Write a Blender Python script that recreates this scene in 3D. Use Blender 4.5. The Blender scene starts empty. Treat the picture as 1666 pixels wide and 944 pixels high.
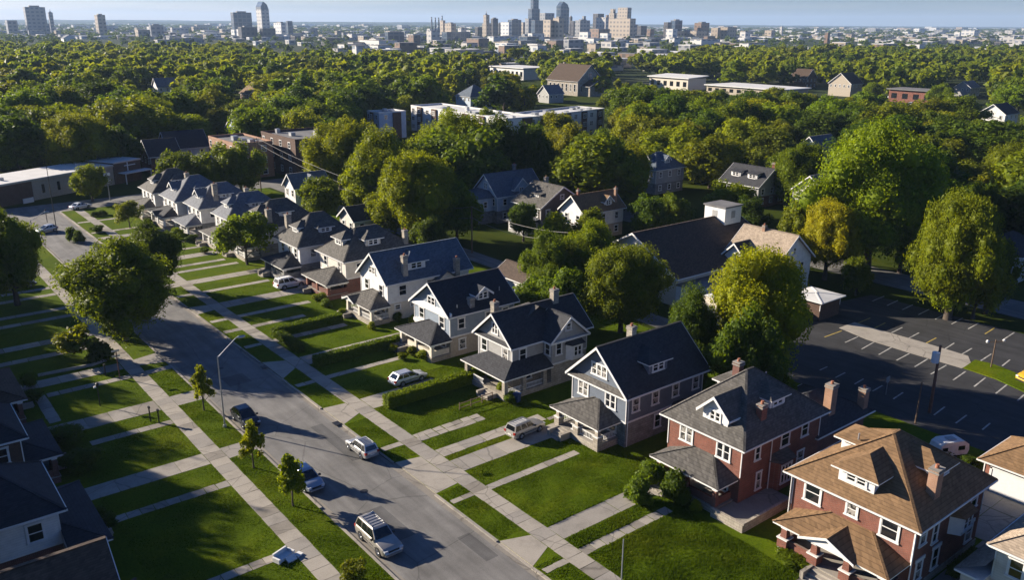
import bpy, math, random
import numpy as np
from mathutils import Vector, Matrix
R = math.radians
random.seed(7)
sc = bpy.context.scene
C = sc.collection
# ------------------------------------------------------------------ camera
H = 40.0; F = 1385.0; TH = R(17.5); ROLL = R(0.3)
HX, HY = 0.6225, 0.7826                     # heading: X runs across the street, Y along it
cr, sr = math.cos(ROLL), math.sin(ROLL)
fw = Vector((math.cos(TH)*HX, math.cos(TH)*HY, -math.sin(TH))).normalized()
rt = Vector((HY, -HX, 0)).normalized()
up = rt.cross(fw)
RGT = rt*cr + up*sr; UPV = up*cr - rt*sr
cam = bpy.data.objects.new('camera', bpy.data.cameras.new('camera'))
C.objects.link(cam)
M = Matrix((RGT, UPV, -fw)).transposed().to_4x4(); M.translation = (0, 0, H)
cam.matrix_world = M
cam.data.lens = 36*F/1666; cam.data.sensor_width = 36
cam.data.clip_start = 0.5; cam.data.clip_end = 60000
sc.camera = cam

def at(px, py, z=0.0):
    """where the sight line through a pixel of the photograph meets height z"""
    u = (px-833)/F; v = (py-472)/F
    d = fw + RGT*u - UPV*v
    t = (z-H)/d.z
    return d.x*t, d.y*t

def atd(px, D):
    """ground point at forward distance D in the column px"""
    u = (px-833)/F
    d = Vector((HX, HY, 0)) + rt*(u*math.cos(TH))
    return d.x*D, d.y*D

def topz(px, py, x, y):
    """height of a point above (x, y) seen at row py"""
    # solve for z on the vertical line through x, y
    lo, hi = -50.0, (38.0 if y < 700 and abs(x) < 700 and y+x < 800 else 600.0)
    for _ in range(50):
        m = (lo+hi)/2
        q = Vector((x, y, m-H)); v = -(q.dot(UPV))/q.dot(fw)
        if 472+v*F > py: lo = m
        else: hi = m
    return lo

def project(x, y, z):
    q = Vector((x, y, z-H)); w = q.dot(fw)
    return 833+q.dot(RGT)/w*F, 472-q.dot(UPV)/w*F, w

# ------------------------------------------------------------------ mesh helpers
class MB:
    def __init__(s): s.v = []; s.f = []; s.m = []
    def poly(s, pts, m=0):
        n = len(s.v); s.v += [tuple(p) for p in pts]; s.f.append(tuple(range(n, n+len(pts)))); s.m.append(m); return s
    def box(s, x0, y0, z0, x1, y1, z1, m=0, skip=''):
        if x0 > x1: x0, x1 = x1, x0
        if y0 > y1: y0, y1 = y1, y0
        n = len(s.v)
        s.v += [(x0,y0,z0),(x1,y0,z0),(x1,y1,z0),(x0,y1,z0),(x0,y0,z1),(x1,y0,z1),(x1,y1,z1),(x0,y1,z1)]
        for k, q in (('b',(0,3,2,1)),('t',(4,5,6,7)),('f',(0,1,5,4)),('r',(1,2,6,5)),('k',(2,3,7,6)),('l',(3,0,4,7))):
            if k not in skip: s.f.append(tuple(n+i for i in q)); s.m.append(m)
        return s
    def prism(s, pts, d, m=0):
        """solid between polygon pts and pts + d"""
        n = len(s.v); k = len(pts); d = Vector(d)
        a = [Vector(p) for p in pts]
        s.v += [tuple(p) for p in a] + [tuple(p+d) for p in a]
        s.f.append(tuple(range(n+k-1, n-1, -1))); s.m.append(m)
        s.f.append(tuple(range(n+k, n+2*k))); s.m.append(m)
        for i in range(k):
            j = (i+1) % k
            s.f.append((n+i, n+j, n+k+j, n+k+i)); s.m.append(m)
        return s
    def tube(s, pts, rads, m=0, n=8, cap=True):
        rings = []
        for i, p in enumerate(pts):
            p = Vector(p)
            t = (Vector(pts[min(i+1, len(pts)-1)]) - Vector(pts[max(i-1, 0)])).normalized()
            a = t.cross(Vector((0,0,1)) if abs(t.z) < .9 else Vector((1,0,0))).normalized(); b = t.cross(a)
            r = rads[i] if hasattr(rads, '__len__') else rads
            o = len(s.v)
            for k in range(n):
                an = 2*math.pi*k/n
                s.v.append(tuple(p + a*(r*math.cos(an)) + b*(r*math.sin(an))))
            rings.append(o)
        for o1, o2 in zip(rings, rings[1:]):
            for k in range(n):
                s.f.append((o1+k, o1+(k+1)%n, o2+(k+1)%n, o2+k)); s.m.append(m)
        if cap:
            s.f.append(tuple(rings[0]+k for k in range(n))); s.m.append(m)
            s.f.append(tuple(rings[-1]+k for k in range(n-1,-1,-1))); s.m.append(m)
        return s
    def bar(s, p, q, w, h, m=0):
        p = Vector(p); q = Vector(q); t = (q-p).normalized()
        a = t.cross(Vector((0,0,1)) if abs(t.z) < .95 else Vector((1,0,0))).normalized(); b = a.cross(t)
        a *= w/2; b *= h/2
        return s.prism([p-a-b, p+a-b, p+a+b, p-a+b], q-p, m)
    def mesh(s, name, mats, smooth=False):
        me = bpy.data.meshes.new(name); me.from_pydata(s.v, [], s.f)
        if not isinstance(mats, (list, tuple)): mats = [mats]
        for k in mats: me.materials.append(k)
        if max(s.m, default=0): me.polygons.foreach_set('material_index', s.m)
        if smooth: me.polygons.foreach_set('use_smooth', [True]*len(me.polygons))
        import bmesh
        if not smooth:
            bm = bmesh.new(); bm.from_mesh(me); bmesh.ops.recalc_face_normals(bm, faces=bm.faces); bm.to_mesh(me); bm.free()
        return me
    def build(s, name, mats, parent=None, loc=(0,0,0), rz=0, smooth=False):
        return put(name, s.mesh(name, mats, smooth), parent, loc, rz)

def put(name, me, parent=None, loc=(0,0,0), rz=0, sca=None):
    o = bpy.data.objects.new(name, me); C.objects.link(o)
    o.location = loc; o.rotation_euler = (0, 0, rz)
    if sca is not None: o.scale = sca if hasattr(sca, '__len__') else (sca,)*3
    if parent: o.parent = parent
    return o
def tag(o, label=None, cat=None, group=None, kind=None):
    if label: o['label'] = label
    if cat: o['category'] = cat
    if group: o['group'] = group
    if kind: o['kind'] = kind
    return o
def thing(name, label, cat, loc=(0,0,0), rz=0, group=None):
    o = bpy.data.objects.new(name, None); C.objects.link(o); o.empty_display_size = .3
    o.location = loc; o.rotation_euler = (0,0,rz)
    return tag(o, label, cat, group)
def copy_tree(o, parent=None):
    c = o.copy(); C.objects.link(c); c.parent = parent
    for ch in o.children: copy_tree(ch, c)
    return c

# ------------------------------------------------------------------ materials
def newmat(name):
    m = bpy.data.materials.new(name); m.use_nodes = True
    nt = m.node_tree; b = nt.nodes['Principled BSDF']
    return m, nt, b
def N(nt, t, **k):
    n = nt.nodes.new(t)
    for a, v in k.items():
        if a.startswith('i_'): n.inputs[int(a[2:]) if a[2:].isdigit() else a[2:].replace('_', ' ')].default_value = v
        else: setattr(n, a, v)
    return n
def L(nt, a, ao, b, bi): nt.links.new(a.outputs[ao], b.inputs[bi])
def rgba(c): return (c[0], c[1], c[2], 1)
def ramp(nt, src, so, stops):
    r = N(nt, 'ShaderNodeValToRGB'); e = r.color_ramp.elements
    while len(e) < len(stops): e.new(.5)
    for el, (p, c) in zip(e, stops): el.position = p; el.color = rgba(c)
    L(nt, src, so, r, 'Fac'); return r
def coords(nt, scale=(1,1,1), kind='Object'):
    t = N(nt, 'ShaderNodeTexCoord'); m = N(nt, 'ShaderNodeMapping'); m.inputs['Scale'].default_value = scale
    L(nt, t, kind, m, 'Vector'); return m
def wallcoords(nt):
    """(x+y, z) so that patterns run true on walls facing either way"""
    t = N(nt, 'ShaderNodeTexCoord'); s = N(nt, 'ShaderNodeSeparateXYZ'); L(nt, t, 'Object', s, 'Vector')
    a = N(nt, 'ShaderNodeMath', operation='ADD'); L(nt, s, 'X', a, 0); L(nt, s, 'Y', a, 1)
    c = N(nt, 'ShaderNodeCombineXYZ'); L(nt, a, 0, c, 'X'); L(nt, s, 'Z', c, 'Y'); return c
def mixc(nt, mode, fac, a, b):
    m = N(nt, 'ShaderNodeMix', data_type='RGBA', blend_type=mode); m.inputs['Factor'].default_value = fac if not hasattr(fac,'outputs') else 0
    for i, s in ((6, a), (7, b)):
        if isinstance(s, tuple) and hasattr(s[0], 'outputs'): nt.links.new(s[0].outputs[s[1]], m.inputs[i])
        else: m.inputs[i].default_value = rgba(s)
    return m
def bump(nt, b, src, so, st=.3, dist=.02):
    n = N(nt, 'ShaderNodeBump'); n.inputs['Strength'].default_value = st; n.inputs['Distance'].default_value = dist
    L(nt, src, so, n, 'Height'); L(nt, n, 'Normal', b, 'Normal'); return n
def vary(c, f): return tuple(min(1, x*f) for x in c)

def plain(name, c, rough=.6, metal=0.0, noise=.18, nscale=3.0, spec=.4):
    m, nt, b = newmat(name); co = coords(nt)
    n = N(nt, 'ShaderNodeTexNoise', i_Scale=nscale, i_Detail=5.0, i_Roughness=.65); L(nt, co, 0, n, 'Vector')
    r = ramp(nt, n, 'Fac', [(.3, vary(c, 1-noise)), (.7, vary(c, 1+noise*.6))])
    L(nt, r, 'Color', b, 'Base Color'); b.inputs['Roughness'].default_value = rough; b.inputs['Metallic'].default_value = metal
    b.inputs['Specular IOR Level'].default_value = spec
    return m
def shingle(name, c, course=.17, strong=.22):
    m, nt, b = newmat(name); co = coords(nt)
    s = N(nt, 'ShaderNodeSeparateXYZ'); L(nt, co, 0, s, 0)
    w = N(nt, 'ShaderNodeMath', operation='MULTIPLY', i_1=1.0); L(nt, s, 'Z', w, 0); w.inputs[1].default_value = 1/(course*.6)
    fr = N(nt, 'ShaderNodeMath', operation='FRACT'); L(nt, w, 0, fr, 0)
    fl = N(nt, 'ShaderNodeMath', operation='FLOOR'); L(nt, w, 0, fl, 0)
    # tabs: cells along the course, shifted per row
    ad = N(nt, 'ShaderNodeMath', operation='ADD'); L(nt, s, 'X', ad, 0); L(nt, s, 'Y', ad, 1)
    cm = N(nt, 'ShaderNodeCombineXYZ'); 
    mu = N(nt, 'ShaderNodeMath', operation='MULTIPLY_ADD'); L(nt, fl, 0, mu, 0); mu.inputs[1].default_value = .37; L(nt, ad, 0, mu, 2)
    sn = N(nt, 'ShaderNodeMath', operation='SNAP'); L(nt, mu, 0, sn, 0); sn.inputs[1].default_value = .26
    L(nt, sn, 0, cm, 'X'); L(nt, fl, 0, cm, 'Y')
    wn = N(nt, 'ShaderNodeTexWhiteNoise', noise_dimensions='2D'); L(nt, cm, 0, wn, 'Vector')
    n = N(nt, 'ShaderNodeTexNoise', i_Scale=.7, i_Detail=6.0, i_Roughness=.7); L(nt, co, 0, n, 'Vector')
    base = ramp(nt, n, 'Fac', [(.28, vary(c, .82)), (.5, c), (.75, vary(c, 1.15))])
    tab = ramp(nt, wn, 'Value', [(0, (1-strong*1.3,)*3), (1, (1+strong,)*3)])
    m1 = mixc(nt, 'MULTIPLY', 1, (base, 'Color'), (tab, 'Color'))
    edge = ramp(nt, fr, 0, [(0, (.42,)*3), (.2, (1,)*3), (1, (1.05,)*3)])
    m2 = mixc(nt, 'MULTIPLY', .9, (m1, 2), (edge, 'Color'))
    L(nt, m2, 2, b, 'Base Color'); b.inputs['Roughness'].default_value = .85; b.inputs['Specular IOR Level'].default_value = .25
    bump(nt, b, fr, 0, .5, .03); return m
def siding(name, c, board=.2):
    m, nt, b = newmat(name); wc = wallcoords(nt)
    s = N(nt, 'ShaderNodeSeparateXYZ'); L(nt, wc, 0, s, 0)
    w = N(nt, 'ShaderNodeMath', operation='MULTIPLY'); L(nt, s, 'Y', w, 0); w.inputs[1].default_value = 1/board
    fr = N(nt, 'ShaderNodeMath', operation='FRACT'); L(nt, w, 0, fr, 0)
    n = N(nt, 'ShaderNodeTexNoise', i_Scale=1.1, i_Detail=6.0, i_Roughness=.7); L(nt, wc, 0, n, 'Vector')
    base = ramp(nt, n, 'Fac', [(.3, vary(c, .8)), (.55, c), (.8, vary(c, 1.07))])
    edge = ramp(nt, fr, 0, [(0, (.62,)*3), (.18, (1,)*3), (1, (1,)*3)])
    m2 = mixc(nt, 'MULTIPLY', .7, (base, 'Color'), (edge, 'Color'))
    L(nt, m2, 2, b, 'Base Color'); b.inputs['Roughness'].default_value = .65
    bump(nt, b, fr, 0, .35, .02); return m
def masonry(name, c1, c2, mort, bw=.26, bh=.085, ms=.012, dirt=.35):
    m, nt, b = newmat(name); wc = wallcoords(nt)
    t = N(nt, 'ShaderNodeTexBrick', i_Scale=1.0, i_Mortar_Size=ms, i_Brick_Width=bw, i_Row_Height=bh, i_Bias=0.0)
    t.inputs['Color1'].default_value = rgba(c1); t.inputs['Color2'].default_value = rgba(c2); t.inputs['Mortar'].default_value = rgba(mort)
    L(nt, wc, 0, t, 'Vector')
    n = N(nt, 'ShaderNodeTexNoise', i_Scale=.8, i_Detail=7.0, i_Roughness=.7); L(nt, wc, 0, n, 'Vector')
    d = ramp(nt, n, 'Fac', [(.3, (1-dirt,)*3), (.6, (1,)*3), (.8, (1.12,)*3)])
    m2 = mixc(nt, 'MULTIPLY', 1, (t, 'Color'), (d, 'Color'))
    L(nt, m2, 2, b, 'Base Color'); b.inputs['Roughness'].default_value = .85; b.inputs['Specular IOR Level'].default_value = .2
    bump(nt, b, t, 'Fac', -.4, .015); return m
def glassmat(name, c, rough=.08, curtain=None):
    m, nt, b = newmat(name)
    if curtain:
        wc = wallcoords(nt); n = N(nt, 'ShaderNodeTexNoise', i_Scale=2.2, i_Detail=2.0); L(nt, wc, 0, n, 'Vector')
        r = ramp(nt, n, 'Fac', [(.42, c), (.56, curtain)]); L(nt, r, 'Color', b, 'Base Color')
    else: b.inputs['Base Color'].default_value = rgba(c)
    b.inputs['Roughness'].default_value = rough; b.inputs['Specular IOR Level'].default_value = .8
    return m
def facade(name, wall, glass, bay, floor, mort=.35, rough=.35):
    m, nt, b = newmat(name); wc = wallcoords(nt)
    t = N(nt, 'ShaderNodeTexBrick', offset=0.0, i_Scale=1.0, i_Mortar_Size=mort*floor, i_Brick_Width=bay, i_Row_Height=floor, i_Bias=0.0, i_Mortar_Smooth=.1)
    t.inputs['Color1'].default_value = rgba(glass); t.inputs['Color2'].default_value = rgba(vary(glass, 1.5)); t.inputs['Mortar'].default_value = rgba(wall)
    L(nt, wc, 0, t, 'Vector'); L(nt, t, 'Color', b, 'Base Color'); b.inputs['Roughness'].default_value = rough
    return m
def paint(name, c, metal=.3, rough=.28):
    m, nt, b = newmat(name); co = coords(nt)
    n = N(nt, 'ShaderNodeTexNoise', i_Scale=2.5, i_Detail=5.0); L(nt, co, 0, n, 'Vector')
    r = ramp(nt, n, 'Fac', [(.3, vary(c, .88)), (.7, c)]); L(nt, r, 'Color', b, 'Base Color')
    rr = ramp(nt, n, 'Fac', [(.3, (rough+.12,)*3), (.7, (rough,)*3)]); L(nt, rr, 'Color', b, 'Roughness')
    b.inputs['Metallic'].default_value = metal; b.inputs['Coat Weight'].default_value = .35; b.inputs['Coat Roughness'].default_value = .1
    return m

MT = {}
def mats():
    g = MT
    g['white'] = plain('white_paint', (.74,.73,.70), .55, noise=.1)
    g['cream'] = plain('cream_stucco', (.62,.56,.46), .8, noise=.12)
    g['tan'] = plain('tan_stucco', (.42,.36,.28), .8, noise=.18)
    g['roof_brown'] = shingle('brown_shingle', (.19,.115,.058), strong=.16, course=.26)
    g['roof_slate'] = shingle('weathered_dark_shingle', (.10,.093,.083), course=.24)
    g['roof_navy'] = shingle('navy_shingle', (.028,.032,.042), strong=.15)
    g['roof_char'] = shingle('charcoal_shingle', (.045,.046,.051), strong=.18)
    g['roof_blue'] = shingle('blue_grey_shingle', (.10,.125,.158), strong=.18)
    g['roof_grey'] = shingle('grey_shingle', (.15,.16,.18), strong=.15)
    g['roof_dkbrown'] = shingle('dark_brown_shingle', (.085,.06,.045), strong=.2)
    g['roof_church'] = shingle('church_brown_shingle', (.078,.052,.035), strong=.12)
    g['roof_tan'] = shingle('tan_shingle', (.34,.27,.20), strong=.18)
    g['flat_white'] = plain('white_membrane', (.66,.65,.62), .7, noise=.14, nscale=.4)
    g['flat_grey'] = plain('grey_membrane', (.17,.165,.16), .8, noise=.3, nscale=.3)
    g['side_white'] = siding('white_clapboard', (.76,.745,.71))
    g['side_cream'] = siding('cream_clapboard', (.64,.60,.53))
    g['side_dkblue'] = siding('slate_blue_clapboard', (.135,.16,.20))
    g['side_blue'] = siding('blue_grey_clapboard', (.25,.30,.36))
    g['side_grey'] = siding('grey_clapboard', (.36,.355,.34))
    g['side_brown'] = siding('brown_clapboard', (.13,.11,.095))
    g['side_ltblue'] = siding('pale_blue_clapboard', (.42,.50,.60))
    g['brick_red'] = masonry('red_brick', (.26,.07,.038), (.18,.048,.028), (.24,.18,.15))
    g['brick_dk'] = masonry('dark_red_brick', (.20,.06,.04), (.13,.042,.03), (.2,.17,.15))
    g['brick_orange'] = masonry('orange_brick', (.40,.20,.115), (.33,.16,.09), (.38,.31,.25))
    g['brick_brown'] = masonry('brown_brick', (.125,.065,.042), (.095,.05,.034), (.15,.12,.1))
    g['stone'] = masonry('limestone', (.46,.41,.33), (.36,.32,.26), (.24,.21,.18), .55, .27, .02, .4)
    g['stone_grey'] = masonry('grey_stone', (.31,.31,.30), (.22,.22,.215), (.16,.16,.155), .5, .25, .02, .45)
    g['concrete'] = plain('concrete', (.42,.39,.345), .85, noise=.28, nscale=1.2, spec=.2)
    g['glass'] = glassmat('window_glass', (.012,.014,.018))
    g['glass_c'] = glassmat('curtained_glass', (.015,.017,.02), .1, (.33,.31,.28))
    g['door'] = plain('dark_door', (.06,.035,.025), .5)
    g['garage'] = plain('garage_door', (.7,.7,.7), .5, noise=.08)
    g['steel'] = plain('galvanised_steel', (.42,.43,.44), .4, .6, noise=.15)
    g['black'] = plain('black_metal', (.02,.02,.022), .5, .2)
    g['wood'] = plain('weathered_wood', (.16,.105,.07), .85, noise=.35, nscale=2)
    g['wood_red'] = plain('creosote_pole', (.20,.095,.06), .9, noise=.35, nscale=2)
    g['wire'] = plain('cable', (.22,.20,.17), .6)
    g['bark'] = plain('bark', (.085,.065,.05), .95, noise=.45, nscale=6)
    g['chrome'] = plain('alloy', (.55,.56,.58), .25, .9, noise=.05)
    g['rubber'] = plain('rubber', (.018,.018,.019), .8)
    g['carglass'] = glassmat('tinted_glass', (.008,.01,.013), .05)
    g['headlamp'] = glassmat('headlamp_lens', (.5,.52,.55), .08)
    g['tail'] = glassmat('tail_lens', (.32,.02,.015), .12)
    g['terracotta'] = plain('clay', (.33,.13,.07), .8)
mats()
# ------------------------------------------------------------------ light, sky, air
SUN_EL = R(19); SX, SY = -.477, .878               # horizontal direction towards the sun
w = bpy.data.worlds.new('World'); sc.world = w; w.use_nodes = True
nt = w.node_tree; bg = nt.nodes['Background']
sky = nt.nodes.new('ShaderNodeTexSky'); sky.sky_type = 'NISHITA'; sky.sun_disc = False
sky.sun_elevation = SUN_EL; sky.sun_rotation = math.atan2(SX, SY)
sky.altitude = 300; sky.air_density = .62; sky.dust_density = .6; sky.ozone_density = 3.0
wb = nt.nodes.new('ShaderNodeMix'); wb.data_type = 'RGBA'; wb.blend_type = 'MULTIPLY'; wb.inputs['Factor'].default_value = 1; wb.inputs[7].default_value = (1, 1, 1, 1)
tc = nt.nodes.new('ShaderNodeTexCoord'); sx = nt.nodes.new('ShaderNodeSeparateXYZ'); nt.links.new(tc.outputs['Generated'], sx.inputs[0])
rp = nt.nodes.new('ShaderNodeValToRGB'); nt.links.new(sx.outputs['Z'], rp.inputs[0])      # white balance: pale towards the horizon haze, blue overhead
rp.color_ramp.elements[0].position = .03; rp.color_ramp.elements[0].color = (.92, .86, .90, 1); rp.color_ramp.elements[1].position = .14; rp.color_ramp.elements[1].color = (.44, .72, 1.12, 1)
cm = nt.nodes.new('ShaderNodeMapping'); cm.inputs['Scale'].default_value = (2.2, 2.2, 46); nt.links.new(tc.outputs['Generated'], cm.inputs[0])
cn = nt.nodes.new('ShaderNodeTexNoise'); cn.inputs['Scale'].default_value = 1.6; cn.inputs['Detail'].default_value = 5; nt.links.new(cm.outputs[0], cn.inputs['Vector'])
cr2 = nt.nodes.new('ShaderNodeValToRGB'); cr2.color_ramp.elements[0].position = .42; cr2.color_ramp.elements[0].color = (.93, .95, .98, 1); cr2.color_ramp.elements[1].position = .68; cr2.color_ramp.elements[1].color = (1.22, 1.12, 1.04, 1); nt.links.new(cn.outputs['Fac'], cr2.inputs[0])   # thin veil of high cloud
cx = nt.nodes.new('ShaderNodeMix'); cx.data_type = 'RGBA'; cx.blend_type = 'MULTIPLY'; cx.inputs['Factor'].default_value = 1; nt.links.new(rp.outputs[0], cx.inputs[6]); nt.links.new(cr2.outputs[0], cx.inputs[7])
nt.links.new(cx.outputs[2], wb.inputs[7])
nt.links.new(sky.outputs[0], wb.inputs[6]); nt.links.new(wb.outputs[2], bg.inputs['Color']); bg.inputs['Strength'].default_value = .05
sun = bpy.data.lights.new('sun', 'SUN'); sun.energy = 5.0; sun.angle = R(.5); sun.color = (1, .885, .73)
so = bpy.data.objects.new('sun', sun); C.objects.link(so)
d = Vector((SX*math.cos(SUN_EL), SY*math.cos(SUN_EL), math.sin(SUN_EL)))
so.rotation_euler = d.to_track_quat('Z', 'Y').to_euler(); so.location = (-200, 300, 150)
sc.view_settings.view_transform = 'Standard'; sc.view_settings.look = 'None'
sc.view_settings.exposure = 1.28; sc.view_settings.gamma = 1
cy = sc.cycles
cy.max_bounces = 5; cy.diffuse_bounces = 1; cy.glossy_bounces = 2; cy.transmission_bounces = 3; cy.volume_bounces = 0; cy.transparent_max_bounces = 4
cy.use_denoising = True; cy.denoising_prefilter = 'ACCURATE'; cy.denoising_input_passes = 'RGB_ALBEDO_NORMAL'; sc.render.filter_size = 1.15; cy.use_adaptive_sampling = True; cy.adaptive_threshold = .008; cy.caustics_reflective = False; cy.caustics_refractive = False
cy.sample_clamp_indirect = 4
w.cycles.sampling_method = 'MANUAL'; w.cycles.sample_map_resolution = 2048
# ------------------------------------------------------------------ ground materials
def grassmat(name, c, dry=(.10,.095,.02)):
    m, nt, b = newmat(name); co = coords(nt)
    n1 = N(nt, 'ShaderNodeTexNoise', i_Scale=.16, i_Detail=6.0, i_Roughness=.6); L(nt, co, 0, n1, 'Vector')
    n2 = N(nt, 'ShaderNodeTexNoise', i_Scale=5.0, i_Detail=8.0, i_Roughness=.75); L(nt, co, 0, n2, 'Vector')
    n3 = N(nt, 'ShaderNodeTexNoise', i_Scale=.9, i_Detail=4.0, i_Roughness=.6); L(nt, co, 0, n3, 'Vector')
    a = ramp(nt, n1, 'Fac', [(.3, vary(c, .75)), (.5, c), (.72, (c[0]*1.5, c[1]*1.2, c[2]*1.1))])
    f = ramp(nt, n2, 'Fac', [(.25, (.5,)*3), (.5, (1,)*3), (.75, (1.5, 1.4, 1.2))])
    m1 = mixc(nt, 'MULTIPLY', 1, (a, 'Color'), (f, 'Color'))
    d = ramp(nt, n3, 'Fac', [(.6, (0,)*3), (.78, (.55,)*3)])
    m2 = mixc(nt, 'MIX', .5, (m1, 2), dry); L(nt, d, 'Color', m2, 'Factor')
    L(nt, m2, 2, b, 'Base Color'); b.inputs['Roughness'].default_value = .95; b.inputs['Specular IOR Level'].default_value = .03
    bump(nt, b, n2, 'Fac', .8, .1); return m
MT['grass'] = grassmat('lawn_grass', (.077, .118, .004))
MT['grass_far'] = grassmat('rough_ground', (.04, .058, .006))
def asphalt(name, c, crack=True):
    m, nt, b = newmat(name); co = coords(nt)
    n1 = N(nt, 'ShaderNodeTexNoise', i_Scale=.25, i_Detail=8.0, i_Roughness=.65); L(nt, co, 0, n1, 'Vector')
    cs = coords(nt, (1.2, .09, 1)); n3 = N(nt, 'ShaderNodeTexNoise', i_Scale=1.0, i_Detail=5.0); L(nt, cs, 0, n3, 'Vector')
    n2 = N(nt, 'ShaderNodeTexNoise', i_Scale=14.0, i_Detail=4.0, i_Roughness=.8); L(nt, co, 0, n2, 'Vector')
    a = ramp(nt, n1, 'Fac', [(.28, vary(c, .7)), (.5, c), (.72, vary(c, 1.3))])
    t = ramp(nt, n3, 'Fac', [(.35, (.82,)*3), (.65, (1.15,)*3)])
    f = ramp(nt, n2, 'Fac', [(.3, (.8,)*3), (.7, (1.2,)*3)])
    m1 = mixc(nt, 'MULTIPLY', 1, (a, 'Color'), (t, 'Color')); m2 = mixc(nt, 'MULTIPLY', 1, (m1, 2), (f, 'Color'))
    # thin wandering cracks and tar seams
    wv = N(nt, 'ShaderNodeTexNoise', i_Scale=.5, i_Detail=6.0); L(nt, co, 0, wv, 'Vector')
    mx = N(nt, 'ShaderNodeMix', data_type='VECTOR'); mx.inputs['Factor'].default_value = .25
    nt.links.new(co.outputs[0], mx.inputs[4]); nt.links.new(wv.outputs['Color'], mx.inputs[5])
    v = N(nt, 'ShaderNodeTexVoronoi', feature='DISTANCE_TO_EDGE', i_Scale=.16); nt.links.new(mx.outputs[1], v.inputs['Vector'])
    k = ramp(nt, v, 'Distance', [(0, (.55,)*3), (.008, (1,)*3)])
    m3 = mixc(nt, 'MULTIPLY', .8 if crack else .25, (m2, 2), (k, 'Color'))
    L(nt, m3, 2, b, 'Base Color'); b.inputs['Roughness'].default_value = .8; b.inputs['Specular IOR Level'].default_value = .3
    bump(nt, b, n2, 'Fac', .35, .02); return m
MT['asphalt'] = asphalt('worn_asphalt', (.17, .163, .152))
MT['lot'] = asphalt('lot_asphalt', (.04, .04, .041))
def conc(name, c):
    m, nt, b = newmat(name); co = coords(nt)
    n1 = N(nt, 'ShaderNodeTexNoise', i_Scale=.5, i_Detail=8.0, i_Roughness=.7); L(nt, co, 0, n1, 'Vector')
    n2 = N(nt, 'ShaderNodeTexNoise', i_Scale=9.0, i_Detail=5.0, i_Roughness=.8); L(nt, co, 0, n2, 'Vector')
    a = ramp(nt, n1, 'Fac', [(.25, vary(c, .68)), (.5, c), (.8, vary(c, 1.12))])
    f = ramp(nt, n2, 'Fac', [(.3, (.85,)*3), (.7, (1.08,)*3)])
    m1 = mixc(nt, 'MULTIPLY', 1, (a, 'Color'), (f, 'Color'))
    v = N(nt, 'ShaderNodeTexVoronoi', feature='DISTANCE_TO_EDGE', i_Scale=.28)
    wv = N(nt, 'ShaderNodeTexNoise', i_Scale=.8, i_Detail=6.0); L(nt, co, 0, wv, 'Vector')
    mx = N(nt, 'ShaderNodeMix', data_type='VECTOR'); mx.inputs['Factor'].default_value = .3
    nt.links.new(co.outputs[0], mx.inputs[4]); nt.links.new(wv.outputs['Color'], mx.inputs[5]); nt.links.new(mx.outputs[1], v.inputs['Vector'])
    k = ramp(nt, v, 'Distance', [(0, (.4,)*3), (.012, (1,)*3)])
    m2 = mixc(nt, 'MULTIPLY', .7, (m1, 2), (k, 'Color'))
    L(nt, m2, 2, b, 'Base Color'); b.inputs['Roughness'].default_value = .88; b.inputs['Specular IOR Level'].default_value = .2
    bump(nt, b, n2, 'Fac', .2, .01); return m
CONC = [conc('pale_concrete', (.36,.325,.275)), conc('grey_concrete', (.30,.275,.24)), conc('stained_concrete', (.25,.225,.19))]
MT['dirt'] = plain('bare_soil', (.13,.10,.07), .95, noise=.35, nscale=1.5)
MT['paintw'] = plain('road_paint', (.40,.385,.35), .8, noise=.45, nscale=1.5)
MT['painty'] = plain('yellow_road_paint', (.42,.31,.07), .8, noise=.4, nscale=1.5)

def farground():
    m, nt, b = newmat('far_ground'); co = coords(nt)
    n1 = N(nt, 'ShaderNodeTexNoise', i_Scale=.004, i_Detail=9.0, i_Roughness=.62); L(nt, co, 0, n1, 'Vector')
    n2 = N(nt, 'ShaderNodeTexNoise', i_Scale=.03, i_Detail=6.0, i_Roughness=.7); L(nt, co, 0, n2, 'Vector')
    a = ramp(nt, n1, 'Fac', [(.34, (.022,.034,.014)), (.5, (.04,.055,.02)), (.62, (.075,.08,.045)), (.7, (.13,.12,.095))])
    f = ramp(nt, n2, 'Fac', [(.3, (.6,)*3), (.55, (1,)*3), (.75, (1.4,)*3)])
    m1 = mixc(nt, 'MULTIPLY', 1, (a, 'Color'), (f, 'Color')); L(nt, m1, 2, b, 'Base Color')
    b.inputs['Roughness'].default_value = .95; b.inputs['Specular IOR Level'].default_value = .05
    return m
MT['far'] = farground()

# ------------------------------------------------------------------ sheets
def struct(name, mb, m, **k): return tag(mb.build(name, m, **k), kind='structure')
def rect(mb, x0, y0, x1, y1, z, m=0): mb.poly([(x0,y0,z),(x1,y0,z),(x1,y1,z),(x0,y1,z)], m)
g = MB()
GX, GY = HX*7500, HY*7500
rect(g, GX-12500, GY-12500, GX+12500, GY+12500, 0); struct('ground', g, MT['far'])
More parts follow.
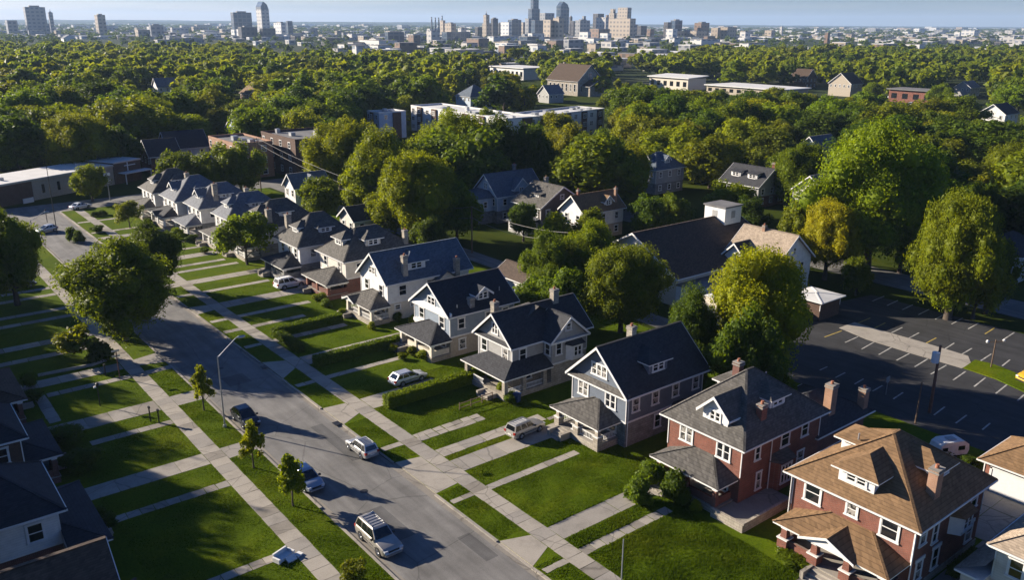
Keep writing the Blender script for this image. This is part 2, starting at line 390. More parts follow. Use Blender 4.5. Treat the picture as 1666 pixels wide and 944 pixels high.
# blue ridge beyond the city
hb = MB(); rng = random.Random(3)
for D0, hh, seed in ((8200, 26, 1), (9800, 42, 2), (11500, 60, 5)):
    r2 = random.Random(seed); prev = None; ph = [r2.uniform(0, 6) for _ in range(5)]
    for i in range(0, 90):
        px = -500 + i*31
        x, y = atd(px, D0)
        k = max(0.0, 1.05 - px/1500.0)
        z = hh*k*(.75 + .14*math.sin(px*.004+ph[0]) + .1*math.sin(px*.013+ph[1]) + .05*math.sin(px*.041+ph[2])) + r2.uniform(-1, 1)*2.2 + 3
        x2, y2 = atd(px, D0+900); x3, y3 = atd(px, D0-700)
        cur = [(x3,y3,-.4), (x,y,max(z,.5)), (x2,y2,-.4)]
        if prev:
            hb.poly([prev[0], cur[0], cur[1], prev[1]]); hb.poly([prev[1], cur[1], cur[2], prev[2]])
        prev = cur
struct('hills', hb, MT['far'])

RX0, RX1 = 27.2, 35.9          # carriageway
KX = .25
PATHS = []                      # rectangles with no grass on them
rd = MB(); rect(rd, RX0, -60, RX1, 203.5, .012); struct('road', rd, MT['asphalt'])
rd = MB(); rect(rd, -260, 203.5, 330, 214, .012); struct('cross_street', rd, MT['asphalt'])
rd = MB(); rect(rd, 128, -40, 136.5, 203.5, .012); struct('parallel_street', rd, MT['asphalt'])
rd = MB(); rect(rd, 84, 64, 88, 203.5, .012); struct('back_alley', rd, MT['asphalt'])
lw = MB()
LZ = .12
rect(lw, RX1+KX, -60, 82.8, 203, LZ); struct('lawn', lw, MT['grass'])
lw = MB(); rect(lw, -80, -60, RX0-KX, 203, LZ); struct('lawn', lw, MT['grass'])
lw = MB(); rect(lw, 83.1, -40, 127.6, 203, .006); rect(lw, 136.9, -40, 330, 203, .006); rect(lw, -260, 214.5, 420, 700, .006); struct('grounds', lw, MT['grass_far'])

# kerbs, with dropped kerbs where drives meet the road (start, end along the street)
APR_R = [(42.6,47.0),(56,63.2),(73.2,78.2),(88.2,94.6),(117,121),(131.5,135),(147,150)]
APR_L = [(58,60.2),(73.5,76.2),(88.2,91.5),(101.7,105.8),(117,119)]
def kerb(x0, x1, gaps, y0=-60, y1=203):
    b = MB(); y = y0; r = random.Random(4)
    cuts = [(a, c) for a, c in gaps]
    while y < y1-.2:
        inside = next((c for c in cuts if c[0]-.05 <= y < c[1]-.05), None)
        nxt = min([c[0] for c in cuts if c[0] > y+.05] + [y1])
        e = inside[1] if inside else min(y+3.0, nxt)
        z = .03 if inside else .14
        j = r.uniform(-.015, .015)
        b.box(x0+j, y+.012, -.05, x1+j, e-.012, z+r.uniform(-.008, .008), r.choice((0,0,1,2))); y = e
    return b
struct('kerb', kerb(RX1, RX1+KX, APR_R), CONC); struct('kerb', kerb(RX0-KX, RX0, APR_L), CONC)
gt = MB(); rect(gt, RX1-.42, -60, RX1-.01, 203, .016); rect(gt, RX0+.01, -60, RX0+.42, 203, .016); struct('gutter', gt, CONC[2])

def slabs(b, x0, y0, x1, y1, nx, ny, jit=.03, gap=.03, z=LZ+.012, miss=0.0, seed=1, wear=(0,0,0,1,1,2), grass=True):
    r = random.Random(seed + int(x0*7+y0*13))
    for i in range(nx):
        for j in range(ny):
            if r.random() < miss: continue
            xa, xb = x0+(x1-x0)*i/nx+gap/2, x0+(x1-x0)*(i+1)/nx-gap/2
            ya, yb = y0+(y1-y0)*j/ny+gap/2, y0+(y1-y0)*(j+1)/ny-gap/2
            J = lambda: r.uniform(-jit, jit)
            zz = z+.004+r.uniform(0, .008)
            top = [(xa+J(), ya+J(), zz+abs(J())*.12), (xb+J(), ya+J(), zz+abs(J())*.12), (xb+J(), yb+J(), zz+abs(J())*.12), (xa+J(), yb+J(), zz+abs(J())*.12)]
            b.prism([(p[0], p[1], LZ-.12) for p in top], (0,0,1), 0)
            n = len(b.v)-4
            for k in range(4): b.v[n+k] = top[k]
            mi = r.choice(wear)
            for k in range(1, 7): b.m[-k] = mi
    if grass: PATHS.append((min(x0,x1), min(y0,y1), max(x0,x1), max(y0,y1)))
WR0, WR1 = 38.7, 40.4; WL0, WL1 = 22.4, 24.1
b = MB(); slabs(b, WR0, -60, WR1, 202, 1, 170, .025, .035); struct('sidewalk', b, CONC)
b = MB(); slabs(b, WL0, -60, WL1, 202, 1, 170, .025, .035); struct('sidewalk', b, CONC)
# drives and paths on the row side
b = MB()
def drive(b, y0, y1, xe, apron=None, nx=4, ny=1, jit=.03, miss=0):
    slabs(b, WR1+.03, y0, xe, y1, nx, ny, jit, .035, miss=miss)
    if apron:
        a0, a1 = apron
        b.prism([(RX1+KX+.02, a0, LZ-.12), (WR0-.02, y0, LZ-.12), (WR0-.02, y1, LZ-.12), (RX1+KX+.02, a1, LZ-.12)], (0,0,.13), 0)
        n = len(b.v)-4
        b.v[n] = (RX1+KX+.02, a0, LZ+.008); b.v[n+3] = (RX1+KX+.02, a1, LZ+.008)
        PATHS.append((RX1, min(a0,y0)-.1, WR0, max(a1,y1)+.1))
drive(b, 43.9, 46.0, 53.5, (42.7, 46.9), 4)
slabs(b, WR1, 41.2, 50.5, 42.2, 9, 1, .06, .05); slabs(b, RX1+.5, 41.3, WR0, 42.0, 2, 1, .06, .06)
slabs(b, WR1, 53.6, 51.2, 54.5, 8, 1, .04, .04); slabs(b, RX1+.5, 53.7, WR0, 54.4, 2, 1, .06, .06)
b.prism([(RX1+KX+.02, 56.1, 0), (WR0-.02, 56.4, 0), (WR0-.02, 62.6, 0), (RX1+KX+.02, 63.1, 0)], (0,0,.13), 0)
n = len(b.v)-4; b.v[n] = (RX1+KX+.02, 56.1, LZ+.008); b.v[n+3] = (RX1+KX+.02, 63.1, LZ+.008); PATHS.append((RX1, 56, WR0, 63.2))
slabs(b, WR1, 57.8, 53.5, 60.2, 5, 1, .05, .05); slabs(b, WR1, 61.2, 53.5, 62.8, 5, 1, .05, .05)
slabs(b, 53.6, 60.9, 66, 61.5, 6, 1, .05, .05, wear=(2,2,1)); slabs(b, 53.5, 58.4, 66, 59.0, 5, 1, .05, .05, wear=(2,2,1))
slabs(b, WR1, 65.2, 48.5, 66.9, 7, 2, .07, .07); slabs(b, RX1+.5, 65.6, WR0, 66.5, 2, 1, .06, .06)
drive(b, 74.7, 77.8, 50.0, (73.3, 78.1), 4)
slabs(b, WR1, 85.0, 50.5, 86.0, 8, 1, .03, .04, wear=(0,0,0)); slabs(b, RX1+.5, 84.9, WR0, 85.8, 2, 1, .04, .05)
drive(b, 90.4, 93.3, 56, (88.3, 94.5), 5)
slabs(b, WR1, 99.9, 50.8, 101.2, 8, 1, .03, .05); slabs(b, RX1+.5, 100.1, WR0, 101.0, 2, 1, .04, .05)
slabs(b, WR1, 112.2, 51.3, 113.4, 8, 1, .03, .05); slabs(b, RX1+.5, 112.2, WR0, 113.2, 2, 1, .04, .05)
drive(b, 117.6, 120.4, 56, (117.1, 120.9), 5)
for y, wd, xe in ((107.0,1.1,48),(126.3,1.2,51),(132,2.4,54),(139.5,1.2,51),(143,1.2,50),(148,2.6,54),(154.3,1.2,51),(160,2.2,53),(166,1.2,50),(171,2.2,52),(177.3,1.2,48),(188.5,1.2,47)):
    slabs(b, WR1, y, xe, y+wd, 7, 1, .03, .05); slabs(b, RX1+.5, y, WR0, y+wd, 2, 1, .03, .05)
slabs(b, 46, 20.9, 67, 22.9, 7, 1, .03, .05, wear=(1,2,1)); slabs(b, 67.05, 20.9, 75.3, 28.5, 3, 2, .03, .05, wear=(1,2,1))
slabs(b, WR1, 28.0, 52, 29.2, 8, 1, .05, .05)
struct('path', b, CONC)
b = MB()
def drive_l(y0, y1, xe, a=None, nx=5, **k):
    slabs(b, xe, y0, WL0-.03, y1, nx, 1, k.get('jit', .03), .04, wear=k.get('wear', (0,1,1,2)))
    if a:
        b.prism([(RX0-KX-.02, a[0], 0), (RX0-KX-.02, a[1], 0), (WL1+.02, y1, 0), (WL1+.02, y0, 0)], (0,0,.13), 1)
        n = len(b.v)-4; b.v[n] = (RX0-KX-.02, a[0], LZ+.008); b.v[n+1] = (RX0-KX-.02, a[1], LZ+.008)
        PATHS.append((WL1, min(a[0],y0)-.05, RX0, max(a[1],y1)+.05))
drive_l(55.4, 56.4, 12.5, None, 9)
drive_l(73.5, 76.0, 9, (73.7, 76.0), 5); drive_l(68.5, 69.6, 12.6, None, 9, jit=.05)
drive_l(84.2, 85.3, 14.5, None, 7); drive_l(88.3, 91.2, 10.5, (88.4, 91.3), 5)
drive_l(99.2, 100.4, 13.5, (99.3, 100.5), 7); slabs(b, 12.2, 92.0, 13.4, 100.2, 1, 6, .04, .04)
drive_l(102.6, 104.9, 11, (101.9, 105.6), 5); drive_l(112.1, 113.5, 10.5, None, 7, jit=.05); drive_l(117.0, 118.9, 10, (117, 118.9), 6)
for y in (127, 131, 139, 143, 152, 160, 164, 174): drive_l(y, y+1.3, 9, None, 6)
struct('path', b, CONC)

# parking lot behind the row
lot = [at(1318,520), at(1416,462), at(1530,510), at(1720,585), at(1720,760), at(1560,760), at(1330,650), at(1318,560)]
b = MB(); b.poly([(x,y,.022) for x,y in [(83,20),(121.5,20),(121.5,63.5),(105,66),(97,60.5),(83,54)]]); struct('parking_lot', b, MT['lot'])
isl = [(1365,534),(1390,525),(1440,540),(1500,557),(1575,580),(1580,592),(1565,600),(1480,575),(1410,553)]
b = MB(); b.prism([(*at(*p),.0) for p in isl], (0,0,.05)); struct('concrete_median', b, CONC[0])
gi = [(1567,600),(1586,587),(1612,593),(1640,603),(1690,625),(1690,650),(1620,618)]
b = MB(); b.prism([(*at(*p),.0) for p in gi], (0,0,.13)); struct('grass_island', b, MT['grass'])
zz = lambda a, c: (1246+a/3.933, 460+c/3.933)
LN = [(680,120,757,88),(775,148,845,115),(872,175,940,143),(975,207,1045,172),(1083,236,1152,200),(1188,267,1260,228),(1294,298,1362,260),(1402,330,1462,292),(1523,364,1590,320),
 (590,260,668,228),(690,295,766,258),(803,323,873,288),(910,360,980,322),(1018,393,1090,355),(1137,432,1205,388),(1251,462,1318,422),(1375,502,1442,458),(1512,535,1562,495),
 (375,350,485,310),(507,385,590,347),(613,427,692,382),(722,463,803,416),(836,499,918,455),(952,541,1035,490),(1055,588,1155,530),(1198,626,1278,570),(1332,668,1405,610),(1470,713,1542,655),(1610,758,1652,720),
 (345,562,393,540),(445,610,507,578),(567,652,625,618),(682,697,747,660),(815,747,878,705),(1075,850,1145,797),(1215,902,1285,850),(1385,944,1435,902)]
b = MB()
for i, (a, c, d_, e) in enumerate(LN):
    p = Vector((*at(*zz(a, c)), .03)); q = Vector((*at(*zz(d_, e)), .03))
    t = (q-p).normalized(); nrm = Vector((-t.y, t.x, 0))*.085
    b.poly([p-nrm, q-nrm, q+nrm, p+nrm], 1 if i in (7, 9, 10, 13, 18) else 0)
struct('parking_markings', b, [MT['paintw'], MT['painty']])
# ------------------------------------------------------------------ house kit (local frame: front faces -y, x runs across the front)
WIN = {}
FACE = {'f': 0, 'r': R(90), 'l': R(-90), 'b': R(180)}
def winmesh(w, h, st):
    k = (round(w,2), round(h,2), st)
    if k in WIN: return WIN[k]
    a, b = MB(), MB()
    cw = .13 if st != 'lint' else .16
    p = .06
    bays = 2 if st in ('pair',) else (3 if st == 'tri' else 1)
    # casing
    a.box(-w/2-cw, -p, -h/2-.0, -w/2, 0, h/2); a.box(w/2, -p, -h/2, w/2+cw, 0, h/2)
    a.box(-w/2-cw-(.12 if st == 'lint' else .03), -p-.02, h/2, w/2+cw+(.12 if st == 'lint' else .03), 0, h/2+cw+(.14 if st == 'lint' else .02))
    a.box(-w/2-cw-.06, -p-.06, -h/2-.11, w/2+cw+.06, 0, -h/2)
    bw = w/bays
    for i in range(bays):
        x0 = -w/2+i*bw; x1 = x0+bw
        if i: a.box(x0-.06, -p, -h/2, x0+.06, 0, h/2)
        xa = x0+(.06 if i else 0); xb = x1-(.06 if i < bays-1 else 0)
        a.box(xa, -.045, -.035, xb, -.004, .035)
        for (za, zb) in ((-h/2, -h/2+.05), (h/2-.05, h/2)): a.box(xa, -.04, za, xb, -.004, zb)
        for (xc, xd) in ((xa, xa+.05), (xb-.05, xb)): a.box(xc, -.042, -h/2+.05, xd, -.004, h/2-.05)
        b.poly([(xa, -.018, -h/2), (xb, -.018, -h/2), (xb, -.018, 0), (xa, -.018, 0)], 0)
        b.poly([(xa, -.024, 0), (xb, -.024, 0), (xb, -.024, h/2), (xa, -.024, h/2)], 0)
    WIN[k] = (a.mesh('window_frame', MT['white']), {c: b.mesh('window_pane', MT[c]) for c in ('glass', 'glass_c')})
    return WIN[k]
wr = random.Random(11)
def window(root, face, u, z, d, w=.95, h=1.45, st='dh', name='window'):
    """u along the wall, d the wall plane's coordinate, z the centre"""
    fm, pm = winmesh(w, h, st)
    loc = {'f': (u, d, z), 'b': (u, d, z), 'r': (d, u, z), 'l': (d, u, z)}[face]
    o = put(name, fm, root, loc, FACE[face])
    put('pane', pm[wr.choice(('glass', 'glass', 'glass_c'))], o)
    return o
def hip_roof(root, x0, y0, x1, y1, e, p, mat, name='roof', fascia=True, fr=None):
    W, D = x1-x0, y1-y0; run = min(W, D)/2; zr = e+run*p; b = MB(); run = fr or run
    c = [(x0,y0,e),(x1,y0,e),(x1,y1,e),(x0,y1,e)]
    if D >= W:
        a, q = ((x0+x1)/2, y0+run, zr), ((x0+x1)/2, y1-run+1e-3, zr)
        b.poly([c[0], c[1], a]); b.poly([c[1], c[2], q, a]); b.poly([c[2], c[3], q]); b.poly([c[3], c[0], a, q])
    else:
        a, q = (x0+run, (y0+y1)/2, zr), (x1-run, (y0+y1)/2, zr)
        b.poly([c[0], c[1], q, a]); b.poly([c[1], c[2], q]); b.poly([c[2], c[3], a, q]); b.poly([c[3], c[0], a])
    o = b.build(name, mat, root)
    for k, (s_, t_) in enumerate(((c[0],a),(c[1],a if D >= W else q),(c[2],q),(c[3],q if D >= W else a),(a,q))):
        if (Vector(s_)-Vector(t_)).length > .3: MB().bar(Vector(s_)+Vector((0,0,.02)), Vector(t_)+Vector((0,0,.02)), .22, .05).build('hip_cap' if k < 4 else 'ridge_cap', mat, o)
    if fascia:
        f = MB(); i = .04; f.box(x0+i, y0+i, e-.2, x1-i, y1-i, e-.012); f.build('fascia', MT['white'], root)
        g = MB()                                         # gutters
        g.box(x0-.06, y0-.07, e-.13, x1+.06, y0+.03, e-.005); g.box(x0-.07, y0+.04, e-.13, x0+.03, y1, e-.005); g.box(x1-.03, y0+.04, e-.13, x1+.07, y1, e-.005)
        g.build('gutter', MT['white'], root)
    return o, zr
def gable_roof(root, x0, x1, y0, y1, e, p, mat, along='y', name='roof', t=.2, bargeboard=True, cap=True):
    """ridge along y: eaves at x0 and x1; ends (rakes) at y0 and y1.  along='x' swaps the two"""
    sw = (lambda P: P) if along == 'y' else (lambda P: (P[1], P[0], P[2]))
    if along == 'x': x0, x1, y0, y1 = y0, y1, x0, x1
    m = (x0+x1)/2; zr = e+(x1-x0)/2*p; b = MB()
    for s, xe in ((-1, x0), (1, x1)):
        b.prism([sw(q) for q in [(xe,y0,e),(m,y0,zr),(m,y0,zr-t),(xe,y0,e-t*.9)]], sw((0, y1-y0, 0)))
    o = b.build(name, mat, root)
    if cap: MB().bar(sw((m,y0,zr+.015)), sw((m,y1,zr+.015)), .3, .06).build('ridge_cap', mat, o)
    if bargeboard:
        for ye, dy in ((y0-.05, .047), (y1+.003, .047)):
            for xe in (x0, x1):
                MB().prism([sw(q) for q in [(xe,ye,e+.03),(m,ye,zr+.03),(m,ye,zr-.27),(xe,ye,e-.27)]], sw((0,dy,0))).build('bargeboard', MT['white'], root)
        for xe, dx in ((x0, -.09), (x1, .09)):
            MB().prism([sw(q) for q in [(xe,y0+.02,e-.16),(xe+dx,y0+.02,e-.16),(xe+dx,y0+.02,e-.01),(xe,y0+.02,e-.01)]], sw((0,y1-y0-.04,0))).build('gutter', MT['white'], root)
    return o, zr
def dormer(root, face, pos, v0, zb, w, h, L_, wallm, roofm, kind='hip', p=.75, win=('pair', 1.3, .85), side_o=.38):
    """zb: height where its face meets the roof; v0: plane of the face; L_: how far it runs back"""
    loc = {'f': (pos, v0, 0), 'r': (v0, pos, 0), 'l': (v0, pos, 0)}[face]
    b = MB(); zt = zb+h
    b.box(-w/2, 0, zb-.35, w/2, L_, zt)
    if kind == 'gable': b.prism([(-w/2,0,zt),(w/2,0,zt),(0,0,zt+w/2*p)], (0,L_,0))
    d = b.build('dormer', wallm, root, loc, FACE[face])
    if kind == 'hip':
        x0, x1, y0 = -w/2-side_o, w/2+side_o, -side_o; run = (x1-x0)/2; zr = zt+run*p*.9; y1 = L_+1.2
        m = MB(); a = (0, y0+run, zr); q = (0, y1, zr)
        m.poly([(x0,y0,zt),(x1,y0,zt),a]); m.poly([(x1,y0,zt),(x1,y1,zt),q,a]); m.poly([(x0,y1,zt),(x0,y0,zt),a,q]); m.build('dormer_roof', roofm, d)
        f = MB(); f.box(x0+.03, y0+.03, zt-.14, x1-.03, L_, zt-.01); f.build('dormer_fascia', MT['white'], d)
    elif kind == 'gable':
        gable_roof(d, -w/2-side_o, w/2+side_o, -side_o, L_+.6, zt-side_o*p*.9, p, roofm, name='dormer_roof', t=.14, cap=False)
    elif kind == 'shed':
        m = MB(); m.prism([(-w/2-side_o,-side_o,zt),(w/2+side_o,-side_o,zt),(w/2+side_o,L_+1,zt+.5),(-w/2-side_o,L_+1,zt+.5)], (0,0,.1)); m.build('dormer_roof', roofm, d)
    if win:
        st, ww, hh = win; fm, pm = winmesh(ww, hh, st); put('dormer_window', fm, d, (0, -.005, zb+h*.52)); put('dormer_pane', pm['glass'], d, (0, -.005, zb+h*.52))
    return d
def chimney(root, x, y, z0, z1, w, dp, mat, pot=True):
    b = MB(); b.box(x-w/2, y-dp/2, z0, x+w/2, y+dp/2, z1)
    o = b.build('chimney', mat, root)
    c = MB(); c.box(x-w/2-.07, y-dp/2-.07, z1-.22, x+w/2+.07, y+dp/2+.07, z1-.1); c.box(x-w/2-.05, y-dp/2-.05, z1, x+w/2+.05, y+dp/2+.05, z1+.1); c.build('chimney_cap', CONC[1], o)
    if pot: MB().tube([(x,y,z1+.09),(x,y,z1+.4)], [.15,.13], 0, 10).build('flue_pot', MT['terracotta'], o)
    return o
def column(root, x, y, z0, z1, w, mat, pier=None, taper=.8, pierm=None):
    b = MB()
    if pier:
        b.box(x-w*.75, y-w*.75, z0, x+w*.75, y+w*.75, pier, 1); b.box(x-w*.85, y-w*.85, pier, x+w*.85, y+w*.85, pier+.1, 2)
        z0 = pier+.1
    t = w*taper/2; s = w/2
    n = len(b.v)
    b.box(x-s, y-s, z0, x+s, y+s, z1-.15, 0)
    for k in range(4, 8): vx = b.v[n+k]; b.v[n+k] = (x+(vx[0]-x)*t/s, y+(vx[1]-y)*t/s, vx[2])
    b.box(x-s, y-s, z1-.15, x+s, y+s, z1, 2)
    return b.build('porch_column', [mat, pierm or mat, MT['white']], root)
def railing(root, p, q, z, h=.75, mat=None, solid=False):
    b = MB(); p = Vector((*p, z)); q = Vector((*q, z)); L_ = (q-p).length; u = Vector((0,0,1))
    if solid: b.bar(p+u*(h/2), q+u*(h/2), .22, h)
    else:
        b.bar(p+u*h, q+u*h, .1, .08); b.bar(p+u*.12, q+u*.12, .08, .07)
        n = max(2, int(L_/.2))
        for i in range(1, n):
            c = p+(q-p)*(i/n); b.box(c.x-.025, c.y-.025, z+.15, c.x+.025, c.y+.025, z+h-.04)
    return b.build('porch_railing', mat or MT['white'], root)
def steps(root, x, y, w, z, n=4, mat=None, run=.36, cheeks=True):
    b = MB()
    for i in range(n): b.box(x-w/2, y-run*(n-i), 0, x+w/2, y-run*(n-i-1)-(.0 if i < n-1 else .01), z*(i+1)/(n+.6))
    if cheeks:
        for s in (-1, 1): b.box(x+s*(w/2+.005), y-run*n*.9, 0, x+s*(w/2+.3), y-.01, z*.95)
    return b.build('porch_steps', mat or CONC[0], root)
def door(root, u, z0, d, face='f', w=.95, h=2.05):
    b = MB(); b.box(-w/2, -.03, 0, w/2, 0, h, 0); b.box(-w/2-.13, -.06, 0, -w/2, 0, h+.13, 1); b.box(w/2, -.06, 0, w/2+.13, 0, h+.13, 1); b.box(-w/2, -.06, h, w/2, 0, h+.13, 1)
    b.box(-w/2+.15, -.036, h*.55, w/2-.15, -.03, h-.15, 2)
    loc = (u, d, z0) if face in 'fb' else (d, u, z0)
    o = b.build('front_door' if face == 'f' else 'side_door', [MT['door'], MT['white'], MT['glass_c']], root, loc, FACE[face])
    k = MB(); k.tube([(w/2-.12, -.03, .95), (w/2-.12, -.1, .95)], .035, 0, 6); k.build('door_knob', MT['chrome'], o)
    return o
def porch(root, x0, x1, dep, ze, zf, p, roofm, basem, colm, colw=.36, pier=None, pierm=None, kind='hip', cols=3, rail='balusters', step_x=None, step_w=1.5, gable=None, o=.45, zt=None, beamm=None):
    b = MB(); b.box(x0, -dep, 0, x1, -.012, zf, 0); b.box(x0-.06, -dep-.06, zf, x1+.06, -.012, zf+.07, 1); b.build('porch_floor', [basem, CONC[1]], root)
    zf += .07
    X0, X1, Y0 = x0-o, x1+o, -dep-o; run = -Y0; zt = zt or ze+run*p
    if kind == 'hip':
        m = MB(); rr = min(run, (X1-X0)/2-.05); a, q = (X0+rr, -.004, zt), (X1-rr, -.004, zt)
        m.poly([(X0,Y0,ze),(X1,Y0,ze),q,a]); m.poly([(X1,Y0,ze),(X1,-.004,ze),q]); m.poly([(X0,-.004,ze),(X0,Y0,ze),a])
        pr = m.build('porch_roof', roofm, root)
        [MB().bar(u_, Vector(v_)+Vector((0,0,.02)), .2, .05).build('hip_cap', roofm, pr) for u_, v_ in (((X0,Y0,ze+.02), a), ((X1,Y0,ze+.02), q))]
    else:                                                # front gable over the whole porch
        mid = (X0+X1)/2; m = MB(); zt = ze+(X1-X0)/2*p
        for xe in (X0, X1): m.prism([(xe,Y0,ze),(mid,Y0,zt),(mid,Y0,zt-.14),(xe,Y0,ze-.12)], (0, run-.01, 0))
        pr = m.build('porch_roof', roofm, root)
        gm = MB(); gm.prism([(X0+.3,Y0+.4,ze),(X1-.3,Y0+.4,ze),(mid,Y0+.4,zt-.17)], (0,.1,0)); gm.build('porch_gable', MT['white'], root)
        f = MB()
        for xe in (X0, X1): f.prism([(xe,Y0-.05,ze+.03),(mid,Y0-.05,zt+.03),(mid,Y0-.05,zt-.2),(xe,Y0-.05,ze-.2)], (0,.047,0))
        f.build('porch_bargeboard', MT['white'], root)
    f = MB(); f.box(X0+.04, Y0+.04, ze-.16, X1-.04, -.015, ze-.012); f.build('porch_fascia', MT['white'], root)
    bm = MB(); bw = colw*.8
    bm.box(x0, -dep, ze-.42, x1, -dep+bw, ze-.162); bm.box(x0, -dep+bw+.003, ze-.42, x0+bw, -.02, ze-.162); bm.box(x1-bw, -dep+bw+.003, ze-.42, x1, -.02, ze-.162)
    bm.build('porch_beam', beamm or MT['white'], root)
    if gable:
        gx, gw, gp = gable; m = MB(); zg = ze+gw/2*gp; yb = Y0+(zg-ze)/max(p, .2)+.6
        for xe in (gx-gw/2, gx+gw/2): m.prism([(xe,Y0-.25,ze),(gx,Y0-.25,zg),(gx,Y0-.25,zg-.1),(xe,Y0-.25,ze-.1)], (0, yb-Y0, 0))
        g = m.build('porch_gable_roof', roofm, root)
        t = MB(); t.prism([(gx-gw/2+.1,Y0-.1,ze-.03),(gx+gw/2-.1,Y0-.1,ze-.03),(gx,Y0-.1,zg-.12)], (0,.09,0)); t.build('pediment', MT['white'], g)
        f = MB()
        for xe in (gx-gw/2, gx+gw/2): f.prism([(xe,Y0-.3,ze+.03),(gx,Y0-.3,zg+.03),(gx,Y0-.3,zg-.17),(xe,Y0-.3,ze-.17)], (0,.047,0))
        f.build('bargeboard', MT['white'], g)
    xs = [x0+colw*.6+i*(x1-x0-colw*1.2)/(cols-1) for i in range(cols)]
    yc = -dep+colw*.6
    for x in xs: column(root, x, yc, zf, ze-.42, colw, colm, pier and pier+zf, pierm=pierm)
    sx = step_x if step_x is not None else (x0+x1)/2
    for a, c in zip(xs, xs[1:]):
        if step_x is not None and a-.2 < sx < c+.2 : 
            lo, hi = sx-step_w/2, sx+step_w/2
            for p0, p1 in ((a+colw/2, lo), (hi, c-colw/2)):
                if p1-p0 > .35: railing(root, (p0, yc), (p1, yc), zf, .7, pierm if rail == 'solid' else None, rail == 'solid')
        else: railing(root, (a+colw/2, yc), (c-colw/2, yc), zf, .7, pierm if rail == 'solid' else None, rail == 'solid')
    for x in (xs[0], xs[-1]): railing(root, (x, yc+colw/2), (x, -.05), zf, .7, pierm if rail == 'solid' else None, rail == 'solid')
    steps(root, sx, -dep-.08, step_w, zf)
    return zt
def body(root, w, d, zs, e, lowm, upm, z0=0, band=True, names=('ground_floor_wall', 'upper_wall')):
    b = MB(); b.box(-w/2, 0, z0, w/2, d, zs, 0, 'tb'); b.build(names[0], lowm, root)
    b = MB(); b.box(-w/2+.004, .004, zs, w/2-.004, d-.004, e, 0, 'tb'); b.build(names[1], upm, root)
    if band:
        b = MB(); b.box(-w/2-.05, -.05, zs-.09, w/2+.05, -.001, zs+.09); b.box(w/2+.001, 0, zs-.09, w/2+.05, d, zs+.09); b.box(-w/2-.05, 0, zs-.09, -w/2-.001, d, zs+.09); b.build('band_board', MT['white'], root)
    for x in (-w/2, w/2):
        for y in (0, d): MB().box(x-.045, y-.045, zs+.091, x+.045, y+.045, e-.21).build('corner_board', MT['white'], root)
def gable_wall(root, w, y, e, p, o, mat, th=.12, name='gable_wall', roof_t=.2):
    """triangle under a roof whose eaves edge is at w/2+o, height e; plane y, thickness inwards th"""
    zr = e+(w/2+o)*p-roof_t*1.02; za = e+o*p-roof_t*1.02; b = MB()
    b.prism([(-w/2,y,e-.25),(w/2,y,e-.25),(w/2,y,za),(0,y,zr),(-w/2,y,za)], (0, th, 0)); return b.build(name, mat, root)
def pent(root, w, o, e, mat, dep=.55, rise=.42, y=0):
    b = MB(); b.prism([(-w/2-o,y-dep,e),(-w/2-o,y-.002,e),(-w/2-o,y-.002,e+rise)], (w+2*o,0,0)); r = b.build('pent_roof', mat, root)
    f = MB(); f.box(-w/2-o+.03, y-dep+.03, e-.2, w/2+o-.03, y-.003, e-.012); f.build('cornice', MT['white'], r); return r
def downspout(root, x, y, z0, z1):
    MB().tube([(x,y,z0),(x,y,z1)], .05, 0, 6).build('downspout', MT['white'], root)
def bay(root, face, u, d, w, dep, z0, z1, wallm, roofm, glass=True):
    """a shallow bay window box on a side wall with its own little hipped roof"""
    b = MB(); b.prism([(-w/2,0,z0),(w/2,0,z0),(w/2-dep*.6,-dep,z0),(-w/2+dep*.6,-dep,z0)], (0,0,z1-z0))
    loc = (d, u, 0) if face in 'rl' else (u, d, 0)
    o = b.build('bay_window', wallm, root, loc, FACE[face])
    r = MB(); q = .25
    A = [(-w/2-q,0,z1),(w/2+q,0,z1),(w/2-dep*.6+q,-dep-q,z1),(-w/2+dep*.6-q,-dep-q,z1)]; T = [(-w/2+.3,-.01,z1+.6),(w/2-.3,-.01,z1+.6)]
    r.poly([A[3],A[2],T[1],T[0]]); r.poly([A[2],A[1],T[1]]); r.poly([A[0],A[3],T[0]]); r.poly(A); r.build('bay_roof', roofm, o)
    fm, pm = winmesh(w-dep*1.2-.5, (z1-z0)*.6, 'tri' if w > 2.6 else 'pair')
    k = put('window', fm, o, (0, -dep, (z0+z1)/2+.1)); p = put('pane', pm['glass'], o, (0, -dep, (z0+z1)/2+.1))
    return o
def vent(root, x, y, z):
    MB().tube([(x,y,z-.25),(x,y,z+.28)], .07, 0, 8).build('roof_vent', MT['steel'], root)
# ------------------------------------------------------------------ the row of houses along the street
def row(label, X, Yc, cat='house', name='house', side=1, group=None):
    return thing(name, label, cat, (X, Yc, 0), R(-90) if side > 0 else R(90), group)
m = MT
# 1: brown hip-roofed brick foursquare
h = row('red brick house with brown hip roof and pedimented porch beside the concrete drive', 55.0, 28.05)
w_, d_, e, o, p = 9.9, 10.8, 6.1, .6, .685
body(h, w_, d_, 3.1, e-.15, m['brick_red'], m['brick_red'], band=False)
b = MB(); b.box(-w_/2-.07, -.07, 0, w_/2+.07, d_+.07, .7, 0, 'b'); b.build('foundation', m['stone'], h)
hip_roof(h, -w_/2-o, -o, w_/2+o, d_+o, e, p, m['roof_brown'])
zt = porch(h, -4.1, 4.5, 2.6, 3.0, .75, .37, m['roof_brown'], m['stone'], m['brick_red'], .55, .75, m['brick_red'], cols=4, rail='solid', step_x=.2, step_w=2.2, gable=(.2, 4.6, .42))
for u, ww, hh in ((-3.2,1.25,1.6),(.1,.75,1.1),(3.1,1.25,1.6)): window(h, 'f', u, 5.0 if hh > 1.2 else 5.15, 0, ww, hh, 'lint')
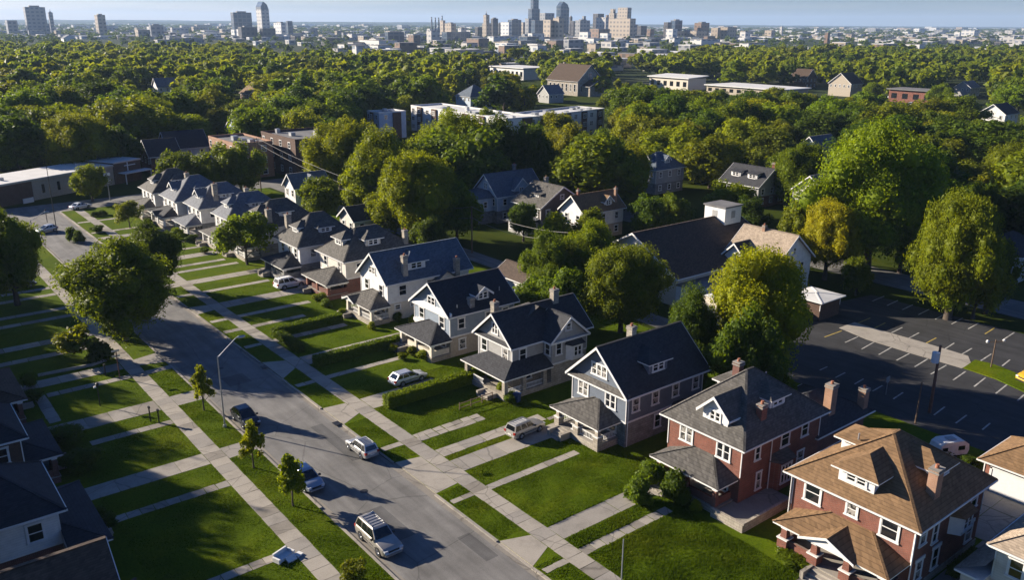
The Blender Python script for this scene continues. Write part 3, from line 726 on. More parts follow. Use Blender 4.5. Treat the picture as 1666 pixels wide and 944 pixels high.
for u in (-3.0, 3.0): window(h, 'f', u, 2.0, 0, 1.5, 1.5, 'lint')
door(h, .2, .82, -.002)
for u, z, ww, hh in ((1.3,4.9,.75,1.5),(3.2,4.3,.6,1.5),(9.2,4.9,.9,1.4),(1.4,1.9,.8,1.6),(3.9,1.9,.8,1.7),(9.3,1.9,.9,1.5)): window(h, 'r', u, z, w_/2, ww, hh, 'lint')
bay(h, 'r', 6.6, w_/2, 2.6, .8, 3.4, 5.0, m['white'], m['roof_brown'])
dormer(h, 'f', -.1, .45, e+(.45+o)*p-.05, 2.9, 1.25, 3.4, m['white'], m['roof_brown'], 'hip', .62, ('pair', 1.5, .6), .5)
dormer(h, 'l', 5.3, -3.65, e+(w_/2+o-3.65)*p-.05, 2.3, 1.1, 3, m['white'], m['roof_brown'], 'hip', .62, ('pair', 1.4, .6), .5)
dormer(h, 'r', 5.9, 3.65, e+(w_/2+o-3.65)*p-.05, 2.3, 1.0, 3, m['white'], m['roof_brown'], 'hip', .62, ('pair', 1.4, .55), .5)
chimney(h, 4.15, 3.6, e+.3, 9.1, .7, .9, m['brick_orange'])
for x in (-w_/2-.1, w_/2+.1): downspout(h, x, -.12, .1, e-.15)
vent(h, -2.2, 4, 9.0)
# 2: red brick, dark hip roof
h = row('red brick house with weathered charcoal hip roof, white gabled dormer and stone terrace', 55.2, 42.2)
w_, d_, e, o, p = 8.1, 11.6, 6.0, .6, .93
body(h, w_, d_, 3.0, e-.15, m['brick_red'], m['brick_red'], band=False)
b = MB(); b.box(-w_/2-.07, -.07, 0, w_/2+.07, d_+.07, .6, 0, 'b'); b.build('foundation', m['stone_grey'], h)
hip_roof(h, -w_/2-o, -o, w_/2+o, d_+o, e, p, m['roof_slate'], fr=5.9)
porch(h, -3.3, 3.5, 2.35, 2.85, .7, .42, m['roof_slate'], m['stone'], m['brick_red'], .45, None, cols=3, rail='solid', step_x=-2.2, pierm=m['brick_red'])
for u in (-1.95, 2.15): window(h, 'f', u, 4.85, 0, 1.3, 1.5, 'pair')
window(h, 'f', 2.1, 1.9, 0, 1.5, 1.4); window(h, 'f', -2.4, 1.9, 0, 1.0, 1.4); door(h, -.4, .77, -.002)
for u, z, ww, hh in ((2.2,4.7,.6,1.2),(6.2,4.9,1.1,1.5),(9.2,4.9,.9,1.4),(2.7,1.9,.6,1.6),(8.9,2.0,.9,1.5)): window(h, 'r', u, z, w_/2, ww, hh)
bay(h, 'r', 5.6, w_/2, 2.8, .8, .5, 3.3, m['brick_red'], m['roof_slate'])
pf = (9.74+.0-e)/5.9*1.0; pf = .66
dormer(h, 'f', .6, .55, e+(.55+o)*pf, 2.7, 1.25, 3.6, m['white'], m['roof_slate'], 'gable', .95, ('pair', 1.0, .8), .42)
dormer(h, 'r', 6.2, 2.9, e+(w_/2+o-2.9)*p-.05, 2.2, .95, 2.6, m['white'], m['roof_slate'], 'hip', .62, ('pair', 1.3, .6), .4)
dormer(h, 'l', 6.2, -2.9, e+(w_/2+o-2.9)*p-.05, 2.2, .95, 2.6, m['white'], m['roof_slate'], 'hip', .62, ('pair', 1.3, .6), .4)
chimney(h, 3.1, 3.6, 6.5, 8.5, .6, .75, m['brick_red']); chimney(h, -1.4, 6.0, 8, 10.4, .7, .7, m['brick_dk'])
downspout(h, w_/2+.1, 4.1, .3, e-.15); vent(h, -.6, 7.2, 9.6); vent(h, .5, 7.6, 9.4)
b = MB(); b.box(3.62, -2.5, 0, 6.4, 4.4, .62, 1); b.box(3.4, -2.78, 0, 6.66, -2.52, .95, 0); b.box(6.42, -2.5, 0, 6.68, 4.4, .95, 0); b.box(6.3, -2.9, .951, 6.85, -2.4, 1.15, 0); b.build('terrace', [m['stone'], CONC[1]], h)
b = MB(); b.box(-3.2, 11.75, 0, 3.6, 20.5, 3.3, 0, 'b'); b.build('rear_wing', m['brick_dk'], h)
hip_roof(h, -3.9, 11.2, 4.3, 21.2, 3.3, .5, m['roof_char'], name='rear_wing_roof'); chimney(h, 2.6, 15.5, .3, 7.0, .8, .95, m['brick_orange']); chimney(h, 3.4, 20.2, 2.5, 5.6, .75, .75, m['brick_orange'])
# 3: slate blue gable front
h = row('dark slate blue house with steep navy gable roof and stone porch', 55.45, 55.7)
w_, d_, e, o, p = 7.7, 11.3, 5.6, .55, .92
body(h, w_, d_, 2.75, e+o*p-.3, m['stone_grey'], m['side_dkblue'])
gable_roof(h, -w_/2-o, w_/2+o, -o, d_+o, e, p, m['roof_char']); gable_wall(h, w_, 0, e, p, o, m['side_dkblue']); gable_wall(h, w_, d_-.12, e, p, o, m['side_dkblue'])
pent(h, w_, o-.06, e-.05, m['roof_slate'])
porch(h, -3.3, 2.9, 2.8, 2.75, .8, .38, m['roof_slate'], m['stone'], m['stone'], .45, .75, m['stone'], cols=3, step_x=-1.9, step_w=1.4)
for u in (-2.2, 1.7): window(h, 'f', u, 4.35, 0, 1.3, 1.4, 'pair')
window(h, 'f', 0, 7.05, 0, 2.0, 1.15, 'tri'); window(h, 'f', 1.8, 1.95, 0, 1.5, 1.3); door(h, -.9, .87, -.002); window(h, 'f', -2.6, 1.95, 0, .9, 1.3)
for u in (1.3, 4.1, 7.1, 10.2): window(h, 'r', u, 4.35, w_/2, .85, 1.35)
for u in (4.6, 9.6): window(h, 'r', u, 1.7, w_/2, .8, 1.4)
bay(h, 'r', 7.6, w_/2, 2.0, .5, .9, 2.5, m['white'], m['roof_char'])
dormer(h, 'r', 5.0, 3.2, e+(w_/2+o-3.2)*p-.05, 2.7, 1.25, 2.6, m['side_dkblue'], m['roof_char'], 'hip', .62, ('pair', 1.5, .85), .42)
dormer(h, 'l', 5.4, -2.9, e+(w_/2+o-2.9)*p-.05, 3.0, 1.0, 2.6, m['side_dkblue'], m['roof_slate'], 'hip', .5, ('pair', 1.5, .75), .42)
chimney(h, -.35, 4.7, 8.6, 10.5, .75, .65, m['stone']); downspout(h, w_/2+.08, .2, .2, e-.1); vent(h, 2.2, 6.3, 7.9)
# 4: grey, cross gabled, wrapped porch
h = row('light grey house with charcoal cross-gabled roof and porch wrapping its corner', 54.85, 72.0)
w_, d_, e, o, p = 6.3, 11.3, 5.6, .55, .86
body(h, w_, d_, 2.8, e+o*p-.3, m['stone'], m['side_grey'])
gable_roof(h, -w_/2-o, w_/2+o, -o, d_+o, e, p, m['roof_char']); gable_wall(h, w_, 0, e, p, o, m['side_grey']); gable_wall(h, w_, d_-.12, e, p, o, m['side_grey'])
pent(h, w_, o-.06, e-.05, m['roof_char'], .5, .3)
b = MB(); b.box(w_/2+.01, 4.55, .0, 4.6, 9.5, 2.8, 0, 'bt'); b.box(w_/2+.01, 4.56, 2.8, 4.59, 9.49, e+.25, 1, 'bt'); b.box(w_/2+.01, 4.5, 2.7, 4.66, 9.56, 2.9, 2); b.build('side_wing', [m['stone'], m['side_grey'], m['white']], h)
gable_roof(h, 1.0, 5.05, 4.0, 10.05, e, p, m['roof_char'], along='x', name='cross_gable_roof')
b = MB(); zr = e+3.025*p-.2; b.prism([(4.6,4.55,e-.1),(4.6,9.5,e-.1),(4.6,9.5,e+.25),(4.6,7.025,zr),(4.6,4.55,e+.25)], (-.12,0,0)); b.build('gable_wall', m['side_grey'], h)
b = MB(); b.box(4.61, 4.0, e-.28, 5.0, 10.05, e-.06); b.build('cornice', m['white'], h)
X0, X1, Y0, ze, zt = -3.25, 5.1, -2.65, 2.8, 3.85
b = MB(); P, Q, S = (-1.2,-.01,zt), (w_/2+.01,-.01,zt), (w_/2+.01,4.5,zt)
b.poly([(X0,Y0,ze),(X1,Y0,ze),Q,P]); b.poly([(X1,Y0,ze),(X1,4.5,ze),S,Q]); b.poly([(X0,-.01,ze),(X0,Y0,ze),P]); b.build('porch_roof', m['roof_char'], h)
b = MB(); b.box(X0+.04, Y0+.04, ze-.17, X1-.04, -.015, ze-.01); b.box(w_/2+.01, -.01, ze-.172, X1-.04, 4.48, ze-.012); b.build('porch_fascia', m['white'], h)
b = MB(); b.box(-2.8, -2.2, 0, 4.65, -.02, .7, 0); b.box(w_/2+.02, -.015, 0, 4.65, 4.5, .698, 0); b.build('porch_floor', m['stone'], h)
for x, y in ((-2.6,-2.0),(4.4,-2.0),(4.4,.6),(4.4,3.6)): column(h, x, y, .7, ze-.17, .5, m['stone'], taper=.95)
b = MB()
railing(h, (-2.3,-2.0), (.5,-2.0), .7, .65); railing(h, (4.4,-1.7), (4.4,.3), .7, .65); railing(h, (4.4,.9), (4.4,3.4), .7, .65)
steps(h, 2.2, -2.25, 1.5, .7, 4)
b = MB()                                                  # long hand rail beside the ramp path
for y in (-2.9, -4.3, -5.8, -7.3): b.box(3.25, y-.04, 0, 3.33, y+.04, 1.0)
for z in (.45, .95): b.bar((3.29,-2.9,z), (3.29,-7.35,z-.1), .07, .07)
b.build('hand_rail', m['wood'], h)
for u in (-2.0, 1.9): window(h, 'f', u, 4.35, 0, .95, 1.4)
window(h, 'f', 0, 6.9, 0, .9, 1.2, 'pair'); window(h, 'f', -1.6, 1.8, 0, 1.3, 1.3); door(h, 1.2, .72, -.002)
window(h, 'r', 1.5, 4.35, w_/2, .9, 1.35); window(h, 'f', 3.9, 4.5, 4.55, .75, 1.35); window(h, 'r', 5.6, 4.5, 4.6, .75, 1.35); window(h, 'r', 7.0, 6.9, 4.6, .7, .8)
bay(h, 'r', 7.9, 4.6, 2.4, .7, 2.95, 4.8, m['white'], m['roof_char']); window(h, 'r', 2.2, 1.9, w_/2, 1.0, 1.3)
chimney(h, -3.1, 2.3, 4.4, 8.7, .7, .7, m['stone']); chimney(h, .25, 8.6, 8.2, 9.9, .7, .8, m['stone']); vent(h, 4.0, 7.8, 7.1)
dormer(h, 'l', 5.5, -2.0, e+(w_/2+o-2.0)*p, 2.4, .8, 2, m['side_grey'], m['roof_slate'], 'hip', .6, ('pair', 1.2, .6), .4)
# 5: blue grey with navy roof
h = row('blue-grey house with navy gable roof, gabled side dormer and boxy stub chimney', 55.25, 85.7)
w_, d_, e, o, p = 8.1, 10.0, 5.6, .55, .73
body(h, w_, d_, 2.75, e+o*p-.3, m['tan'], m['side_blue'])
gable_roof(h, -w_/2-o, w_/2+o, -o, d_+o, e, p, m['roof_navy']); gable_wall(h, w_, 0, e, p, o, m['side_blue']); gable_wall(h, w_, d_-.12, e, p, o, m['side_blue'])
pent(h, w_, o-.06, e-.05, m['side_white'], .45, .5)
porch(h, -3.4, 4.1, 2.85, 2.6, .7, .4, m['roof_char'], m['stone'], m['cream'], .5, None, cols=3, rail='solid', step_x=-2.4, pierm=m['cream'], step_w=1.5)
for u in (-2.3, 2.3): window(h, 'f', u, 4.3, 0, 1.0, 1.4)
b = MB(); b.box(-3.6, -.5, 3.1, -2.2+1.0, -.01, 3.5); b.build('bay_sill', m['white'], h)
window(h, 'f', 0, 6.55, 0, 1.5, .95, 'pair'); window(h, 'f', 2.3, 1.8, 0, 1.5, 1.3); door(h, -1.5, .77, -.002)
for u in (1.7, 5.9, 8.6): window(h, 'r', u, 4.3, w_/2, .9, 1.3)
for u in (1.8, 4.8): window(h, 'r', u, 1.6, w_/2, .9, 1.3)
dormer(h, 'r', 5.6, 3.3, e+(w_/2+o-3.3)*p-.05, 2.0, 1.0, 2.6, m['side_blue'], m['roof_navy'], 'gable', .7, ('pair', 1.3, .75), .4)
chimney(h, 3.75, 3.4, 5.7, 7.2, .65, .7, m['stone_grey'], pot=False); vent(h, 2.8, 8.6, 7.2); vent(h, 3.6, 1.4, 6.4)
# 6: white, slate-blue roof
h = row('white clapboard house with blue-grey gable roof, wide side dormer and two stone chimneys', 56.0, 101.6)
w_, d_, e, o, p = 7.5, 13.6, 5.6, .55, .86
body(h, w_, d_, 2.75, e+o*p-.3, m['cream'], m['side_white'])
gable_roof(h, -w_/2-o, w_/2+o, -o, d_+o, e, p, m['roof_blue']); gable_wall(h, w_, 0, e, p, o, m['side_white']); gable_wall(h, w_, d_-.12, e, p, o, m['side_white'])
porch(h, -3.2, 4.1, 2.9, 2.65, .7, .4, m['roof_slate'], m['stone'], m['cream'], .5, None, cols=3, rail='balusters', step_x=-2.3, pierm=m['cream'], gable=(-1.2, 3.4, .42))
for u in (-2.0, 2.0): window(h, 'f', u, 4.3, 0, .95, 1.4)
window(h, 'f', -.3, 6.7, 0, 1.6, .95, 'pair'); window(h, 'f', 2.2, 1.8, 0, 1.4, 1.3); door(h, -1.7, .77, -.002)
for u in (2.4, 7.0, 10.8): window(h, 'r', u, 4.3, w_/2, 1.15, 1.4)
for u in (1.5, 4.0): window(h, 'r', u, 2.0, w_/2, .8, .6)
dormer(h, 'r', 5.2, 3.0, e+(w_/2+o-3.0)*p-.05, 3.0, 1.2, 2.6, m['white'], m['roof_blue'], 'hip', .62, ('pair', 1.7, .85), .45)
dormer(h, 'l', 5.2, -2.6, e+(w_/2+o-2.6)*p-.05, 3.0, .9, 2.4, m['white'], m['roof_slate'], 'hip', .62, ('pair', 1.7, .75), .45)
chimney(h, 3.35, 3.05, 5.8, 9.0, .65, .75, m['stone']); chimney(h, 4.25, 11.2, .2, 7.5, .7, .7, m['stone'])
b = MB(); b.box(w_/2+.01, 7.8, .1, 4.6, 10.6, 5.0, 0, 'bt'); b.prism([(4.6,7.8,5.0),(4.6,10.6,5.0),(4.6,9.2,6.0)], (-1.2,0,0)); b.build('side_gable', m['side_cream'], h)
gable_roof(h, 3.0, 4.95, 7.4, 11.0, 4.95, .7, m['roof_blue'], along='x', name='side_gable_roof', t=.12, bargeboard=False)
# 7: cream on brick
h = row('cream house with charcoal hip roof, twin hipped dormers and red brick porch', 57.0, 116.05)
w_, d_, e, o, p = 8.4, 12, 5.6, .6, .8
body(h, w_, d_, 2.75, e-.15, m['brick_dk'], m['side_cream'])
hip_roof(h, -w_/2-o, -o, w_/2+o, d_+o, e, p, m['roof_slate'])
porch(h, -2.9, 4.6, 3.4, 2.6, .8, .36, m['roof_slate'], m['brick_dk'], m['brick_red'], .5, None, cols=3, rail='solid', step_x=-1.8, pierm=m['brick_dk'])
for u in (-2.4, 2.2): window(h, 'f', u, 4.3, 0, .95, 1.4)
for u in (2.3, 6.3, 9.5): window(h, 'r', u, 4.3, w_/2, .95, 1.3)
window(h, 'f', 2.4, 1.9, 0, 1.4, 1.2); door(h, -1.4, .87, -.002)
dormer(h, 'f', -.2, 1.3, e+1.9*p-.1, 2.6, 1.15, 3, m['side_cream'], m['roof_slate'], 'hip', .62, ('pair', 1.5, .8), .5)
dormer(h, 'r', 5.5, 3.0, e+1.8*p-.1, 2.6, 1.15, 3, m['side_cream'], m['roof_slate'], 'hip', .62, ('pair', 1.5, .8), .5)
chimney(h, 3.4, 11.0, 5.5, 8.6, .7, .7, m['stone'])
# 8: white, dark hip
h = row('white house with dark hip roof and tall pale chimney beside its front dormer', 55.2, 127.95)
w_, d_, e, o, p = 8.2, 10.5, 5.6, .6, .92
body(h, w_, d_, 2.75, e-.15, m['stone_grey'], m['side_white'])
hip_roof(h, -w_/2-o, -o, w_/2+o, d_+o, e, p, m['roof_slate'])
porch(h, -3.5, 4.2, 3.0, 2.6, .8, .4, m['roof_char'], m['stone_grey'], m['stone_grey'], .5, None, cols=3, rail='solid', step_x=-2, pierm=m['stone_grey'])
for u in (-2.3, .4, 2.6): window(h, 'f', u, 4.3, 0, .9, 1.4)
for u in (2.3, 6.5): window(h, 'r', u, 4.3, w_/2, .95, 1.3)
door(h, -1.2, .87, -.002)
dormer(h, 'f', .3, 1.2, e+1.8*p-.15, 2.2, 1.0, 3, m['side_white'], m['roof_slate'], 'hip', .62, ('pair', 1.2, .65), .45)
dormer(h, 'r', 5.2, 3.0, e+1.7*p-.15, 2.3, 1.0, 3, m['side_white'], m['roof_slate'], 'hip', .62, ('pair', 1.4, .6), .45)
chimney(h, -3.0, 1.5, 5.6, 9.4, .85, .85, m['stone'])
# 9 to 13: the far end of the row
def far_house(label, X, Yc, w_, d_, p, roofm, wallm, lowm, porchm, chim=(), dk='hip', dp=0, gab=False, colm=None):
    h = row(label, X, Yc); e, o = 5.6, .6
    body(h, w_, d_, 2.75, e-.15, lowm, wallm)
    hip_roof(h, -w_/2-o, -o, w_/2+o, d_+o, e, p, roofm)
    porch(h, -w_/2+.4, w_/2-.2, 2.9, 2.6, .7, .38, porchm, m['stone'], colm or m['white'], .4, None, cols=3, rail='balusters', step_x=-w_/2+1.6, gable=(0, 3.4, .42) if gab else None)
    for u in (-w_*.3, 0, w_*.3): window(h, 'f', u, 4.3, 0, .9, 1.35)
    for u in (2.2, 6.5): window(h, 'r', u, 4.3, w_/2, .9, 1.3)
    window(h, 'f', 2.0, 1.8, 0, 1.3, 1.2); door(h, -1.0, .77, -.002)
    dormer(h, 'f', dp, 1.0, e+1.6*p-.15, 2.3, 1.0, 3, m['white'], roofm, dk, .75, ('pair', 1.2, .6), .45)
    dormer(h, 'r', d_*.5, w_/2-1.1, e+1.7*p-.15, 2.3, .9, 3, m['white'], roofm, 'hip', .62, ('pair', 1.2, .55), .45)
    for c in chim: chimney(h, *c)
    return h
far_house('white house with charcoal hip roof behind the slender yard tree', 55.0, 143.4, 7.8, 11, .9, m['roof_slate'], m['side_white'], m['stone_grey'], m['roof_char'], [(3.2, 2.2, 5.6, 8.6, .9, .9, m['stone'])])
far_house('white house with slate hip roof and lean porch, second beyond the slender yard tree', 53.8, 153.8, 7.4, 11, .9, m['roof_grey'], m['side_white'], m['cream'], m['roof_slate'], [(-2.6, 6, 6.5, 9.6, .7, .7, m['stone'])])
far_house('white house with grey hip roof and tall slanting-capped chimney near the row end', 52.8, 166.2, 8.0, 11, .85, m['roof_grey'], m['side_white'], m['stone_grey'], m['roof_grey'], [(3.0, 3.4, 5.8, 9.8, .8, .9, m['stone'])], 'gable')
far_house('white house with grey gabled-dormer roof, last but one of the row', 51.5, 176.6, 9.0, 11, .8, m['roof_grey'], m['side_white'], m['stone_grey'], m['roof_char'], [(-3.4, 5, 6.2, 9.6, .8, .8, m['stone'])], 'gable', -1, True)
far_house('white house with brown hip roof, end of the row by the cross street', 50.6, 188.0, 8.8, 11, .8, m['roof_brown'] if 0 else m['roof_slate'], m['side_white'], m['tan'], m['roof_slate'], [], 'hip')

# ------------------------------------------------------------------ the other side of the street
def opp(label, X, Yc, w_, d_, e, p, roofm, wallm, lowm, porch_y, porchm, kind='hip', pe=3.0, dep=2.6, vis=True):
    h = row(label, X, Yc, side=-1); o = .55
    body(h, w_, d_, 2.75, (e-.15) if kind == 'hip' else e+o*p-.3, lowm, wallm)
    if kind == 'hip': hip_roof(h, -w_/2-o, -o, w_/2+o, d_+o, e, p, roofm)
    else:
        gable_roof(h, -w_/2-o, w_/2+o, -o, d_+o, e, p, roofm); gable_wall(h, w_, 0, e, p, o, wallm); gable_wall(h, w_, d_-.12, e, p, o, wallm)
    porch(h, porch_y[0]-Yc, porch_y[1]-Yc, dep, pe, .7, .36, porchm, m['brick_dk'], m['brick_dk'], .45, None, cols=3, rail='solid', pierm=m['brick_dk'], step_x=0)
    for u in (-2.3, 2.3): window(h, 'f', u, 4.4, 0, .95, 1.35)
    for u in (1.6, 5.0): window(h, 'l', u, 4.2, -w_/2, 1.0, 1.4)
    return h
h = opp('dark brown shingled house with steep gable, at the frame corner beside the navy-roofed house', 8.2, 51.2, 6.6, 12, 6.2, .85, m['roof_dkbrown'], m['side_brown'], m['brick_dk'], (46.8, 53.6), m['roof_dkbrown'], 'gable', 4.0, 2.0)
h = opp('white clapboard house with large navy hip roof and broad navy porch roof', 8.0, 67.8, 8.0, 11, 5.6, .7, m['roof_navy'], m['side_white'], m['brick_dk'], (62.0, 71.8), m['roof_navy'])
chimney(h, -1.6, 4.2, 7, 9.3, .5, .5, m['steel'], pot=False)
h = opp('house with navy roof and low hipped porch beyond the white clapboard one', 8.0, 82.0, 7.6, 11, 5.6, .7, m['roof_navy'], m['brick_brown'], m['brick_dk'], (78.5, 86.5), m['roof_navy'])
h = opp('brick house with rusty brown porch roof beside the curving path', 7.8, 98.4, 8.2, 11, 5.6, .72, m['roof_dkbrown'], m['brick_brown'], m['brick_dk'], (93.4, 103.0), m['roof_brown'] if 0 else m['roof_dkbrown'])
for i, y in enumerate((112.5, 126, 140, 153)):  # unseen houses past the frame edge, added for the shadows they cast
    opp(('cream', 'tan', 'grey', 'brick')[i]+' house with dark hip roof, unseen past the street trees', 6.5, y, 8, 11, 5.6, .75, m['roof_char'], (m['side_cream'], m['tan'], m['side_grey'], m['brick_brown'])[i], m['stone'], (y-3.5, y+3.5), m['roof_char'])
opp('dark roofed house just outside the view', 8.2, 37.0, 8, 11, 6.0, .8, m['roof_char'], m['side_grey'], m['brick_dk'], (33.5, 40.5), m['roof_char'])
# ------------------------------------------------------------------ houses and blocks behind the row
FOOT = []                      # footprints, so that no tree grows through a wall
def mid(label, X, Yn, w_, d_, e, p, roofm, wallm, lowm=None, kind='front', o=.5, cat='house', name='house', win=True, zs=2.6, z0=0):
    """X front wall, Yn the near side wall"""
    h = row(label, X, Yn+w_/2, cat, name); lowm = lowm or wallm
    FOOT.append((X-1, Yn-1, X+d_+1, Yn+w_+1))
    top = e+o*p-.3 if kind != 'hip' else e-.15
    body(h, w_, d_, zs, top if kind != 'side' else top, lowm, wallm, band=False)
    if kind == 'hip': hip_roof(h, -w_/2-o, -o, w_/2+o, d_+o, e, p, roofm)
    elif kind == 'front':
        gable_roof(h, -w_/2-o, w_/2+o, -o, d_+o, e, p, roofm); gable_wall(h, w_, 0, e, p, o, wallm); gable_wall(h, w_, d_-.12, e, p, o, wallm)
    else:
        gable_roof(h, -w_/2-o, w_/2+o, -o, d_+o, e, p, roofm, along='x')
        zr = e+(d_/2+o)*p-.2; za = e+o*p-.2
        for x, dx in ((w_/2, -.12), (-w_/2, .12)): MB().prism([(x,0,e-.25),(x,d_,e-.25),(x,d_,za),(x,d_/2,zr),(x,0,za)], (dx,0,0)).build('gable_wall', wallm, h)
    if win:
        n = max(2, int(w_/2.6))
        for i in range(n): window(h, 'f', -w_/2+w_*(i+.5)/n, e-1.25, 0, .9, 1.35)
        n = max(2, int(d_/3.2))
        for i in range(n):
            window(h, 'r', d_*(i+.5)/n, e-1.25, w_/2, .9, 1.3)
            if e > 4.5: window(h, 'r', d_*(i+.5)/n, 1.5, w_/2, .9, 1.2)
    return h
# pale blue-white house behind the alley
h = mid('pale blue-white house with steep blue-grey roof and enclosed two-storey porch', 104.9, 136.9, 8.0, 12, 5.6, .95, m['roof_blue'], m['side_ltblue'], m['stone_grey'])
b = MB(); b.box(-4.4, -4.2, 2.6, 2.6, -.01, 5.4, 0, 't'); b.box(-4.3, -4.1, 0, 2.5, -.01, 2.6, 1, 't'); b.build('enclosed_porch', [m['side_ltblue'], m['stone_grey']], h)
b = MB(); b.poly([(-4.9,-4.7,5.4),(3.1,-4.7,5.4),(1.2,-.01,6.6),(-3,-.01,6.6)]); b.poly([(3.1,-4.7,5.4),(3.1,-.01,5.4),(1.2,-.01,6.6)]); b.poly([(-4.9,-.01,5.4),(-4.9,-4.7,5.4),(-3,-.01,6.6)]); b.build('porch_roof', m['roof_blue'], h)
for u in (-3, -.6, 1.4): window(h, 'f', u, 4.0, -4.2, .8, 1.2)
window(h, 'r', -2, 4.0, 2.6, .8, 1.2); window(h, 'f', 0, 7.4, 0, .9, 1.2, 'pair')
dormer(h, 'r', 6.5, 3.9, 6.0, 4.0, .9, 3, m['side_ltblue'], m['roof_blue'], 'gable', 1.0, ('pair', 1.0, .9), .35)
chimney(h, -.5, 8, 9, 11, .6, .6, m['stone_grey'])
h = mid('weathered brown side-gabled house with shed dormer and little glazed back porch', 106.3, 124.7, 8.4, 11, 5.2, .62, m['roof_slate'], m['side_brown'], m['stone_grey'], 'side')
dormer(h, 'f', .5, 2.0, 6.6, 2.4, .6, 2.5, m['side_brown'], m['roof_slate'], 'shed', .5, ('pair', 1.2, .4), .3); window(h, 'r', 5.5, 6.8, 4.2, .8, .8)
b = MB(); b.box(-1.5, -3.6, 0, 3.6, -.01, 2.3, 0, 't'); b.build('back_porch', m['side_grey'], h)
b = MB(); b.prism([(-1.9,-4,2.3),(4,-4,2.3),(4,-.01,2.9),(-1.9,-.01,2.9)], (0,0,.1)); b.build('back_porch_roof', m['roof_grey'], h)
for u in (-.5, 1.0, 2.5): window(h, 'f', u, 1.4, -3.6, .9, 1.1)
chimney(h, -2.5, 7, 7.4, 9.6, .6, .8, m['stone'])
h = mid('white stucco house with brown gable roof and white gabled dormer', 108.6, 114.9, 6.4, 10.5, 5.4, .85, m['roof_brown'], m['side_white'], m['tan'])
dormer(h, 'r', 7.0, 2.6, 6.2, 2.0, 1.0, 2.6, m['white'], m['roof_brown'], 'gable', .9, ('pair', 1.0, .8), .35); chimney(h, .2, 1.2, 7.6, 9.4, .5, .5, m['brick_red']); chimney(h, 2.2, 9.3, 6.2, 9.2, .5, .5, m['brick_orange'])
h = mid('grey house with blue-grey hip roof among the trees', 154.4, 138.5, 8, 10, 6.0, .8, m['roof_blue'], m['side_grey'], m['stone_grey'], 'hip')
dormer(h, 'f', 0, 1.2, 7.2, 1.8, 1, 2.6, m['white'], m['roof_blue'], 'gable', 1.0, ('pair', .9, .7), .3); dormer(h, 'r', 5, 3, 7.2, 1.8, 1, 2.6, m['white'], m['roof_blue'], 'gable', 1.0, ('pair', .9, .7), .3)
h = mid('dark grey side-gabled house with twin white dormers', 160.7, 113.5, 10.5, 10, 4.9, .68, m['roof_char'], m['side_grey'], m['brick_dk'], 'side')
for u in (-2.4, 2.2): dormer(h, 'f', u, 1.6, 6.1, 2.6, 1.25, 3, m['white'], m['roof_char'], 'shed', .5, ('pair', 1.6, .8), .35)
chimney(h, 4.4, 6.5, 7, 9.6, .8, .8, m['brick_red'])
# church
h = thing('church', 'long church with very dark brown gable roof and square white belfry', 'church', (92.9, 86.9, 0), R(-90)); FOOT.append((90, 76, 118, 97))
w_, d_, e, o, p = 17.4, 24, 4.4, .6, .56
b = MB(); b.box(-w_/2, 0, 0, w_/2, d_, e+.05, 0, 't'); b.build('wall', m['cream'], h)
gable_roof(h, -w_/2-o, w_/2+o, -o, d_+o, e, p, m['roof_dkbrown']); gable_wall(h, w_, 0, e, p, o, m['white']); gable_wall(h, w_, d_-.12, e, p, o, m['white'])
for u in (3, 7, 11, 15, 19): window(h, 'r', u, 2.3, w_/2, 1.0, 2.0)
for u in (-5, 0, 5): window(h, 'f', u, 2.4, 0, 1.2, 2.2)
b = MB(); b.box(-2.1, d_-5.2, 8.2, 2.1, d_-1.0, 11.2, 0, 't'); t = b.build('belfry', m['white'], h)
b = MB(); b.box(-2.3, d_-5.4, 11.2, 2.3, d_-.8, 11.45); b.build('belfry_roof', [m['flat_grey']], t)
b = MB(); b.box(2.103, d_-3.6, 9.4, 2.13, d_-2.6, 10.6); b.box(-.5, d_-5.23, 9.4, .5, d_-5.203, 10.6); b.build('louvre', m['side_grey'], t)
b = MB(); b.box(w_/2+.02, 0, 0, w_/2+3.2, 15, 3.3, 0); b.box(w_/2-.02, -.1, 3.3, w_/2+3.4, 15.2, 3.5, 1); b.build('side_aisle', [m['white'], m['flat_grey']], h)
# low annex with a barrel roof
h = thing('church_annex', 'low annex with curved white roof tucked below the church eaves', 'building', (91.5, 71.0, 0), R(-90)); FOOT.append((90, 66, 103, 75))
b = MB(); n = 10
ring = [(-3+6*i/n, 2.6+1.1*math.sin(math.pi*i/n)) for i in range(n+1)]
for (xa, za), (xb, zb) in zip(ring, ring[1:]): b.poly([(xa,0,za),(xb,0,zb),(xb,9,zb),(xa,9,za)])
b.build('roof', m['flat_white'], h); b = MB(); b.box(-2.95, .05, 0, 2.95, 8.95, 2.6, 0, 't'); b.prism([(x*.98, .06, z-.01) for x, z in ring], (0,.1,0)); b.build('wall', m['cream'], h)
window(h, 'r', 3, 1.4, 2.95, 1, 1.2); window(h, 'r', 6, 1.4, 2.95, 1, 1.2)
b = MB(); b.box(-3.0, 9.05, 0, 3.2, 14, 3.0); b.build('flat_wing', m['flat_grey'], h)
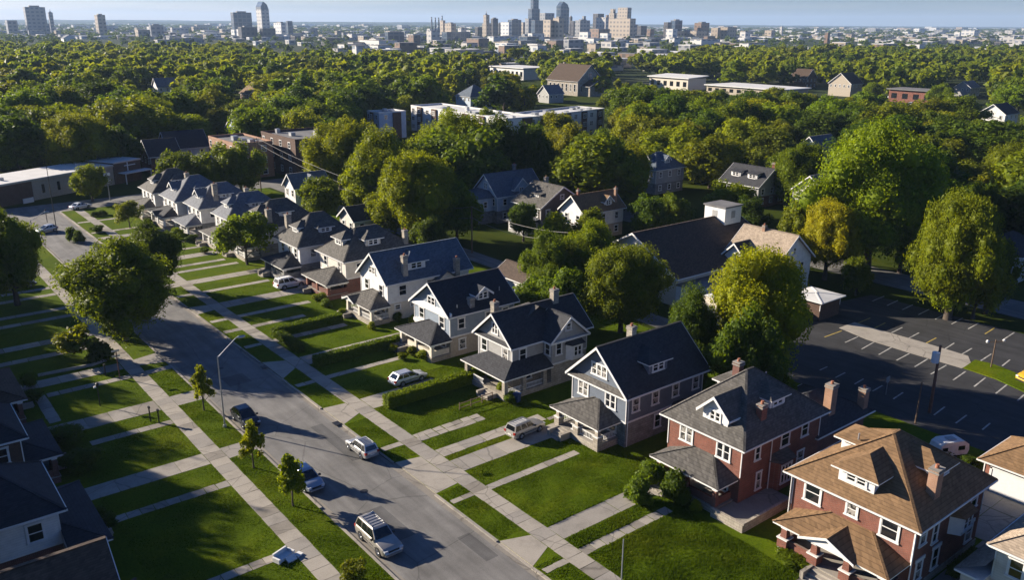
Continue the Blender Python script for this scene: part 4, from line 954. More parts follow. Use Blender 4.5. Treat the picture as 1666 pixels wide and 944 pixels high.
# parsonage
h = mid('white house with tan ridge roof and dark cross gable next to the church', 106.6, 71.0, 9.0, 9.0, 5.6, .8, m['roof_tan'], m['side_white'], m['side_white'], 'side')
gable_roof(h, -4.6, .2, -1.5, 4.6, 5.6, .95, m['roof_char'], name='cross_gable_roof'); b = MB(); b.prism([(-4.1,-1.0,0),(-.3,-1.0,0),(-.3,-1.0,5.7),(-2.2,-1.0,7.6),(-4.1,-1.0,5.7)], (0,.99,0)); b.build('front_gable', m['side_white'], h)
window(h, 'f', -2.2, 5.6, -1.0, .9, 1.1, 'pair'); chimney(h, -1.0, 4.2, 8.4, 10.0, .5, .5, m['brick_orange']); window(h, 'r', 4.5, 7.1, 4.5, .6, 1.0)
# small buildings on the back lots
h = mid('white garage with dark gable roof beside the round olive tree', 76.7, 93.8, 6.4, 4.6, 3.0, .6, m['roof_dkbrown'], m['side_white'], None, 'side', win=False, cat='garage', name='garage', zs=1.4)
for u in (-1.6, 1.6):
    b = MB(); b.box(u-1.2, -.05, .0, u+1.2, -.004, 2.2); b.build('garage_door', m['garage'], h)
h = mid('white cottage with grey gable roof and white dormer by the utility pole', 76.8, 172.4, 5.4, 8.0, 5.2, .9, m['roof_grey'], m['side_white'], m['side_white'])
dormer(h, 'r', 4, 2.4, 5.9, 2.2, 1.0, 2, m['white'], m['roof_grey'], 'gable', .9, ('pair', .9, .8), .3)
h = mid('small cream carriage house with charcoal gable roof, behind the dark hip roofed house', 74.2, 141, 5.8, 6.2, 4.0, .7, m['roof_char'], m['side_cream'], m['cream'])
h = mid('small flat roofed blue-grey hut at the corner of the parking lot', 104.0, 61.5, 4.6, 5.0, 2.9, .12, m['flat_white'], m['brick_brown'], None, 'hip', win=False, cat='hut', name='hut', zs=1.4); b = MB(); b.box(-.5,-.05,0,.5,-.004,2); b.build('side_door', m['door'], h)
h = mid('brick garage with tan hip roof and white overhead door', 75.4, 21.2, 5.6, 6.0, 3.0, .62, m['roof_brown'], m['brick_red'], None, 'hip', win=False, cat='garage', name='garage', zs=1.4)
b = MB(); b.box(-2.1, -.06, 0, 2.1, -.004, 2.35); b.build('garage_door', m['garage'], h); b = MB(); b.box(-2.3,-.1,0,-2.11,-.004,2.5); b.box(2.11,-.1,0,2.3,-.004,2.5); b.box(-2.3,-.1,2.36,2.3,-.004,2.55); b.build('door_frame', m['white'], h)
h = mid('cream house with greyish tan roofs at the very corner of the view beside the drive', 58.5, 10.6, 8.4, 11, 5.4, .6, m['roof_tan'], m['side_cream'], m['cream'], 'hip')
b = MB(); b.poly([(-6.2,-1.5,3.0),(-4.21,-1.5,4.3),(-4.21,9,4.3),(-6.2,9,3.0)]); b.build('side_roof', m['roof_tan'], h)
b = MB(); b.box(-5.8,-1.1,0,-4.22,8.6,2.9); b.build('side_addition', m['cream'], h); b = MB(); b.box(-6.16,-1.46,2.84,-4.25,8.96,2.985); b.build('side_fascia', m['white'], h)
# caravan
t = thing('caravan', 'white rounded travel trailer parked in shade by the parking lot', 'trailer', (79.3, 31.6, 0), R(-25)); t.scale = (.68, .68, .68)
b = MB(); prof = [(-2.4,.55),(-2.5,1.2),(-2.2,2.2),(-1.5,2.65),(1.5,2.65),(2.3,2.1),(2.45,1.2),(2.2,.55)]
b.prism([(x,-1.1,z) for x, z in prof], (0,2.2,0)); b.build('body', m['side_white'], t)
b = MB(); b.box(-.7,-1.13,.7,.05,-1.102,2.2); b.build('door', m['garage'], t); b = MB(); b.box(.6,-1.125,1.3,1.7,-1.103,1.95); b.build('window', m['carglass'], t); b = MB(); b.box(-2.0,-1.125,1.3,-1.1,-1.103,1.9); b.build('window', m['carglass'], t)
b = MB(); b.box(-.6,-.5,2.651,.6,.5,2.8); b.build('roof_hatch', m['steel'], t)
for s in (-1, 1): MB().tube([(.2,s*1.0,.32),(.2,s*1.18,.32)], .32, 0, 14).build('wheel', m['rubber'], t)
# long flat-roofed hall at the end of the street
h = thing('church_hall', 'long low flat white-roofed hall of brown brick and grey stucco with a wall cross', 'hall', (28.2, 217.2, 0), R(27)); FOOT.append((14, 214, 66, 252))
Lh, Dh, Hh = 38, 12.5, 4.9
b = MB(); b.box(-6, 0, 0, 6.6, Dh, Hh, 0, 't'); b.box(6.6, .25, 0, 29.5, Dh, Hh, 1, 't'); b.box(29.5, -.05, 0, Lh, Dh, Hh+.5, 0, 't'); b.build('wall', [m['brick_brown'], m['tan']], h)
b = MB(); b.box(-6.1, -.12, Hh, 29.4, Dh+.1, Hh+.15, 0); b.box(29.4, -.15, Hh+.5, Lh+.1, Dh+.1, Hh+.65, 0); b.box(6.4, -.15, Hh-.35, 29.4, .2, Hh-.01, 1); b.build('roof', [m['flat_white'], m['steel']], h)
b = MB(); b.box(-6.1, -.2, Hh-.3, 6.5, -.02, Hh-.01); b.box(29.4, -.2, Hh+.3, Lh+.1, -.06, Hh+.49); b.build('coping', m['steel'], h)
for x in (9.5, 13.6, 17.7, 26): 
    b = MB(); b.box(x-.35, .2, 1.4, x+.35, .246, 3.4); b.build('window', m['glass'], h)
b = MB(); b.box(30.6, -2.6, 2.6, Lh+1.2, -.06, 2.85, 0); b.box(30.8, -2.5, 0, 31.0, -2.3, 2.6, 0); b.box(Lh+.9, -2.5, 0, Lh+1.1, -2.3, 2.6, 0); b.build('entrance_canopy', m['white'], h)
b = MB(); b.box(32.5, -.1, 0, 35, -.06, 2.3); b.build('entrance_door', m['door'], h)
b = MB(); b.box(33.6, -.2, 2.95, 33.85, -.08, 5.2); b.box(32.7, -.199, 4.25, 36.2, -.081, 4.45); b.build('cross', m['white'], h)
for x, y in ((2, 4), (1.2, 8), (24, 6), (Lh-3, 9)):
    b = MB(); b.box(x, y, Hh+.16, x+.9, y+.9, Hh+.8); b.build('roof_unit', m['steel'], h)
b = MB(); b.box(3.2, -1.0, 0, 5.8, -.8, 1.1); b.build('notice_board', m['white'], h)

def block(label, x0, y0, w_, d_, hgt, wallm, rz=0, cat='apartment block', name='apartment_block', floors=3, roofm=None, bays=None, inset=None, front=True, side=True, roof_units=3, seed=0, par=.5, st='dh', ww=1.2, wh=1.5):
    """flat-roofed block; local x along the front, y back, front faces -y"""
    h = thing(name, label, cat, (x0, y0, 0), rz)
    cx, cyy = math.cos(rz), math.sin(rz)
    cs = [(x0+a*cx-b_*cyy, y0+a*cyy+b_*cx) for a, b_ in ((0,0),(w_,0),(w_,d_),(0,d_))]
    FOOT.append((min(c[0] for c in cs)-1, min(c[1] for c in cs)-1, max(c[0] for c in cs)+1, max(c[1] for c in cs)+1))
    wm = wallm if isinstance(wallm, list) else [wallm]
    n = bays or max(2, int(w_/5)); b = MB()
    b.box(0, 0, 0, w_, d_, hgt, 0, 't')
    if len(wm) > 1:
        for i in range(n):
            if i % 2: b.box(w_*i/n, -.5, 0, w_*(i+.62)/n, -.003, hgt+.15, 1)
        k = max(2, int(d_/7))
        for i in range(k):
            if i % 2: b.box(w_+.003, d_*i/k, 0, w_+.4, d_*(i+.6)/k, hgt+.12, 1)
    b.build('wall', wm, h)
    b = MB(); b.box(.25, .25, hgt-.3, w_-.25, d_-.25, hgt-.1); b.build('roof', roofm or m['flat_white'], h)
    b = MB(); b.box(-.06, -.06, hgt, w_+.06, .25, hgt+par); b.box(-.06, d_-.25, hgt, w_+.06, d_+.06, hgt+par); b.box(-.06, .252, hgt, .25, d_-.252, hgt+par); b.box(w_-.25, .252, hgt, w_+.06, d_-.252, hgt+par); b.build('parapet', m['flat_white'] if roofm is None else wm[0], h)
    r = random.Random(seed); fh = hgt/floors
    for f in range(floors):
        if front:
            for i in range(n): window(h, 'f', w_*(i+.31)/n, fh*(f+.55), -.5 if (len(wm) > 1 and i % 2) else 0, ww, min(wh, fh*.55), st)
        if side:
            k = max(2, int(d_/4.5))
            for i in range(k): window(h, 'r', d_*(i+.5)/k, fh*(f+.55), w_+(.4 if False else 0), ww, min(wh, fh*.55), st)
            for i in range(k): window(h, 'l', d_*(i+.5)/k, fh*(f+.55), 0, ww, min(wh, fh*.55), st)
    for i in range(roof_units):
        x, y, s = r.uniform(1, w_-3), r.uniform(1, d_-3), r.uniform(.9, 2.2)
        b = MB(); b.box(x, y, hgt-.095, x+s, y+s*.8, hgt+r.uniform(.5, 1.1)); b.build('roof_unit', m['steel'], h)
    return h
RB = R(-90)
# orange-brown brick walk-ups (front facing the row)
block('three-storey orange brick walk-up with dark flat roof, nearer of the two', 81.9, 238.5, 20, 10, 9, m['brick_orange'], RB, floors=3, roofm=m['flat_grey'], roof_units=4, seed=2)
block('dark brick walk-up with parapet and chimneys beside the orange brick one', 94.5, 232, 22, 16, 10, m['brick_brown'], RB, floors=3, roofm=m['flat_grey'], roof_units=5, seed=5)
h = mid('small dark brick house with charcoal gable roof next to the long hall', 66.5, 241, 9, 8, 4.6, .85, m['roof_char'], m['brick_brown'], m['brick_dk'])
h = mid('slate-blue house with dark gable roof between the hall and the brick walk-ups', 73.5, 247, 9, 11, 5.4, .9, m['roof_navy'], m['side_ltblue'], m['brick_dk'])
# white and brown apartments
block('long white and brown apartment block with white flat roof', 176, 284, 59, 14, 9, [m['white'], m['brick_brown']], RB, floors=3, bays=12, roof_units=12, seed=3, st='pair', ww=1.6)
block('white and brown apartment wing facing the trees, joined at the corner', 190.3, 224.8, 38, 13, 9.05, [m['white'], m['brick_brown']], R(10), floors=3, bays=8, roof_units=9, seed=4, st='pair', ww=1.6)
block('small blue-white apartment block with dark stair tower', 152, 275, 8.4, 11, 9, [m['side_ltblue'], m['brick_brown']], RB, floors=3, bays=3, roof_units=2, seed=6)
# large brown-roofed stone church
x, y = at(940, 133, 8)
h = mid('large stone church with steep brown roof and dark shaded gable', x+.6, y+.6, 26, 19, 8, .88, m['roof_church'], m['stone'], None, 'side', .7, 'church', 'stone_church', win=False)
for u in (-10.5, -7, -3.5, 0, 3.5, 7, 10.5): window(h, 'f', u, 4.4, 0, 1.5, 4)
for u in (3, 7.5, 12, 16): window(h, 'r', u, 4.2, 13, 1.3, 3.6)
window(h, 'r', 9.5, 11, 13, 2.4, 3.2, 'tri'); chimney(h, -12, 12, 10, 17.5, 1.2, 1.2, m['stone'])
b = MB(); b.box(13.01, 3, 0, 20, 16, 5.5, 0, 't'); b.build('side_chapel', m['stone'], h); gable_roof(h, 12.5, 20.6, 2.2, 16.8, 5.5, .5, m['roof_dkbrown'], along='x', name='chapel_roof')
# pale modern halls
def hall(label, px, py, z, w_, d_, hgt, wallm, roofm, rz=RB, name='hall', tilt=0):
    x, y = at(px, py, z); h = thing(name, label, 'hall', (x, y, 0), rz); b = MB(); b.box(0, 0, 0, w_, d_, hgt, 0, 't'); b.build('wall', wallm, h)
    FOOT.append((x-2, y-w_-2, x+d_+2, y+2))
    b = MB(); b.prism([(-1.2,-1.2,hgt),(w_+1.2,-1.2,hgt),(w_+1.2,d_+1.2,hgt+tilt),(-1.2,d_+1.2,hgt+tilt)], (0,0,.5)); b.build('roof', roofm, h)
    k = max(3, int(w_/5))
    for i in range(k):
        b = MB(); b.box(w_*(i+.25)/k, -.08, hgt*.3, w_*(i+.75)/k, -.004, hgt*.72); b.build('window', m['glass'], h)
    return h
hall('white hall with broad pale tilted roof beyond the apartments', 1057, 124, 7, 32, 17, 7, m['cream'], m['flat_white'], tilt=1)
hall('long low building with thin white canopy roof beside the tilted hall', 1150, 137, 5, 52, 26, 4.6, m['tan'], m['flat_white'])
hall('pale grey flat building past the brown-roofed church', 797, 110, 7, 40, 26, 8, m['flat_white'], m['flat_white'])
hall('red brick school block with grey roof and ribbon of windows', 1447, 146, 6, 24, 14, 6.4, m['brick_red'], m['flat_grey'])
for lab, px, py, z, w_, d_, e, p, rm, wm_, k in (
  ('white gabled house with dark roof at the edge by the clearing', 1637, 187, 5.6, 10, 12, 5.6, .7, 'roof_char', 'side_white', 'front'),
  ('small pale house peeping from dark trees on the skyline side', 1580, 143, 5, 9, 12, 5, .7, 'roof_grey', 'side_grey', 'front'),
  ('pale stone mansion with brown gables on the far lawn', 1385, 140, 6, 14, 12, 7, .8, 'roof_church', 'tan', 'front'),
  ('house with brown gable roof beyond the long canopy building', 1312, 128, 6, 12, 12, 6, .9, 'roof_church', 'brick_brown', 'side'),
  ('blue-white house half hidden behind the tall street trees', 1335, 243, 6, 7, 10, 5.6, .9, 'roof_grey', 'side_ltblue', 'front'),
  ('pale cottage beside the stone church', 893, 152, 5, 9, 10, 4.4, .9, 'roof_grey', 'side_grey', 'front'),
  ('round-fronted white house behind the long apartment block', 765, 158, 6, 12, 13, 6, .8, 'roof_blue', 'side_ltblue', 'hip'),
  ('brown roofed house lost in the treetops past the hall', 405, 150, 7, 12, 14, 6, .7, 'roof_brown', 'brick_orange', 'side'),
  ('grey roofed house showing between treetops beyond the walk-ups', 388, 212, 6, 11, 10, 6, .7, 'roof_grey', 'side_ltblue', 'front'),
  ('white gabled house in the canopy over the hall', 255, 140, 7, 9, 10, 6.4, .9, 'roof_grey', 'side_white', 'front'),
  ('small white house deep in the woods', 103, 62, 8, 22, 20, 8, .6, 'roof_grey', 'side_white', 'side'),
  ('dark roofed cottage behind the yellow tree', 1345, 318, 5, 8, 9, 5, .8, 'roof_grey', 'side_cream', 'front'),
  ('dark house in shade at the edge past the street trees', 1664, 420, 4.5, 8, 10, 4.5, .6, 'roof_char', 'side_grey', 'hip')):
    x, y = at(px, py, z); mid(lab, x+.5, y+.5, w_, d_, e, p, m[rm], m[wm_], None, k)
# ------------------------------------------------------------------ trees
def leafmat():
    m = bpy.data.materials.new('leaves'); m.use_nodes = True; nt = m.node_tree; nt.nodes.clear()
    out = nt.nodes.new('ShaderNodeOutputMaterial'); oi = nt.nodes.new('ShaderNodeObjectInfo')
    co = coords(nt, kind='Object'); n = N(nt, 'ShaderNodeTexNoise', i_Scale=5.0, i_Detail=3.0, i_Roughness=.6); L(nt, co, 0, n, 'Vector')
    n2 = N(nt, 'ShaderNodeTexNoise', i_Scale=42.0, i_Detail=2.0); L(nt, co, 0, n2, 'Vector')
    v = ramp(nt, n, 'Fac', [(.3, (.75,.80,.85)), (.5, (1,1,1)), (.72, (1.25,1.22,.9))])
    v2 = ramp(nt, n2, 'Fac', [(.3, (.7,.75,.75)), (.7, (1.3,1.25,1.1))])
    m1 = mixc(nt, 'MULTIPLY', 1, (oi, 'Color'), (v, 'Color')); m2 = mixc(nt, 'MULTIPLY', 1, (m1, 2), (v2, 'Color'))
    d = N(nt, 'ShaderNodeBsdfPrincipled', i_Roughness=.55); d.inputs['Specular IOR Level'].default_value = .12; L(nt, m2, 2, d, 'Base Color')
    t = nt.nodes.new('ShaderNodeBsdfTranslucent'); tc = mixc(nt, 'MULTIPLY', 1, (m2, 2), (2.0, 1.8, .5)); L(nt, tc, 2, t, 'Color')
    mx = nt.nodes.new('ShaderNodeMixShader'); mx.inputs[0].default_value = .42
    nt.links.new(d.outputs[0], mx.inputs[1]); nt.links.new(t.outputs[0], mx.inputs[2]); nt.links.new(mx.outputs[0], out.inputs[0]); return m
MT['leaf'] = leafmat()
ICO_V = None
def ico():
    import bmesh
    bm = bmesh.new(); bmesh.ops.create_icosphere(bm, subdivisions=1, radius=1)
    v = np.array([p.co[:] for p in bm.verts]); f = np.array([[q.index for q in p.verts] for p in bm.faces]); bm.free(); return v, f
IV, IF = ico()
def leaf_arrays(lobes, nleaf, ls, rng, core=.7, squash=.85):
    """lobes: (x, y, z, r).  leaf blades spread over and into each lobe, plus a rough inner mass"""
    V, Q, T = [], [], []; nv = 0
    lob = np.array(lobes); tot = (lob[:,3]**2).sum()
    for x, y, z, r in lob:
        k = max(6, int(nleaf*r*r/tot)); d = rng.normal(size=(k,3)); d /= np.linalg.norm(d, axis=1)[:,None]
        d[:,2] = np.where((d[:,2] < -.3) & (rng.random(k) < .6), -d[:,2], d[:,2])
        rad = r*(1.06-.34*rng.random(k)**1.6)*(1+.16*np.sin(d[:,0]*7+x*9)*np.sin(d[:,1]*6+z*7))
        c = np.array([x,y,z])+d*rad[:,None]*np.array([1,1,squash])
        nrm = d+rng.normal(size=(k,3))*.75+np.array([0,0,.25]); nrm /= np.linalg.norm(nrm, axis=1)[:,None]
        a = np.cross(nrm, rng.normal(size=(k,3))); a /= np.linalg.norm(a, axis=1)[:,None]; b = np.cross(nrm, a)
        s = ls*(.45+1.1*rng.random(k)**1.5)[:,None]
        p = np.stack([c-a*s, c-b*s*.62+nrm*s*.12, c+a*s*1.1, c+b*s*.62+nrm*s*.12], 1)
        V.append(p.reshape(-1,3)); Q.append(nv+np.arange(4*k).reshape(-1,4)); nv += 4*k
        if core:
            cv = IV*(r*core*(.85+.3*rng.random((len(IV),1))))*np.array([1,1,squash])+np.array([x,y,z]); V.append(cv); T.append(nv+IF); nv += len(IV)
    return np.concatenate(V), np.concatenate(Q), (np.concatenate(T) if T else np.zeros((0,3), int))
def arr_mesh(name, V, Q, T, mat):
    me = bpy.data.meshes.new(name); nq, ntr = len(Q), len(T)
    me.vertices.add(len(V)); me.vertices.foreach_set('co', np.ascontiguousarray(V, dtype=np.float32).ravel())
    lv = np.concatenate([Q.ravel(), T.ravel()]).astype(np.int32); me.loops.add(len(lv)); me.loops.foreach_set('vertex_index', lv)
    me.polygons.add(nq+ntr); st = np.concatenate([np.arange(nq)*4, nq*4+np.arange(ntr)*3]).astype(np.int32)
    me.polygons.foreach_set('loop_start', st); me.update(calc_edges=True); me.materials.append(mat); return me
def make_lobes(kind, rng, n):
    L_ = []
    if kind == 'cone':
        for i in range(n):
            t = (i+.5)/n; z = .1+.88*t; R_ = .30*(1-t)**.8+.02; a = i*2.4
            L_.append((math.cos(a)*R_*.6, math.sin(a)*R_*.6, z, .1+.1*(1-t)))
        return L_
    cz, rz, rx, lo, hi = {'broad': (.52,.47,.50,.09,.18), 'tall': (.53,.47,.36,.07,.14), 'vase': (.51,.48,.46,.07,.14), 'round': (.52,.47,.44,.08,.16), 'sparse': (.58,.40,.44,.07,.13), 'young': (.56,.43,.25,.06,.11)}[kind]
    p1, p2, p3 = rng.uniform(0, 6.28, 3)
    for i in range(n):
        while True:
            d = rng.normal(size=3); d /= np.linalg.norm(d); rr = rng.random()**.38
            if d[2] < -.75: continue
            break
        r = rng.uniform(lo, hi)
        k = max(0, 1-r/rx*.3)*rng.uniform(.8, 1.1)
        sh = 1.0
        if kind == 'vase': sh = .75+.25*min(1, max(0, (d[2]+.6)/1.2))
        if kind in ('tall', 'young'): sh = 1.0-(.45 if kind == 'tall' else .75)*max(0, d[2])**1.2
        th = math.atan2(d[1], d[0]); sh *= 1+.17*math.sin(2*th+p1+d[2]*1.5)+.13*math.sin(3*th+p2-d[2]*2)+.09*math.sin(5*th+p3); sh *= rng.uniform(.88, 1.14)
        L_.append((d[0]*rx*k*rr*sh, d[1]*rx*k*rr*sh, cz+d[2]*rz*max(.2, 1-r/rz*.45)*rng.uniform(.85, 1.08)*rr*(1+.1*math.sin(2*th+p3)), r))
    return L_
def trunk_mesh(name, lobes, rng, r0=.028, base=.0, n_l=9, top=.62):
    b = MB(); wob = lambda s: rng.uniform(-s, s)
    pts = [(0,0,base-.01),(wob(.008),wob(.008),.12),(wob(.015),wob(.015),.28),(wob(.02),wob(.02),top)]
    b.tube(pts, [r0*1.5, r0, r0*.85, r0*.3], 0, 9)
    idx = rng.permutation(len(lobes))[:n_l]
    for i in idx:
        x, y, z, r = lobes[i]; zs = min(max(.15, z*.5+wob(.05)), .5); m_ = (x*.45, y*.45, zs+(z-zs)*.6)
        b.tube([(0,0,zs), m_, (x,y,z)], [r0*.5, r0*.32, r0*.1], 0, 6)
    return b.mesh(name, MT['bark'], smooth=True)
PROTO = {}
def proto(kind, lod, var):
    k = (kind, lod, var)
    if k in PROTO: return PROTO[k]
    rng = np.random.default_rng(abs(hash((len(kind), kind[0], lod, var))) % 99991 if False else (ord(kind[0])*131+ord(kind[1])*17+lod*7+var*1009))
    n, nl, ls = {0: (130, 78000, .0098), 1: (84, 15000, .0195), 2: (40, 3200, .038), 3: (20, 620, .075)}[lod]
    if kind == 'sparse': nl = int(nl*.6)
    if kind == 'young': n, nl, ls = 34, 2600, .032
    if kind == 'cone': n = max(14, n//2)
    lobes = make_lobes(kind, rng, n)
    V, Q, T = leaf_arrays(lobes, nl, ls, rng, core={'sparse': .45, 'young': .55}.get(kind, .64), squash={'vase': 1.5, 'tall': 1.45, 'round': 1.12, 'broad': 1.0}.get(kind, 1))
    zt = np.percentile(V[:,2], 99.6); V[:,2] *= 1/zt if zt > .5 else 1
    PROTO[k] = (arr_mesh('crown_'+kind, V, Q, T, MT['leaf']), trunk_mesh('trunk_'+kind, lobes, rng, {'sparse': .022, 'young': .016}.get(kind, .027)), 2*np.percentile(np.hypot(V[:,0], V[:,1]), 98))
    return PROTO[k]
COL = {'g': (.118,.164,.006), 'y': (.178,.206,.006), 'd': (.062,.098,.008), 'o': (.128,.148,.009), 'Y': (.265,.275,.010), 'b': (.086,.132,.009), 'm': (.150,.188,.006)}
tr = random.Random(23); TREES = []
def tree_at(x, y, h, wd, kind, col, label, lod=1, group=None, name='tree', cat='tree', whole=False):
    cm, tm, w0 = proto(kind, lod, tr.randrange(3 if lod else 2))
    s = wd/w0; rz = tr.uniform(0, 6.28)
    c = COL[col]; k = tr.uniform(.85, 1.15); kk = tr.uniform(.9, 1.12)
    c = (c[0]*k*kk, c[1]*k, c[2]*k, 1)
    t = thing(name, label, cat, (x, y, .0), rz, group)
    a = put('crown', cm, t, sca=(s, s, h)); a.color = c
    put('trunk', tm, t, sca=(h*.9, h*.9, h)); TREES.append((x, y, wd/2)); return t
def tree(px, pyt, wpx, h, kind, col, label, lod=1, **k):
    x, y = at(px, pyt, h); dd = (Vector((x, y, h/2-H))).dot(fw)
    return tree_at(x, y, h, wpx*dd/F, kind, col, label, lod, **k)
# ---- the ones that stand out
T = tree
T(182,392,172,13.5,'round','g','broad dense street tree overhanging the kerb and shading the road',0)
T(243,364,92,11,'round','d','dark street tree tucked just behind the broad one over the road',0)
T(2,345,104,14,'round','g','green tree by the street lamp, cut off at the frame edge near the cross street',0)
0 and tree_at(12, 121, 9, 8, 'round', 'd', 'small dark tree beyond the olive shrub on the shaded lawns', 1)
tree_at(71.8, 50, 11.5, 9, 'round', 'd', 'dark tree added in the gap behind the slate blue house to shade the trailer', 1)  # extra tree, put here to throw shade on the caravan
T(395,348,100,9.0,'sparse','g','slender thin-leaved yard tree in front of the far white houses',1)
T(142,268,64,8.5,'broad','m','lone rounded tree in front of the long white-roofed hall',1)
T(206,328,48,5.5,'sparse','o','leaning brownish ornamental tree on the corner lawn',1)
T(290,248,84,11,'broad','b','dark spreading tree between the hall and the walk-ups',1)
T(385,232,96,12.5,'vase','g','bushy tree in front of the orange brick walk-up',1)
T(345,262,50,8.5,'broad','m','low tree before the corner of the brick walk-up',1)
T(548,196,118,17,'vase','y','bright vase-shaped tree beside the dark brick walk-up',0)
T(618,212,104,17.5,'tall','m','tall tree next in the bright clump behind the white cottage',0)
T(682,250,132,17,'vase','y','bright yellow-green tree towering over the carriage house',0)
T(742,184,128,19.5,'vase','m','highest tree of the central clump, behind the pale blue house',0)
T(806,192,96,18.5,'tall','d','dark tall tree directly above the blue-grey gable roof',0)
T(868,202,84,17,'round','d','dark rounded tree behind the brown side-gabled house',1)
T(930,204,96,16,'round','o','olive rounded tree above the brown-roofed white house',1)
T(1018,236,84,14.5,'vase','y','yellow-green tree between the brown-roofed house and the hip-roofed grey one',0)
T(985,212,70,14,'round','b','mid-green tree behind the yellow-green one near the grey house',1)
T(905,348,62,8.5,'tall','m','slim tree in front of the white brown-roofed house',1)
T(962,340,64,8.5,'tall','g','pointed young tree hiding the wall of the brown-roofed white house',1)
T(893,378,96,10.5,'broad','g','bushy tree rising behind the white garage',0)
T(960,366,104,11,'vase','m','wide tree between garage and church gable',0)
T(1016,402,150,12,'broad','o','round olive tree in front of the dark-roofed church',0)
T(930,440,80,9,'tall','g','narrow green tree at the foot of the round olive one',1)
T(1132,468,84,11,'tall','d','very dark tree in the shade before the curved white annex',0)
T(1248,408,170,15.5,'vase','y','large bright yellow-green tree at the parking lot edge',0)
T(1096,316,58,8,'round','b','small round tree behind the church ridge',1)
T(1192,296,88,9,'broad','m','spreading tree below the twin dormers',1)
T(1225,322,60,8,'round','d','dark small tree beside the belfry lamp',1)
T(1302,236,94,14,'vase','g','layered tree right beside the blue-white half hidden house',0)
T(1440,206,225,24,'broad','m','giant tree by the second street, tallest near the parking lot',0)
T(1512,262,110,17,'tall','g','tree leaning on the giant one along the second street',0)
T(1308,328,74,11.5,'round','o','brownish olive tree beside the golden one',1)
T(1356,328,100,13,'broad','Y','golden yellow tree beside the street',0)
T(1575,316,140,18,'broad','m','loose bright tree standing alone at the curb past the parking lot',0)
T(1645,234,110,16,'broad','o','olive tree at the edge of the view above the second street',0)
T(1610,300,70,13,'round','d','dark tree behind the loose bright curb tree',1)
T(1045,168,96,14,'vase','m','leafy tree in front of the pale tilted hall',1)
T(1105,146,92,13.5,'round','g','tree below the white tilted roof',1)
T(1150,180,120,15,'round','b','dark rounded tree above the grey hip-roofed house',1)
T(1100,205,110,14,'vase','y','yellow-green tree near the grey hip-roofed house chimney',1)
T(1160,222,110,13,'vase','m','tree rising before the twin-dormered house',1)
T(1228,150,110,15,'round','d','dark tree before the long canopy building',1)
T(1250,205,84,12,'round','m','broad tree above the dormered house roof',1)
T(1292,150,100,15,'round','g','large tree in front of the canopy building end',1)
T(1352,158,104,16,'round','g','rounded tree under the lawn by the stone mansion',1)
T(1395,170,90,15,'round','d','dark tree behind the giant one',1)
T(1455,168,110,16,'vase','m','bright tree just below the red brick school block',1)
T(1515,160,84,14,'vase','o','thin olive tree near the blue tarp and school block',1)
T(1540,190,110,16,'round','d','dark mass of a tree below the small white house',1)
T(1600,196,90,14,'round','g','green tree in front of the white gabled edge house',1)
T(1570,155,80,14,'round','m','mid-green tree beside the white gabled edge house',1)
T(1650,198,70,13,'round','d','dark tree under the white gabled edge house',1)
T(120,184,120,17,'broad','m','great bright tree on the slope above the long hall',0)
T(255,160,90,16,'broad','g','large rounded tree above the slate-blue gable house',0)
T(60,140,110,16,'round','m','rounded treetop in the slope woods, above the great bright tree',1)
T(195,140,70,15,'round','g','treetop beside the large rounded tree over the hall',1)
T(20,190,100,16,'round','d','dark tree at the frame edge behind the hall',1)
T(185,205,80,13,'round','d','dark tree some way behind the white hall roof',1)
T(350,178,56,11,'tall','o','feathery pale tree growing behind the walk-up roof',1)
T(450,120,100,16,'round','m','tall tree over the roofs beyond the walk-ups',1)
T(535,152,110,16,'round','g','broad tree behind the dark brick walk-up',1)
T(590,142,90,16,'round','d','dark tree behind the small blue-white block',1)
T(440,168,60,12,'round','d','shaded tree just past the walk-up chimneys',1)
T(820,116,62,13,'round','o','brownish tree on the lawn beside the stone church',1)
T(790,176,44,11,'round','m','small bright tree against the middle of the long white apartment block',1)
T(905,182,56,11,'vase','y','bright tree at the end of the long white apartment block',1)
T(990,150,34,9,'tall','g','narrow tree beside the stone church gable',1)
T(1015,140,30,9,'tall','d','narrow dark tree in the row between stone church and tilted hall',1)
T(1040,134,34,9,'round','b','rounded tree in the row before the tilted hall',1)
T(870,138,30,8,'round','g','small tree by the pale cottage',1)
T(1170,146,40,9,'round','m','small tree hiding part of the long canopy building',1)
T(1260,142,44,10,'round','y','bright tree at the end of the long canopy building',1)
T(1420,134,34,9,'tall','m','slim tree at the lawn past the stone mansion',1)
T(1535,136,50,12,'round','g','tree between the school block and the small pale house',1)
T(640,300,96,10.5,'round','m','bushy tree filling the gap beside the carriage house roof',1)
T(742,296,92,11.5,'round','g','rounded tree between the blue-grey gable roof and the pale blue house',1)
T(590,268,80,11,'round','y','low bright tree behind the white cottage',1)
T(520,290,70,9.5,'round','g','low round tree beside the white cottage gable',1)
T(700,352,60,7.5,'round','d','dark low tree under the towering yellow-green one',1)
T(852,330,50,7.5,'round','d','small dark tree by the glazed back porch',1)
T(1060,320,70,8.5,'round','d','dark tree in front of the grey hip-roofed house yard',1)
T(1400,300,90,14,'round','m','broad lower tree at the foot of the giant one',1)
T(1480,330,90,12,'round','g','spreading low tree along the second street under the giant one',1)
T(1600,420,80,9,'round','m','leafy shoot-like tree under the loose bright curb tree',1)
T(1552,430,60,8,'round','y','small bright tree in front of the loose bright curb tree',1)
T(1540,420,60,7.5,'round','g','short street tree beside the loose bright one',1)
T(1625,390,80,11,'round','d','dense dark tree by the shaded house at the edge',1)
T(1400,420,50,6,'round','g','small tree on the grass by the street, under the giant',1)
T(1270,600,70,6,'round','g','leafy lower growth beside the large lot-edge tree',1)
T(1210,560,60,7,'round','b','dark undergrowth tree behind the red brick house',1)
